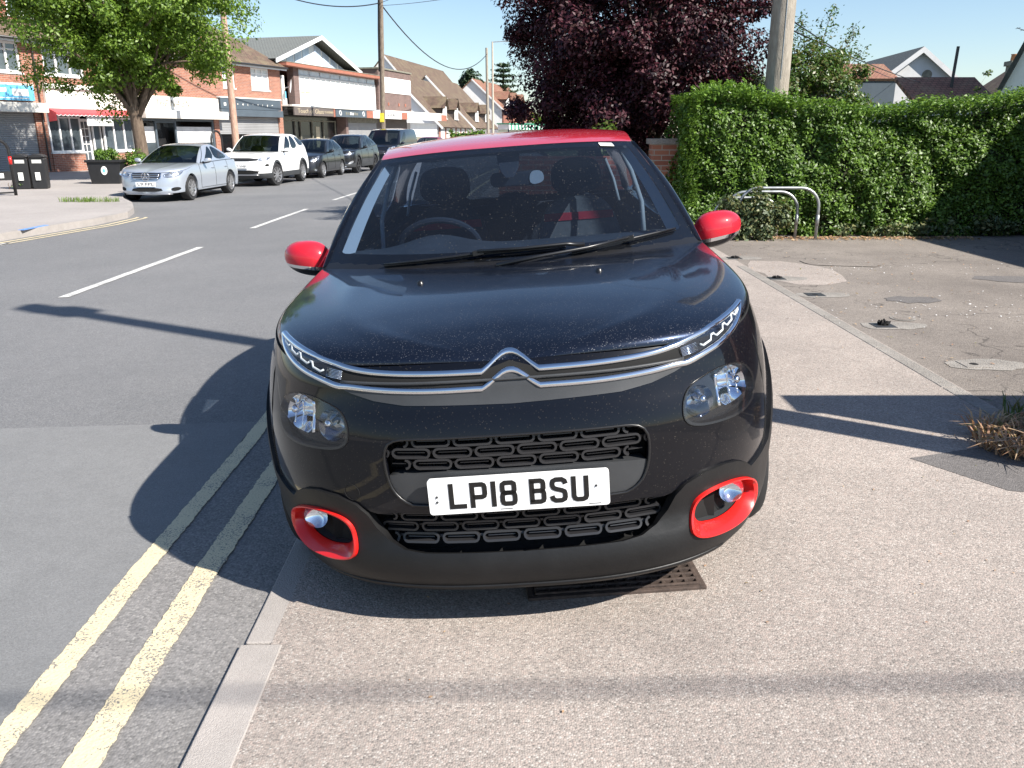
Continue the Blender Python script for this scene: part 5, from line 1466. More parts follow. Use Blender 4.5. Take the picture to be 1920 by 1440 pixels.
# ---------------- brick parade of shops with flats above
A0 = (-20.2, 35.0); AA = 67.8
r = root_at('shop_parade', A0, AA, 'two storey orange brick shop parade with brown tiled roof behind the street tree', 'building')
H = lambda z: z - ZB
ups = [(-5.2, -3.0), (-1.0, .72), (1.75, 3.75), (6.9, 8.6), (12.6, 13.55), (14.92, 16.5)]
shops = [(-6.0, .98, H(2.3)), (1.5, 6.1, H(2.45)), (6.5, 11.62, H(2.3)), (12.0, 17.1, H(2.4))]
holes = [[(a, H(3.83)), (b_, H(3.83)), (b_, H(5.0)), (a, H(5.0))] for a, b_ in ups]
outer = [(-7, 0), (-6.0, 0), (-6.0, shops[0][2]), (.98, shops[0][2]), (.98, 0), (1.5, 0), (1.5, shops[1][2]), (6.1, shops[1][2]), (6.1, 0), (6.5, 0), (6.5, shops[2][2]), (11.62, shops[2][2]), (11.62, 0), (12, 0), (12, shops[3][2]), (17.1, shops[3][2]), (17.1, 0), (17.5, 0), (17.5, H(5.15)), (-7, H(5.15))]
wall_panel('wall', outer, holes, B['brick'], r)
b = MB(); b.box(17.28, 17.5, .22, 8, 0, H(5.15)); b.box(-7, -6.78, .22, 8, 0, H(5.15)); b.box(-6.7, 17.2, 7.8, 8, 0, H(5.15)); b.build('side_walls', B['brick'], r)
for i, (a, b_) in enumerate(ups):
    window(r, a, b_, H(3.83), H(5.0), 3 if b_ - a > 1.3 else 2, top=H(4.66), pane='pane' if i in (1, 2) else 'curtain', fw=.09)
roof_plane('roof', [(-7.2, -.4, H(5.16)), (17.7, -.4, H(5.16)), (15.2, 4.0, H(7.9)), (-7.2, 4.0, H(7.9))], B['tile'], r)
roof_plane('roof', [(17.7, -.4, H(5.16)), (17.7, 8.2, H(5.16)), (15.2, 4.0, H(7.9))], B['tile'], r)
roof_plane('roof', [(-7.2, 8.2, H(5.16)), (17.7, 8.2, H(5.16)), (15.2, 4.0, H(7.9)), (-7.2, 4.0, H(7.9))], B['tile'], r)
b = MB(); b.tube([(-7.2, -.46, H(5.10)), (17.7, -.46, H(5.10))], .055, 8); b.build('gutter', B['gutter'], r, smooth=True)
b = MB(); b.box(-7.2, 17.7, -.38, -.35, H(4.97), H(5.12)); b.box(-7.2, 17.65, -.34, -.01, H(5.02), H(5.04)); b.build('eaves_board', B['white'], r)
b = MB(); b.tube([(1.27, -.42, H(5.06)), (1.27, -.07, H(4.85)), (1.27, -.07, 0.02)], .035, 6); b.box(1.20, 1.34, -.14, -.003, H(3.50), H(3.68)); b.build('drainpipe', B['gutter'], r)
for (a, b_) in ((.7, 2.9), (10.2, 12.4)):      # dormers in the roof
    d = wall_panel('dormer', [(a, H(5.9)), (b_, H(5.9)), (b_, H(7.0)), (a, H(7.0))], [[(a + .45, H(6.12)), (b_ - .25, H(6.12)), (b_ - .25, H(6.85)), (a + .45, H(6.85))]], B['brick_red'], r, y0=.85, thick=.15)
    bx('dormer_cheeks', B['tile'], d, a, b_, 1.0, 3.2, H(5.9), H(6.98)); bx('dormer_roof', B['gutter'], d, a - .15, b_ + .15, .68, 3.4, H(7.0), H(7.1))
    window(d, a + .45, b_ - .25, H(6.12), H(6.85), 2, y=.92, fw=.09)
# shop 1: blue sign, white canopy box, shutter
s1 = bx('shop_sign', B['bluesign'], r, -6, .98, -.16, -.005, H(2.76), H(3.34))
bx('sign_surround', B['cream'], s1, -6.05, 1.03, -.13, -.003, H(3.345), H(3.43))
bx('sign_panel', B['white'], s1, .0, .72, -.168, -.158, H(2.93), H(3.20)); bx('sign_panel', B['white'], s1, -.95, -.25, -.168, -.158, H(3.06), H(3.22)); bx('sign_stripe', B['white'], s1, -.8, .7, -.168, -.158, H(2.83), H(2.86))
b = MB(); b.tube([(-.95, -.17, H(3.28)), (-.95, -.17, H(3.27))], .01); bx('sign_logo', B['navy'], s1, -1.25, -1.0, -.170, -.158, H(3.02), H(3.30))
bx('shutter_housing', B['cream'], r, -6.1, 1.35, -.42, -.006, H(2.30), H(2.68), bevel=.02)
bx('shutter', B['shutter'], r, -5.98, .96, .06, .10, 0, H(2.3))
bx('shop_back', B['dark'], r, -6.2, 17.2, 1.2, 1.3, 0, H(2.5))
# shop 2: white fascia, scalloped red awning, multi pane windows
f2 = bx('shop_sign', B['cream'], r, 1.52, 6.15, -.14, -.005, H(2.50), H(3.48))
bx('cornice', B['white'], f2, 1.48, 6.2, -.24, -.15, H(3.30), H(3.36))
b = MB(); N_ = 22
for i in range(N_):
    xa, xb = 1.5 + 4.6 * i / N_, 1.5 + 4.6 * (i + 1) / N_; xm = (xa + xb) / 2
    b.add([(xa, -.15, H(2.50)), (xb, -.15, H(2.50)), (xb, -.62, H(2.32)), (xa, -.62, H(2.32))], [(0, 1, 2, 3)])
    b.add([(xa, -.62, H(2.32)), (xb, -.62, H(2.32)), (xb, -.63, H(2.235)), (xb * .25 + xm * .75, -.63, H(2.20)), (xm, -.63, H(2.185)), (xa * .25 + xm * .75, -.63, H(2.20)), (xa, -.63, H(2.235))], [(0, 1, 2, 3, 4, 5, 6)])
b.add([(1.5, -.15, H(2.5)), (1.5, -.62, H(2.32)), (1.5, -.62, H(2.0)), (1.5, -.15, H(1.95))], [(0, 1, 2, 3)])
b.build('awning', B['awning'], r)
b = MB()
for i in range(N_):
    xa, xb = 1.5 + 4.6 * i / N_, 1.5 + 4.6 * (i + 1) / N_; xm = (xa + xb) / 2
    b.tube([(xa, -.635, H(2.235)), (xm, -.635, H(2.185)), (xb, -.635, H(2.235))], .012, 4)
b.build('awning_trim', B['white'], r)
wall_panel('stall_riser', [(1.5, 0), (3.15, 0), (3.15, H(.64)), (1.5, H(.64))], [], B['brick'], r, y0=-.06, thick=.2)
wall_panel('stall_riser', [(4.35, 0), (6.1, 0), (6.1, H(.64)), (4.35, H(.64))], [], B['brick'], r, y0=-.06, thick=.2)
window(r, 1.52, 3.15, H(.70), H(2.42), 3, top=H(2.10), y=.02, fw=.07, name='shop_window')
window(r, 4.35, 6.1, H(.70), H(2.42), 3, top=H(2.10), y=.02, fw=.07, name='shop_window')
dr = MB(); x0, x1 = 3.22, 3.82
dr.box(x0, x0 + .1, 0.2, .26, .05, H(2.1)); dr.box(x1 - .1, x1, .2, .26, .05, H(2.1)); dr.box(x0 + .1, x1 - .1, .2, .26, H(1.98), H(2.1)); dr.box(x0 + .1, x1 - .1, .2, .26, .05, .45)
dr.box((x0 + x1) / 2 - .015, (x0 + x1) / 2 + .015, .205, .255, .45, H(1.98))
for k in range(1, 5): dr.box(x0 + .1, x1 - .1, .207, .253, .45 + k * .33, .48 + k * .33)
dd = dr.build('shop_door', B['white'], r); bx('pane', B['pane'], dd, x0 + .05, x1 - .05, .225, .24, .40, H(2.05))
window(r, 3.86, 4.32, .25, H(2.42), 1, y=.15, fw=.05, sill=False, name='shop_window')
bs = bx('hanging_board', B['white'], r, 3.1, 4.5, -.50, -.46, H(1.80), H(2.16)); text_obj('lettering', 'INN', .26, B['plastic'] if 'plastic' in B else B['gutter'], bs, Matrix.Translation((3.75, -.505, H(1.98))) @ Matrix.Rotation(R_(90), 4, 'X'), .005)
# shop 3: cream fascia with italic lettering, blinds
f3 = bx('shop_sign', B['cream'], r, 6.5, 11.9, -.16, -.005, H(2.58), H(3.22))
text_obj('lettering', 'THE NAISN', .46, B['lead'], f3, Matrix.Translation((8.6, -.166, H(2.88))) @ Matrix.Rotation(R_(90), 4, 'X'), .01, shear=.35)
bx('canopy', B['cream'], r, 6.45, 12.15, -.55, -.008, H(2.18), H(2.56), bevel=.015)
b = MB(); b.box(6.5, 6.62, .03, .12, 0, H(2.2)); b.box(7.5, 7.6, .03, .12, 0, H(2.1)); b.box(8.8, 8.9, .03, .12, 0, H(2.1)); b.box(11.5, 11.6, .03, .12, 0, H(2.2)); b.box(6.62, 11.5, .035, .115, H(2.06), H(2.2)); b.box(7.6, 8.8, .036, .114, H(1.98), H(2.05))
fr = b.build('shop_front', B['charcoal'], r)
bx('blind', B['curtain'], fr, 6.62, 7.5, .13, .14, H(1.05), H(1.80)); bx('blind', B['curtain'], fr, 8.9, 11.5, .13, .14, H(1.02), H(1.80))
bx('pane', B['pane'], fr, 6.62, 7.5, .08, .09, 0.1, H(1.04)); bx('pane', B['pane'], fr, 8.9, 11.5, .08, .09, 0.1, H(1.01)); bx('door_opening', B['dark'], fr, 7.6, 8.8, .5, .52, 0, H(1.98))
# shop 4
f4 = bx('shop_sign', B['charcoal'], r, 12.0, 17.1, -.22, -.005, H(2.74), H(3.30))
for k in range(9): bx('sign_studs', B['cream'], f4, 12.9 + k * .42, 12.93 + k * .42 + .03 * (k % 3), -.226, -.221, H(3.0 - .02 * (k % 4)), H(3.04))
bx('sign_badge', B['cream'], f4, 12.25, 12.42, -.226, -.221, H(2.90), H(3.06))
bx('shutter_housing', B['charcoal'], r, 11.95, 17.15, -.32, -.006, H(2.36), H(2.72), bevel=.02)
bx('sign_top_rail', B['white'], r, 11.95, 17.15, -.25, -.006, H(3.305), H(3.36))
bx('shutter', B['shutter'], r, 12.0, 17.1, .06, .10, H(1.44), H(2.4))
b = MB(); b.box(12.05, 12.15, .14, .2, 0, H(1.5)); b.box(13.9, 14.0, .14, .2, 0, H(1.5)); b.box(14.0, 17.1, .14, .2, 0, .5); b.build('shop_front', B['gutter'], r)
# ---------------- flat fronted 1960s block with clerestory gable
C0 = (-13.6, 51.3); CA = 74.5
r = root_at('shop_block', C0, CA, 'flat roofed nineteen-sixties shop block with white panelled upper floor and glazed gable on top', 'building')
bx('flat_roof', B['orange'], r, -.1, 13.6, -.55, 8, H(5.28), H(5.46))
bx('roof_edge', B['lead'], r, -.12, 13.62, -.57, 8.02, H(5.465), H(5.50))
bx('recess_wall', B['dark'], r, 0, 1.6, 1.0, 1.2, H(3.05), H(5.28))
sdw = bx('upper_door', B['cream'], r, .12, .40, -.02, .06, H(3.06), H(4.75))
bx('curtain', B['brick_red'], r, 1.0, 1.25, .85, .95, H(3.3), H(4.9))
for (x0, x1, z0, z1, m_) in ((.85, 1.0, 3.9, 4.1, 'panel_y'), (.8, 1.1, 3.5, 3.9, 'bluesign'), (.9, 1.15, 3.1, 3.5, 'white')): bx('hanging_clothes', B[m_], r, x0, x1, .3, .36, H(z0), H(z1), bevel=.04)
b = MB(); b.lathe([(.001, -.08), (.20, -.05), (.36, .0), (.38, .02)], 20, Matrix.Translation((.25, -.5, H(4.15))) @ Matrix.Rotation(R_(100), 4, 'X') @ Matrix.Rotation(R_(25), 4, 'Y')); b.beam((.25, 0, H(4.0)), (.25, -.42, H(4.12)), .04, .04); b.build('satellite_dish', B['render'], r, smooth=True)
bx('brick_pier', B['brick_dk'], r, 1.5, 2.12, -.04, .4, H(3.05), H(5.28))
# panelled upper floor: eight bays, each with real frame and panes
bx('spandrel', B['white'], r, 2.14, 13.4, .10, .2, H(3.02), H(5.26))
n = 8; W_ = (13.3 - 2.2) / n
for i in range(n):
    x0 = 2.2 + i * W_; x1 = x0 + W_
    w = window(r, x0 + .01, x1 - .01, H(3.10), H(4.86), 2 if i % 1 == 0 else 1, y=.06, rows=1, fw=.05, pane='curtain', sill=False)
    bx('transom', B['white'], w, x0 + .03, x1 - .03, .0, .055, H(3.95), H(4.02)); bx('top_light', B['pale_blue'], w, x0 + .05, x1 - .05, .050, .058, H(4.93), H(5.20))
    bx('lower_panel', B['panel_y'] if i == 0 else B['white'], w, x0 + .06, x1 - .06, .045, .056, H(3.16), H(3.93))
# gable with glazed triangles
ax, az = 5.1, H(7.40); gl, gr, gz = -.6, 10.75, H(5.62)
wall_panel('gable_wall', [(gl + .8, gz - .1), (gr - .8, gz - .1), (ax, az - .45)], [], B['white'], r, y0=.5, thick=.15)
def gtri(x): return gz + (az - gz) * ((x - gl) / (ax - gl) if x < ax else (gr - x) / (gr - ax))
for x0 in (.7, 1.7, 2.7, 3.7, 5.25, 6.35, 7.45, 8.5):
    x1 = x0 + .82; z0 = gtri(x0) - .42; z1 = gtri(x1) - .42; zl = max(gz + .02, min(z0, z1) - .75)
    b = MB(); b.prism([(x0, zl), (x1, zl), (x1, max(zl + .02, z1)), (x0, max(zl + .02, z0))], .47, .49, lambda a, z, d: (a, d, z)); b.build('clerestory_window', B['pale_blue'], r)
for (xa, za, xb, zb_) in ((gl, gz, ax, az), (gr, gz, ax, az)):
    b = MB(); b.beam((xa, -.10, za), (xb, -.10, zb_), .06, .26, up=(0, 1, 0)); 
    b = MB(); dx, dz = xb - xa, zb_ - za; L_ = math.hypot(dx, dz); nx_, nz_ = (-dz / L_, dx / L_) if xa < xb else (dz / L_, -dx / L_)
    b.prism([(xa, za), (xb, zb_), (xb - 0, zb_ - .24), (xa, za - .24)], -.22, -.16, lambda a, z, d: (a, d, z)); b.build('barge_board', B['white'], r)
roof_plane('gable_roof', [(gl, -.2, gz), (gl, 9, gz), (ax, 9, az), (ax, -.2, az)], B['slate'], r, .08)
roof_plane('gable_roof', [(gr, -.2, gz), (gr, 9, gz), (ax, 9, az), (ax, -.2, az)], B['slate'], r, .08)
roof_plane('side_roof', [(-6, 2.5, gz - .2), (gl + 1, 2.5, gz - .2), (ax - 1, 9, az), (-6, 9, az - .4)], B['slate'], r, .08)
# signs over the shops
bx('canopy_slab', B['cream'], r, -.1, 26.4, -.75, 0, H(3.02), H(3.12))
for (x0, x1, m_) in ((0, 5.1, 'soffit'), (5.25, 9.9, 'charcoal'), (9.95, 11.0, 'orange'), (11.0, 16.2, 'white'), (16.2, 17.4, 'orange'), (17.4, 25, 'white'), (25, 26.4, 'orange')):
    s = bx('shop_sign', B[m_], r, x0, x1, -.78, -.70, H(2.52), H(3.0))
    if x0 == 0:
        text_obj('lettering', 'Touch of Glass', .36, B['gold'], s, Matrix.Translation((2.0, -.785, H(2.76))) @ Matrix.Rotation(R_(90), 4, 'X'), .01, width=3.2)
        text_obj('lettering', 'TO REMEMBER', .2, B['gold'], s, Matrix.Translation((4.3, -.785, H(2.74))) @ Matrix.Rotation(R_(90), 4, 'X'), .01, width=1.2)
        bx('sign_edge', B['orange'], s, 4.95, 5.15, -.80, -.68, H(2.50), H(3.02))
    if x0 == 5.25:
        for xx in (5.9, 9.4):
            b = MB(); b.tube([(xx + .14 * math.cos(t), -.79, H(2.76) + .14 * math.sin(t)) for t in np.linspace(0, 2*np.pi, 17)[:-1]], .03, 5, closed=True); b.build('sign_ring', B['white'], s)
        for k in range(6): bx('lettering', B['cream'] if k in (2, 3) else B['lead'], s, 6.7 + k * .32, 6.88 + k * .32, -.79, -.782, H(2.66), H(2.84 - .03 * (k % 2)))
    if x0 == 11.0: text_obj('lettering', 'THE WORKS', .32, B['gutter'], s, Matrix.Translation((14.2, -.785, H(2.76))) @ Matrix.Rotation(R_(90), 4, 'X'), .01)
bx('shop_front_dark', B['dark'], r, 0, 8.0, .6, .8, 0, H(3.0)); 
b = MB()
for x in (.1, 2.2, 2.9, 4.4, 5.9, 7.6): b.box(x, x + .07, .5, .58, 0, H(2.3))
b.box(.1, 7.7, .49, .59, H(2.2), H(2.28)); b.build('shop_front_frame', B['lead'], r)
bx('display', B['gold'], r, 5.0, 5.5, .585, .598, H(.6), H(1.9)); text_obj('lettering', '280', .28, B['white'], r, Matrix.Translation((.6, .48, H(2.42))) @ Matrix.Rotation(R_(90), 4, 'X'), .01)
bx('column', B['brick_dk'], r, 8.0, 8.35, -.1, .6, 0, H(3.0)); bx('shutter', B['shutter'], r, 8.4, 13.4, .1, .14, 0, H(2.2)); bx('shutter_housing', B['lead'], r, 8.4, 13.4, 0, .12, H(2.2), H(2.55))
bx('brown_shop_front', B['soffit'], r, 13.4, 19.8, .3, .5, 0, H(3.0)); bx('white_shop_front', B['render_w'], r, 19.8, 26, .0, .3, H(1.2), H(2.3)); bx('low_wall', B['lead'], r, 19.8, 26, -.02, .3, 0, H(1.2))
bx('end_wall', B['brick_dk'], r, -.05, .0, .0, 8, 0, H(5.28))
bx('back_wall', B['brick_dk'], r, 0, 13.5, 7.8, 8, 0, H(5.28))
# ---------------- brown brick block
r = root_at('brick_block', (C0[0] + 13.6 * math.cos(R_(CA)), C0[1] + 13.6 * math.sin(R_(CA))), CA, 'plain brown brick block with a wide white band beyond the leaning telegraph pole', 'building')
bx('wall', B['brick_dk'], r, 0, 6.3, -.1, 8, H(3.12), H(6.02)); bx('coping', B['lead'], r, -.1, 6.4, -.18, 8.1, H(6.025), H(6.13)); bx('white_band', B['render_w'], r, .5, 6.2, -.14, -.103, H(4.42), H(5.52))
for x in (1.6, 3.6, 4.9): bx('wall_lamp', B['orange'], r, x, x + .18, -.16, -.104, H(3.5), H(3.72), bevel=.02)
bx('ground_floor', B['soffit'], r, 0, 6.3, .8, 8, 0, H(3.0))

# ---------------- cottages with gabled dormers: roof runs along the road
def cottage(px, py, ang, length, eave, ridge, run, label, dorm, tile='tile', wall='brick_red', winw=1.0, name='cottage', grp='tiled cottages with dormer windows beyond the shops'):
    r = root_at(name, (px, py), ang, label, 'house', grp)
    wall_panel('wall', [(0, 0), (length, 0), (length, eave), (0, eave)], [], B[wall], r)
    b = MB(); b.prism([(0, 0), (0, eave), (run, ridge), (2*run, eave), (2*run, 0)], 0, .2, lambda a, z, d: (d, a + .01, z)); b.build('gable_wall', B['render_w'], r)
    b = MB(); b.prism([(0, 0), (0, eave), (run, ridge), (2*run, eave), (2*run, 0)], length - .2, length, lambda a, z, d: (d, a + .01, z)); b.build('gable_wall', B['render_w'], r)
    sl = (ridge - eave) / run
    roof_plane('roof', [(-.25, -.45, eave - .45 * sl + .08), (length + .1, -.45, eave - .45 * sl + .08), (length + .1, run, ridge + .08), (-.25, run, ridge + .08)], B[tile], r)
    roof_plane('roof', [(-.25, 2*run + .3, eave + .08 - .3 * sl), (length + .1, 2*run + .3, eave + .08 - .3 * sl), (length + .1, run, ridge + .08), (-.25, run, ridge + .08)], B[tile], r)
    b = MB(); b.beam((-.27, -.47, eave - .47 * sl - .05), (-.27, run, ridge - .05), .05, .2); b.build('barge_board', B['white'], r)
    for dx in dorm:
        zb_ = eave + .45; yb = .45 / sl; w = winw; zt = zb_ + 1.15
        d = MB(); d.prism([(dx, zb_), (dx + w, zb_), (dx + w, zt), (dx + w / 2, zt + .95), (dx, zt)], 0, .08, lambda a, z, q: (a, yb - .15 + q, z)); dd = d.build('dormer', B['tile'], r)
        d = MB(); d.box(dx + .03, dx + w - .03, yb - .06, (zt - eave) / sl, zb_, zt); d.build('dormer_cheeks', B['soffit'], dd)
        yr = (zt + .95 - eave) / sl; ye = (zt - eave) / sl
        roof_plane('dormer_roof', [(dx - .2, yb - .45, zt - .12), (dx - .2, ye + .1, zt - .12), (dx + w / 2, yr + .2, zt + 1.02), (dx + w / 2, yb - .45, zt + 1.02)], B[tile], dd, .08)
        roof_plane('dormer_roof', [(dx + w + .2, yb - .45, zt - .12), (dx + w + .2, ye + .1, zt - .12), (dx + w / 2, yr + .2, zt + 1.02), (dx + w / 2, yb - .45, zt + 1.02)], B[tile], dd, .08)
        window(dd, dx + .08, dx + w - .08, zb_ + .02, zt + .05, 2, y=yb - .18, fw=.1, pane='curtain')
    k = 0; x = .8
    while x + 1.6 < length:
        w_ = window(r, x, x + 1.7, .9, min(eave - .1, 2.1), 3, y=-.02, fw=.1, pane='curtain'); x += 2.7
    return r
cottage(-7.15, 84.0, 82.5, 16.5, 2.55, 7.2, 4.6, 'brown tiled cottage with two pointed dormers and a white gable end nearest the brick block', (3.2, 9.2), winw=1.9)
cottage(-4.75, 101.0, 82.0, 18.0, 2.55, 8.0, 5.3, 'second brown tiled cottage in the row, with two pointed dormers, behind the thin distant poles', (3.8, 11.0), winw=2.1)
cottage(-11.5, 112.0, 80, 30.0, 5.5, 11.2, 5, 'long higher brown roof rising behind the dormer cottages', (), name='house')
cottage(-1.2, 122.0, 78, 24.0, 4.8, 8.9, 4.5, 'red brick house row with pale bay windows behind the street lamp', (3, 8.2, 13.5), tile='tile_red', name='house', winw=2.2)
cottage(3.2, 135.0, 72, 20.0, 2.2, 5.2, 6, 'low pale gabled building under the edge of the purple tree', (), wall='render_w', tile='slate', name='house')
r = root_at('striped_awning', (-.35, 96), 62, 'green and white striped awning just above the red car roof', 'awning')
for m_, par in (('white', 0), ('green', 1)):
    b = MB()
    for k in range(par, 30, 2): b.box(k * .42, k * .42 + .42, 0, 1.4, 2.0, 2.55)
    b.build('awning_cloth' if not par else 'awning_stripes', B[m_], r)
bx('awning_rail', B['green'], r, -.1, 12.8, -.1, 1.5, 2.555, 2.68)
bx('shop_wall', B['render_w'], r, 0, 12.6, 1.5, 6, 0, 2.0)

# ================================================================ houses behind the hedge on the right
ZR = 0.05
def gable_house(name, x, y, ang, wx, wy, eave, ridge, wall, tile, label, grp=None, over=.25):
    """gable end faces local -Y; ridge runs along local Y"""
    r = empty(name, (x, y, ZR), R_(ang), label, 'house', grp)
    b = MB(); h = wx / 2
    b.prism([(-h, 0), (-h, eave), (0, ridge), (h, eave), (h, 0)], 0, wy, lambda a, z, d: (a, d, z)); b.build('wall', B[wall], r)
    sl = (ridge - eave) / h
    for s in (1, -1):
        roof_plane('roof', [(s * (h + .3), -over, eave - .3 * sl + .10), (s * (h + .3), wy + over, eave - .3 * sl + .10), (0, wy + over, ridge + .10), (0, -over, ridge + .10)], B[tile], r, .1)
        b = MB(); b.prism([(s * (h + .3), eave - .3 * sl + .09), (0, ridge + .09), (0, ridge - .20), (s * (h + .3), eave - .3 * sl - .20)], -over - .04, -over - .005, lambda a, z, d: (a, d, z)); b.build('barge_board', B['render'], r)
    return r
g = gable_house('bungalow', 20.9, 45, -6, 7.6, 9, 2.55, 5.55, 'render', 'slate', 'pale rendered bungalow with a wide gable above the hedge')
b = MB(); b.lathe([(.0, 0), (.25, 0)], 16, Matrix.Translation((.4, -.012, 4.3)) @ Matrix.Rotation(R_(90), 4, 'X')); b.build('gable_vent', B['lead'], g)
gable_house('bungalow', 18.6, 49, -6, 5.2, 6, 3.3, 5.25, 'render', 'slate', 'smaller grey gable peeping out left of the pale rendered gable')
r = empty('outbuilding', (15.4, 42, ZR), R_(0), 'low building with a bright red tiled roof beside the leafy shrub', 'house')
roof_plane('roof', [(0, 0, 3.95), (3.2, 0, 3.95), (3.2, 2, 4.75), (0, 2, 4.75)], B['tile_red'], r); bx('wall', B['charcoal'], r, .1, 3.1, .1, 2.5, 0, 3.9)
r = empty('outbuilding', (12.95, 28, ZR), R_(0), 'low lean-to with a dark red pantiled roof in front of the rendered bungalow', 'house')
roof_plane('roof', [(0, 0, 2.45), (2.7, 0, 2.45), (2.7, 1.6, 3.25), (0, 1.6, 3.25)], B['tile_red'], r); bx('wall', B['render'], r, .1, 2.6, .1, 3.5, 0, 2.4)
b = MB(); b.tube([(1.60, .9, 2.8), (1.64, .9, 4.15)], .05, 8); b.build('flue', B['gutter'], r)
gable_house('bungalow', 28.5, 60, 0, 14, 9, 3.2, 5.6, 'render', 'slate', 'long grey roof behind the black flue')
r = gable_house('house', 26.6, 37.5, -8, 12, 9, 1.3, 5.6, 'brick_red', 'tile', 'dark tiled house with terracotta chimney pots at the right edge')
b = MB(); b.box(-4.1, -3.35, 2.0, 2.7, 2.4, 4.55); b.box(-4.18, -3.27, 1.92, 2.78, 4.4, 4.6); ch = b.build('chimney', B['lead'], r)
for i in range(2):
    b = MB(); b.lathe([(.15, 4.6), (.16, 4.65), (.14, 4.85), (.17, 4.9), (.12, 4.9)], 12, Matrix.Translation((-3.93 + i * .38, 2.35, 0))); b.build('chimney_pot', B['terracotta'], ch, smooth=True)
b = MB(); b.tube([(-3.75, 2.2, 4.5), (-3.45, 2.2, 5.8)], .02, 5); b.beam((-4.1, 2.2, 6.0), (-3.0, 2.2, 5.6), .025, .025)
for k in range(5): x = -4.05 + k * .22; b.beam((x, 1.95, 5.98 - k * .08), (x, 2.45, 5.98 - k * .08), .015, .015)
b.build('aerial', B['gutter'], ch)
r = empty('house', (15.17, 27, ZR), R_(-36), 'tall white rendered house end with sloping verge at the far right edge', 'house')
b = MB(); b.prism([(0, 0), (0, 2.85), (2.5, 9.4), (9, 9.4), (9, 0)], 0, 8, lambda a, z, d: (a, d, z)); b.build('wall', B['render_w'], r)
b = MB(); b.beam((-.05, -.1, 2.7), (2.50, -.1, 9.5), .2, .12); b.build('verge', B['slate'], r)
# building just off the right edge whose shadow falls over the yard
r = empty('workshop', (9.14, 2.0, Z2), 0, 'long brick workshop along the right side of the yard', 'building')
bx('wall', B['brick_red'], r, 0, 6, 0, 11.3, 0, 3.5); bx('roof', B['slate'], r, -.1, 6.1, -.1, 11.4, 3.505, 3.62)
# low garden wall beside the yard entrance
r = empty('garden_wall', (3.33, 3.01, Z2), 0, 'brick garden wall with a flat coping at the right of the pavement', 'wall')
bx('wall', B['brick_red'], r, 0, 5, 0, .22, -.05, 1.84); bx('coping', concr, r, -.03, 5.03, -.03, .25, 1.843, 1.90)
# brick gate pier behind the hoops
r = empty('gate_pier', (2.10, 12.6, Z2 - .02), 0, 'red brick gate pier wrapped by the hedge left end', 'pier')
bx('pier', B['brick'], r, -.02, .36, 0, .38, 0, 1.28); bx('cap', concr, r, -.06, .40, -.04, .42, 1.283, 1.36)
r = empty('boundary_wall', (-.2, 12.9, Z2 - .02), 0, 'shaded brick wall under the purple tree', 'wall')
bx('wall', B['brick_red'], r, 0, 2.2, 0, .22, -.1, 1.1)
# ================================================================ vegetation
def leaf_mesh(name, Cn, size, mat, parent, rs, up=.5, out=None, aspect=.55, fold=True):
    n = len(Cn)
    d = rs.normal(size=(n, 3)); 
    nrm = rs.normal(size=(n, 3)); nrm[:, 2] = np.abs(nrm[:, 2]) + up
    if out is not None: nrm += out * 1.1
    nrm /= np.linalg.norm(nrm, axis=1)[:, None]
    a = np.cross(nrm, d); a /= np.linalg.norm(a, axis=1)[:, None]; b_ = np.cross(nrm, a)
    s = size * rs.uniform(.65, 1.35, (n, 1)); a = a * s; b_ = b_ * s * aspect
    dr = -nrm * s * .18 if fold else 0
    V = np.stack([Cn - a, Cn - b_ * .9 + dr * -1 - a * .1, Cn + a, Cn + b_ * .9 + dr * -1 - a * .1], 1).reshape(-1, 3)
    me = bpy.data.meshes.new(name); me.vertices.add(4 * n); me.vertices.foreach_set('co', V.ravel().astype(np.float32))
    me.loops.add(4 * n); me.loops.foreach_set('vertex_index', np.arange(4 * n, dtype=np.int32))
    me.polygons.add(n); me.polygons.foreach_set('loop_start', np.arange(0, 4 * n, 4, dtype=np.int32)); me.polygons.foreach_set('loop_total', np.full(n, 4, np.int32))
    me.update(); me.validate()
    return link_mesh(name, me, mat, parent)
def crown_points(rs, c, rad, nclump, per, cr, shell=.5, keep=None, flat=.75):
    P = []; O = []; cc = []
    while len(cc) < nclump:
        v = rs.normal(size=3); v /= np.linalg.norm(v); rr = shell + (1 - shell) * rs.rand() ** .6
        q = np.array(c) + v * rad * rr * (1 + .12 * rs.normal())
        if keep is None or keep(q): cc.append(q)
    cc = np.array(cc)
    for q in cc:
        k = int(per * rs.uniform(.5, 1.5)); r_ = cr * rs.uniform(.6, 1.35)
        o = rs.normal(size=(k, 3)); o /= np.linalg.norm(o, axis=1)[:, None]; o = o * (rs.rand(k, 1) ** .45)
        o[:, 2] *= flat
        P.append(q + o * r_); O.append(o + (q - np.array(c)) / np.max(rad) * .6)
    return np.vstack(P), np.vstack(O), cc
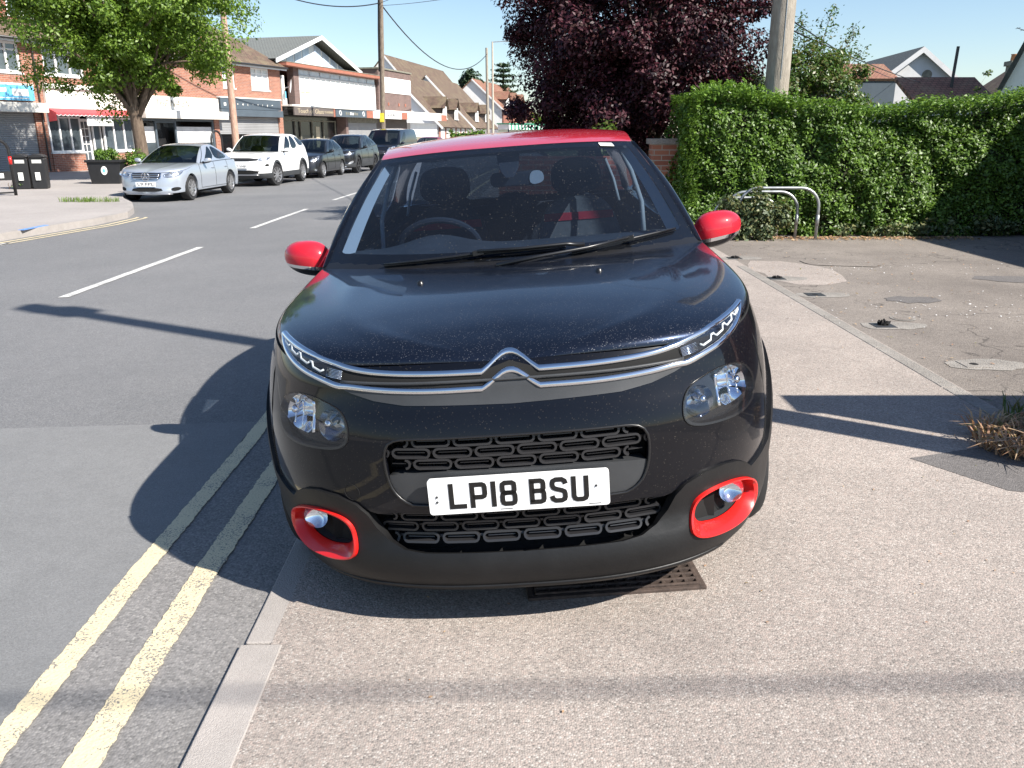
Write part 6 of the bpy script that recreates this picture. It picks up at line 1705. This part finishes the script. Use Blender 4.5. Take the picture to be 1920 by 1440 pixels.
def wood(name, root, base, top, r0, r1, clumps, mat, rs, nbr=26, split=.35):
    b = MB(); base, top = np.array(base, float), np.array(top, float)
    path = [base + (top - base) * t + np.array([math.sin(t * 5), math.cos(t * 4) - 1, 0]) * .06 * t for t in np.linspace(0, 1, 9)]
    rr = [r0 * 1.35] + [r0 + (r1 - r0) * t for t in np.linspace(.12, 1, 8)]
    b.tube([tuple(p) for p in path], rr, 10)
    tr = b.build('trunk', mat, root, smooth=True)
    idx = rs.choice(len(clumps), min(nbr, len(clumps)), replace=False); l = MB()
    for i in idx:
        t0 = rs.uniform(split, 1); s = base + (top - base) * t0; e = clumps[i]; m = (s + e) / 2 + np.array([0, 0, .10 * np.linalg.norm(e - s)]) + rs.normal(size=3) * .08
        r_ = (r0 + (r1 - r0) * t0) * .5
        l.tube([tuple(s), tuple(s * .6 + m * .4 + rs.normal(size=3) * .03), tuple(m), tuple(m * .4 + e * .6 + rs.normal(size=3) * .05), tuple(e)], [r_, r_ * .8, r_ * .55, r_ * .35, r_ * .15], 6)
    l.build('limbs', mat, root, smooth=True)
G = {}
G['lime'] = mat_leaf('bright green leaves', [(.06, .11, .014), (.12, .21, .025), (.18, .30, .04), (.25, .36, .06)], rough=.45, transl=.48)
G['purple'] = mat_leaf('purple plum leaves', [(.012, .005, .008), (.028, .007, .012), (.050, .012, .020), (.085, .022, .032), (.035, .018, .014)], rough=.5, transl=.12, flower=(1.0, .25, .35), spec=.3)
G['privet'] = mat_leaf('glossy hedge leaves', [(.045, .09, .013), (.08, .155, .02), (.125, .23, .032), (.20, .33, .05)], rough=.46, transl=.36, spec=.5)
G['privet_new'] = mat_leaf('young hedge shoots', [(.10, .20, .03), (.17, .30, .05), (.22, .36, .07)], rough=.4, transl=.45)
G['grey_green'] = mat_leaf('dull grey green leaves', [(.05, .08, .035), (.09, .13, .06), (.16, .20, .09), (.22, .20, .08)], rough=.5, transl=.3)
G['dark_con'] = mat_leaf('dark conifer needles', [(.012, .03, .012), (.025, .055, .02), (.04, .08, .03)], rough=.6, transl=.15)
G['lilac'] = mat_leaf('shrub leaves with rusty tips', [(.045, .095, .02), (.075, .15, .028), (.11, .20, .04), (.16, .14, .05), (.07, .13, .03)], rough=.4, transl=.35)
G['grass'] = mat_leaf('grass blades', [(.08, .16, .02), (.15, .25, .04), (.22, .28, .06)], rough=.5, transl=.4)
G['straw'] = mat_leaf('dry straw', [(.48, .30, .18), (.58, .42, .26), (.40, .20, .13), (.20, .22, .08)], rough=.7, transl=.3)
G['bark'] = mat_bark('brown bark', (.05, .032, .022), (.20, .15, .11))
G['bark_dk'] = mat_bark('dark bark', (.02, .015, .012), (.06, .045, .035))
G['dark_core'] = mat_plain('dark hedge core', (.03, .035, .015), rough=.95, var=.5, scale=12)

# street tree
rs = np.random.RandomState(11)
T0 = (-13.0, 30.0)
r = empty('street_tree', (T0[0], T0[1], -.12), 0, 'bright green leafy street tree with a forked trunk by the planter', 'tree')
P1, O1, c1 = crown_points(rs, (.05, 0, 6.1), np.array([3.65, 3.4, 3.35]), 280, 380, .66, .22)
P2, O2, c2 = crown_points(rs, (.3, 0, 4.15), np.array([2.5, 2.3, 1.2]), 40, 300, .45, .4)
wood('trunk', r, (0, 0, -.1), (-.1, 0, 3.9), .25, .15, np.vstack([c1, c2]), G['bark'], rs, 44, .5)
leaf_mesh('crown', np.vstack([P1, P2]), .064, G['lime'], r, rs, .4, np.vstack([O1, O2]))
b = MB(); rs2 = random.Random(3)
for i in range(70):
    a = rs2.uniform(0, 6.28); h = rs2.uniform(.1, .5); b.tube([(math.cos(a) * .35, math.sin(a) * .35, 0), (math.cos(a) * (.45 + h * .3), math.sin(a) * (.45 + h * .3), h)], [.006, .003], 4)
# purple plum tree
rs = np.random.RandomState(5)
r = empty('purple_tree', (2.35, 15.4, .06), 0, 'dense dark purple plum tree behind the red car roof', 'tree')
keep = lambda q: q[2] > 1.0 + .28 * abs(q[0] + .1)
P1, O1, c1 = crown_points(rs, (-.05, .2, 3.25), np.array([2.3, 2.1, 2.15]), 340, 420, .38, .45, keep)
P2, O2, c2 = crown_points(rs, (-.85, -.2, 1.95), np.array([1.5, 1.2, .95]), 90, 300, .30, .3, lambda q: q[2] > 1.05)
wood('trunk', r, (.15, 0, -.1), (.1, .1, 2.2), .16, .10, c1, G['bark_dk'], rs, 40, .4)
leaf_mesh('crown', np.vstack([P1, P2]), .037, G['purple'], r, rs, .3, np.vstack([O1, O2]))
# hedge
rs = np.random.RandomState(8)
r = empty('hedge', (2.45, 11.85, Z2), 0, 'tall glossy green privet hedge along the back of the yard', 'hedge')
LH = 8.2
def hedge_h(x): return 1.76 + .04 * np.sin(x * 1.3 + 1) + .03 * np.sin(x * 4.1) + .16 * np.clip((x - 3) / 2.5, 0, 1) + .14 * np.exp(-((x - .75) / .6) ** 2)
def vnoise(x, z, cell, seed):
    g = np.random.RandomState(seed).rand(140, 140); x = np.asarray(x, float) / cell + 7; z = np.asarray(z, float) / cell + 7
    i, j = np.floor(x).astype(int), np.floor(z).astype(int); fx, fz = x - i, z - j; fx = fx * fx * (3 - 2 * fx); fz = fz * fz * (3 - 2 * fz); i, j = i % 139, j % 139
    return (g[i, j] * (1 - fx) + g[i + 1, j] * fx) * (1 - fz) + (g[i, j + 1] * (1 - fx) + g[i + 1, j + 1] * fx) * fz - .5
def bumpf(x, z): return .22 * vnoise(x, z, .75, 1) + .16 * vnoise(x, z, .30, 2) + .10 * vnoise(x, z, .13, 3) + .02
n = 88000; x = rs.uniform(-.05, LH, n); h = hedge_h(x); z = rs.rand(n) ** .85 * h
dep = np.abs(rs.normal(0, .075, n)); y = bumpf(x, z) + dep + .10 * (z / 1.9) + np.clip((z - h + .25) / .25, 0, 1) * rs.rand(n) * .35 + .05
dens = vnoise(x, z, .22, 5) + .6 * vnoise(x, z, .10, 6); k = rs.rand(n) < np.clip(.80 + 1.1 * dens, .15, 1)
Pf = np.stack([x, y, z], 1)[k]; Of = np.tile([0, -1., .25], (len(Pf), 1))
n = 13000; x = rs.uniform(0, LH, n); yy = rs.uniform(.1, 1.1, n); zt = hedge_h(x) + rs.normal(0, .05, n) + .04 * np.sin(yy * 7)
Pt = np.stack([x, yy, zt], 1); Ot = np.tile([0, -.1, 1.], (n, 1))
n = 9000; zz = rs.rand(n) * 1.95; yy = rs.uniform(.05, 1.1, n); Ps = np.stack([-.05 + bumpf(yy * 2, zz) + np.abs(rs.normal(0, .07, n)), yy, zz], 1); Os = np.tile([-1., 0, .2], (n, 1))
leaf_mesh('foliage', np.vstack([Pf, Pt, Ps]), .028, G['privet'], r, rs, .3, np.vstack([Of, Ot, Os]))
# fresh shoots sticking out of the top
sh_ = []
for i in range(760):
    x = rs.uniform(.05, LH) if i > 230 else rs.uniform(.1, 1.5); h = float(hedge_h(np.array(x))); L_ = rs.uniform(.04, .16) if i > 230 else rs.uniform(.08, .26)
    y0 = rs.uniform(.15, 1.0); lean = rs.normal(0, .12, 2)
    for t in np.linspace(0, 1, int(6 + L_ * 40)): sh_.append((x + lean[0] * t * L_ + rs.normal(0, .012), y0 + lean[1] * t * L_ + rs.normal(0, .012), h - .05 + L_ * t))
leaf_mesh('young_shoots', np.array(sh_), .028, G['privet_new'], r, rs, .2)
b = MB(); xs = np.linspace(.12, LH - .1, 40)
vs = []
for x in xs:
    h = float(hedge_h(np.array(x))) - .14
    for (y_, z_) in ((.32, 0.0), (.34, h * .5), (.38, h), (.95, h), (1.0, 0)): vs.append((x, y_ + .8 * float(bumpf(np.array(x), np.array(z_))) * (y_ < .5), z_))
fs = [(i*5 + j, i*5 + j + 1, (i+1)*5 + j + 1, (i+1)*5 + j) for i in range(39) for j in range(4)] + [(0, 1, 2, 3, 4), tuple(39*5 + j for j in range(5))[::-1]]
b.add(vs, fs); b.build('hedge_core', G['dark_core'], r)  # solid dark core added inside the foliage to block light
# ivy tangle at the foot of the hedge
r = empty('ivy', (3.0, 11.65, Z2), 0, 'grey green ivy scrambling through the bicycle hoops', 'plant')
P1, O1, c1 = crown_points(rs, (.36, -.17, .36), np.array([.44, .06, .36]), 80, 80, .12, .1)
P2, O2, c2 = crown_points(rs, (2.9, .2, .12), np.array([2.2, .10, .12]), 50, 40, .12, .2)
leaf_mesh('leaves', np.vstack([P1, P2]), .03, G['grey_green'], r, rs, .3, np.vstack([O1, O2]))
o = leaf_mesh('fallen_leaves', np.stack([rs.uniform(2.7, 6.5, 900), 11.75 - np.abs(rs.normal(0, .16, 900)), Z2 + .006 + rs.rand(900) * .012], 1), .026, G['straw'], None, rs, 3.0)
tag(o, kind='stuff', label='dry fallen leaves scattered along the foot of the hedge', cat='leaves')
o = leaf_mesh('leaf_litter', np.stack([rs.uniform(2.62, 8, 420), rs.uniform(4.2, 11.3, 420), np.full(420, Z2 + .008)], 1), .013, G['straw'], None, rs, 6.0)
tag(o, kind='stuff', label='tiny leaf litter spread over the yard tarmac', cat='leaves')
n = 300; cx_ = rs.choice(4, n); cen = np.array([(3.8, 6.6), (4.9, 7.2), (4.4, 9.0), (5.2, 5.6)])[cx_] + rs.normal(0, .7, (n, 2)) * [1, .4]
o = leaf_mesh('white_petals', np.column_stack([cen, np.full(n, Z2 + .008)]), .011, B['white'], None, rs, 8.0); tag(o, kind='stuff', label='small pale petals and chips scattered on the yard', cat='litter')
n = 260; o = leaf_mesh('grit', np.column_stack([rs.uniform(-.6, 2.4, n), rs.uniform(1.6, 9, n), znear(rs.uniform(0, 0, n)) * 0 + .0]), .006, G['straw'], None, rs, 8.0)
co = np.zeros(len(o.data.vertices) * 3, np.float32); o.data.vertices.foreach_get('co', co); co = co.reshape(-1, 3); co[:, 2] += znear(co[:, 0]) + .004; o.data.vertices.foreach_set('co', co.ravel())
tag(o, kind='stuff', label='scattered grit and dry bits on the footway', cat='grit')
# tree and shrubs behind the pole
def tree(name, x, y, z, c, rad, ncl, per, cr, leaf, size, base_r, label, cat='tree', trunk_h=None, grp=None, seed=1, shell=.4, bark='bark', nbr=20, keep=None):
    rs = np.random.RandomState(seed); r = empty(name, (x, y, z), 0, label, cat, grp)
    P, O, cc = crown_points(rs, c, np.array(rad), ncl, per, cr, shell, keep)
    wood('trunk', r, (0, 0, -.1), (c[0] * .6, c[1] * .6, trunk_h or c[2]), base_r, base_r * .5, cc, G[bark], rs, nbr, .3)
    leaf_mesh('crown', P, size, G[leaf], r, rs, .3, O); return r
tree('shrub_tree', 5.05, 14.6, .06, (0, 0, 2.1), (.85, .7, .80), 90, 190, .24, 'lilac', .030, .06, 'tall airy shrub with rusty tips right of the thick wooden pole', seed=2, nbr=30)
rs = np.random.RandomState(21); r = empty('elder_bush', (4.95, 14.9, .06), 0, 'feathery arching branches rising above the shrub right of the pole', 'shrub')
b = MB(); Pl = []
for (ex, ez) in ((-.35, 3.1), (-.05, 3.25), (.35, 3.35), (.75, 3.05), (1.0, 2.75), (.15, 2.8), (-.3, 2.7), (.6, 2.7)):
    s = np.array([.1, 0, .8]); e = np.array([ex, rs.uniform(-.2, .2), ez]); m = (s + e) / 2 + np.array([-.12 * np.sign(ex), 0, .25])
    pts = [(1-t)**2 * s + 2*t*(1-t) * m + t*t * e for t in np.linspace(0, 1, 12)]; b.tube([tuple(p) for p in pts], [.02 - .0015 * i for i in range(12)], 5)
    for i, p in enumerate(pts[4:]): Pl.append(p + rs.normal(0, .055 + .014 * (8 - i), (60, 3)))
b.build('branches', G['bark'], r, smooth=True); leaf_mesh('crown', np.vstack(Pl), .028, G['lilac'], r, rs, .3)
tree('shrub_tree', 4.05, 15.6, .06, (0, 0, 1.9), (.55, .5, .75), 44, 200, .25, 'lilac', .028, .05, 'small bushy tree between the purple tree and the thick wooden pole', seed=4)
tree('garden_bush', 8.0, 15.5, .06, (0, 0, 1.35), (2.6, .7, .75), 60, 90, .3, 'lilac', .045, .05, 'low light green bushes just behind the hedge top', cat='shrub', seed=6)
tree('sapling', 7.65, 14.2, .06, (0, 0, 1.9), (.10, .10, .55), 9, 30, .08, 'lilac', .03, .015, 'thin sapling in front of the white house end', cat='shrub', seed=9, nbr=5)
tree('garden_shrub', 1.55, 13.4, .04, (0, 0, .95), (.45, .3, .65), 30, 110, .18, 'lilac', .035, .04, 'shaded green bush beside the brick gate pier under the purple tree', cat='shrub', seed=14)
tree('conifer', -6.2, 128, -.2, (0, 0, 8.7), (1.7, 1.6, 1.7), 34, 60, .7, 'dark_con', .26, .3, 'dark rounded conifer behind the long brown roof', seed=7, bark='bark_dk')
rs = np.random.RandomState(31); r = empty('cedar_tree', (-1.4, 140, -.2), 0, 'tall dark cedar with flat layered branches behind the street lamp', 'tree')
b = MB(); b.tube([(0, 0, 0), (0, 0, 12.5)], [.45, .08], 8); b.build('trunk', G['bark_dk'], r); Pl = []
for k in range(11):
    z_ = 4 + k * .8; L_ = (4.6 - k * .36)
    for a in np.linspace(0, 6.28, 7)[:-1] + k: 
        t = rs.rand(50, 1); Pl.append(np.hstack([np.cos(a) * t * L_, np.sin(a) * t * L_, z_ + .25 * t * L_ * .3]) + rs.normal(0, 1, (50, 3)) * [.35, .35, .12])
leaf_mesh('crown', np.vstack(Pl), .22, G['dark_con'], r, rs, .6)
tree('distant_tree', 5.5, 118, -.2, (0, 0, 2.2), (3.5, 3, 2.0), 30, 60, .9, 'lime', .3, .2, 'small light green tree beside the low pale building', seed=16)
tree('low_hedge', -6.2, 83.0, -.2, (2.5, 1, 1.1), (3.4, .8, .55), 34, 60, .5, 'privet', .16, .05, 'low clipped green hedge in front of the dormer cottages', cat='hedge', seed=17)
# ================================================================ street furniture
wood_m = mat_bark('weathered pole wood', (.10, .075, .055), (.27, .22, .17))
wood_g = mat_bark('grey weathered pole wood', (.22, .19, .155), (.40, .36, .30))
steel = mat_plain('galvanised steel', (.36, .38, .39), rough=.42, metal=.7, var=.25, scale=14)
blackm = mat_plain('black painted metal', (.014, .014, .015), rough=.45, var=.2)
def pole(name, x, y, z0, h, r0, r1, mat, label, cat='telegraph pole', grp=None, lean=(0, 0)):
    r = empty(name, (x, y, z0), 0, label, cat, grp)
    b = MB(); b.tube([(lean[0] * t, lean[1] * t, h * t) for t in np.linspace(-.04, 1, 12)], [r0 + (r1 - r0) * max(t, 0) for t in np.linspace(-.04, 1, 12)], 14)
    b.build('shaft', mat, r, smooth=True, autos=50); return r
# thick pole behind the hedge
r = pole('telegraph_pole', 3.97, 13.1, .05, 8.2, .185, .150, wood_g, 'thick pale wooden pole rising behind the hedge', lean=(.02, 0))
b = MB(); b.tube([(0, -.172, 2.2), (.002, -.168, 5)], .006, 5); b.build('earth_wire', steel, r)
# pole by the parked van
r = pole('telegraph_pole', -7.55, 50.0, -.15, 8.75, .155, .12, wood_m, 'dark wooden telegraph pole with yellow notice standing behind the van', lean=(.25, 0))
b = MB(); b.tube([(.12 - .14, -.02, 5.0), (.2 - .15, -.02, 7.2), (.24 - .13, 0, 8.9)], [.05, .06, .04], 6); b.box(.10, .16, -.05, .05, 8.7, 9.0); b.build('cable_riser', blackm, r)
b = MB(); b.box(-.08, .17, -.17, -.15, 2.25, 2.75); b.build('notice', mat_plain('yellow notice', (.65, .55, .05), rough=.5, var=.2), r)
# pole left of the white off-road car
r = pole('telegraph_pole', -13.05, 40.5, -.12, 8.9, .165, .13, mat_bark('reddish pole wood', (.30, .17, .12), (.52, .36, .28)), 'reddish brown wooden pole between street tree and white off-road car', lean=(-.05, 0))
pole('telegraph_pole', -2.55, 92, -.2, 10.2, .17, .13, wood_g, 'thin distant wooden pole left of the street lamp', lean=(-.1, 0))
r = pole('street_lamp', -1.95, 88, -.2, 10.4, .14, .08, mat_plain('concrete lamp column', (.45, .40, .33), rough=.8), 'distant street lamp with short arm at the edge of the purple tree', 'street lamp')
b = MB(); b.beam((0, 0, 10.35), (1.5, 0, 10.45), .08, .08); b.box(1.2, 2.0, -.12, .12, 10.38, 10.52); b.build('lamp_head', steel, r)
r = pole('sign_post', 2.0, 110, -.2, 5.6, .08, .06, blackm, 'thin dark post against the brick houses', 'post')
# pole off the right edge whose shadow crosses the road
r = pole('telegraph_pole', 3.42, 2.755, Z2 - .1, 8.6, .125, .10, wood_m, 'wooden telegraph pole at the pavement edge beside the garden wall')
b = MB(); b.box(-.30, .30, -.05, .05, 8.0, 8.10); b.tube([(-.16, 0, 7.7), (-.20, 0, 8.4)], .09, 8); b.box(-.12, .22, -.12, .10, 7.9, 8.3); b.build('crossarm', wood_m, r)
# overhead cables
def cable(a, c, sag, r_, label, n=24, grp='overhead cables'):
    b = MB(); a, c = np.array(a, float), np.array(c, float); P = [a + (c - a) * t - np.array([0, 0, 4 * sag * t * (1 - t)]) for t in np.linspace(0, 1, n)]
    o = P[0]; b.tube([tuple(p - o) for p in P], r_, 6); q = b.build('overhead_cable', blackm, None, smooth=True); q.location = tuple(o); return tag(q, label, 'cable', grp)
top2 = (-7.3, 50, 8.45)
cable((-13.1, 40.5, 8.6), top2, .75, .030, 'sagging black cable from the reddish pole to the pole behind the van')
cable(top2, (3.97, 13.1, 7.2), .5, .014, 'upper thin cable from the van pole towards the purple tree')
cable((-7.3, 50, 8.3), (6.0, 20, 6.0), .35, .012, 'lower thin cable from the van pole into the purple tree')
cable((-7.3, 50, 8.35), (-2.6, 92, 9.4), 2.35, .036, 'heavy cable dropping from the van pole to the distant pole')
cable((3.97, 13.1, 3.15), (19.5, 44, 4.05), .15, .012, 'thin service wire from the thick pole to the rendered bungalow')
cable((3.97, 13.1, 3.0), (22.5, 44, 3.6), .2, .012, 'lower service wire passing in front of the rendered gable')
cable((1.0, 24, 4.9), (3.97, 13.1, 3.25), .1, .010, 'short wire between the purple tree and the thick pole')
cable((-14, -2.20, 6.9), (18, -2.20, 6.9), .15, .013, 'thick cable crossing high above the road behind the viewer', 16)
# bicycle hoops by the hedge
def hoop(x0, x1, y, h, label):
    r = empty('bicycle_hoop', ((x0 + x1) / 2, y, Z2), 0, label, 'bicycle hoop', 'steel bicycle hoops by the hedge'); w = (x1 - x0) / 2; rr = .26
    p = [(-w, 0, -.05), (-w, 0, h - rr)] + [(-w + rr - rr * math.cos(t), 0, h - rr + rr * math.sin(t)) for t in np.linspace(.2, np.pi / 2, 7)] + [(w - rr + rr * math.sin(t), 0, h - rr + rr * math.cos(t)) for t in np.linspace(0, np.pi / 2 - .2, 7)] + [(w, 0, h - rr), (w, 0, -.05)]
    b = MB(); b.tube(p, .021, 10); b.build('hoop', steel, r, smooth=True)
    for s in (-1, 1):
        b = MB(); b.tube([(s * w, 0, .19), (s * w, 0, .34)], .026, 10); b.build('sleeve', steel, r, smooth=True)
hoop(3.12, 4.22, 11.52, .70, 'nearest galvanised hoop of the three by the hedge')
hoop(2.98, 3.98, 11.66, .64, 'middle galvanised hoop of the three by the hedge')
hoop(2.85, 3.75, 11.78, .55, 'lowest galvanised hoop, half lost in the ivy')
# left: bicycle stand with reflective band
r = empty('bicycle_stand', (-13.42, 22.25, -.105), R_(55), 'black bicycle stand with a red band at the far left edge', 'bicycle stand')
b = MB(); b.tube([(-.28, 0, 0), (-.28, 0, 1.15)] + [(-.0 - .28 * math.cos(t), 0, 1.15 + .28 * math.sin(t)) for t in np.linspace(.2, np.pi - .2, 9)] + [(.28, 0, 1.15), (.28, 0, 0)], .04, 10); b.build('frame', blackm, r, smooth=True)
b = MB(); b.tube([(.28, 0, .80), (.28, 0, 1.0)], .043, 10); b.build('red_band', M['red_plastic'], r, smooth=True)
b = MB(); b.box(-.28, .28, -.012, .012, .40, .62); b.box(-.28, .28, -.02, .02, .06, .10); b.build('panel', blackm, r)
b = MB(); b.box(-.05, .05, -.016, -.013, .46, .58); b.build('notice', M['disc_white'], r)
r = empty('bicycle_stand', (-14.9, 43.2, -.105), R_(70), 'dark bicycle stand arching above the silver saloon roof', 'bicycle stand')
b = MB(); b.tube([(-.4, 0, 0), (-.4, 0, 1.25)] + [(-.4 * math.cos(t), 0, 1.25 + .45 * math.sin(t)) for t in np.linspace(.2, np.pi - .2, 11)] + [(.4, 0, 1.25), (.4, 0, 0)], .05, 10); b.build('hoop', blackm, r, smooth=True)
# twin litter bin
def bin_(x, y, lab):
    r = empty('litter_bin', (x, y, -.105), R_(18), lab, 'litter bin', 'pair of black litter bins outside the shutters'); r.scale = (.64, .8, .86)
    b = MB(); b.prism([(-.29, 0), (-.31, .12), (-.33, .98), (-.29, 1.06), (.29, 1.06), (.33, .98), (.31, .12), (.29, 0)], -.28, .28, lambda a, z, d: (a, d, z)); b.build('body', blackm, r, bevel=.03)
    b = MB(); b.prism(smooth_poly([(-.36, 1.04), (-.34, 1.12), (.0, 1.18), (.34, 1.12), (.36, 1.04)], 1), -.32, .32, lambda a, z, d: (a, d, z)); b.build('lid', blackm, r, bevel=.02)
    b = MB(); b.box(-.20, .20, -.295, -.283, .86, .98); b.build('opening', mat_plain('pale bin opening', (.45, .45, .43), rough=.5), r, bevel=.004)
    b = MB(); b.box(-.12, .08, -.34, -.31, .30, .56); b.build('notice', M['disc_white'], r)
bin_(-14.52, 25.15, 'black litter bin on the left of the pair outside the roller shutter')
bin_(-14.10, 25.30, 'black litter bin on the right of the pair, nearer the planter')
# planter
r = empty('planter', (-13.35, 28.0, -.105), R_(8), 'large black planter box with a round pale badge and green shrubs', 'planter'); r.scale = (.70, .8, 1)
b = MB(); b.prism([(-.62, 0), (-.74, .68), (.74, .68), (.62, 0)], -.45, .45, lambda a, z, d: (a, d, z)); b.box(-.80, .80, -.52, .52, .68, .76); b.build('box', blackm, r, bevel=.012)
b = MB(); b.lathe([(.0, .02), (.13, .02), (.14, 0)], 20, Matrix.Translation((0, -.452, .42)) @ Matrix.Rotation(R_(90), 4, 'X')); b.build('badge', M['disc_white'], r)
b = MB(); b.lathe([(.0, .022), (.06, .022)], 12, Matrix.Translation((0, -.455, .42)) @ Matrix.Rotation(R_(90), 4, 'X')); b.build('badge_centre', B['bluesign'], r)
rs = np.random.RandomState(41); P1, O1, c1 = crown_points(rs, (0, 0, .92), np.array([.62, .38, .22]), 24, 70, .18, .2); leaf_mesh('shrubs', P1, .05, G['privet'], r, rs, .3, O1)
tree('low_shrub', -12.75, 28.6, -.1, (0, 0, .55), (.55, .4, .48), 34, 90, .22, 'privet', .045, .03, 'dark green shrub filling the gap between planter and tree trunk', cat='shrub', seed=44)
tree('low_shrub', -10.75, 24.8, -.1, (0, 0, .35), (.22, .2, .34), 10, 60, .14, 'grey_green', .035, .02, 'yellowish weed at the nose of the silver saloon', cat='plant', seed=45)
tree('low_shrub', -15.0, 25.0, -.1, (.35, 0, .18), (.16, .12, .16), 6, 40, .1, 'privet', .03, .015, 'weed growing at the foot of the litter bins', cat='plant', seed=46, nbr=4)
# grass tufts
def blades(name, x, y, z, rx, ry, n, h, leaf, label, cat, kind=None, seed=1, lay=.5):
    rs = np.random.RandomState(seed); V = []; F_ = []
    for i in range(n):
        a = rs.uniform(0, 6.28); q = rs.rand() ** .5; bx_, by_ = rx * q * math.cos(a), ry * q * math.sin(a); L_ = h * rs.uniform(.5, 1.2); t = rs.uniform(0, 6.28); ln = lay * rs.uniform(.3, 1.3)
        dx, dy = math.cos(t) * ln * L_, math.sin(t) * ln * L_; w = .0035 + .002 * rs.rand(); sx, sy = -math.sin(t) * w, math.cos(t) * w; k = len(V)
        V += [(bx_ - sx, by_ - sy, 0), (bx_ + sx, by_ + sy, 0), (bx_ + dx * .45 + sx, by_ + dy * .45 + sy, L_ * .62), (bx_ + dx * .45 - sx, by_ + dy * .45 - sy, L_ * .62), (bx_ + dx, by_ + dy, L_ * (1 - .3 * ln))]
        F_ += [(k, k + 1, k + 2, k + 3), (k + 3, k + 2, k + 4)]
    b = MB(); b.add(V, F_); o = b.build(name, G[leaf], None); o.location = (x, y, z); return tag(o, label, cat, None, kind)
blades('grass_tuft', -10.2, 20.3, -.1, .75, .22, 420, .13, 'grass', 'patch of bright grass growing through the far pavement', 'grass', 'stuff', 3)
blades('dry_weeds', 2.40, 3.62, Z2, .20, .24, 420, .13, 'straw', 'clump of dry reddish weeds at the right edge of the pavement', 'weeds', None, 4, 1.5)
blades('dark_weeds', 2.62, 3.85, Z2, .16, .18, 160, .17, 'lilac', 'darker green weeds standing in the shade behind the dry clump', 'weeds', None, 5, .9)
# leaves and grass at kerb joint
o = leaf_mesh('kerb_debris', np.column_stack([-.845 - np.abs(np.random.RandomState(2).normal(0, .025, 160)), np.random.RandomState(3).uniform(1.6, 4, 160), np.full(160, -.048)]), .008, G['straw'], None, np.random.RandomState(1), 6); tag(o, kind='stuff', label='fine debris gathered along the kerb', cat='debris')
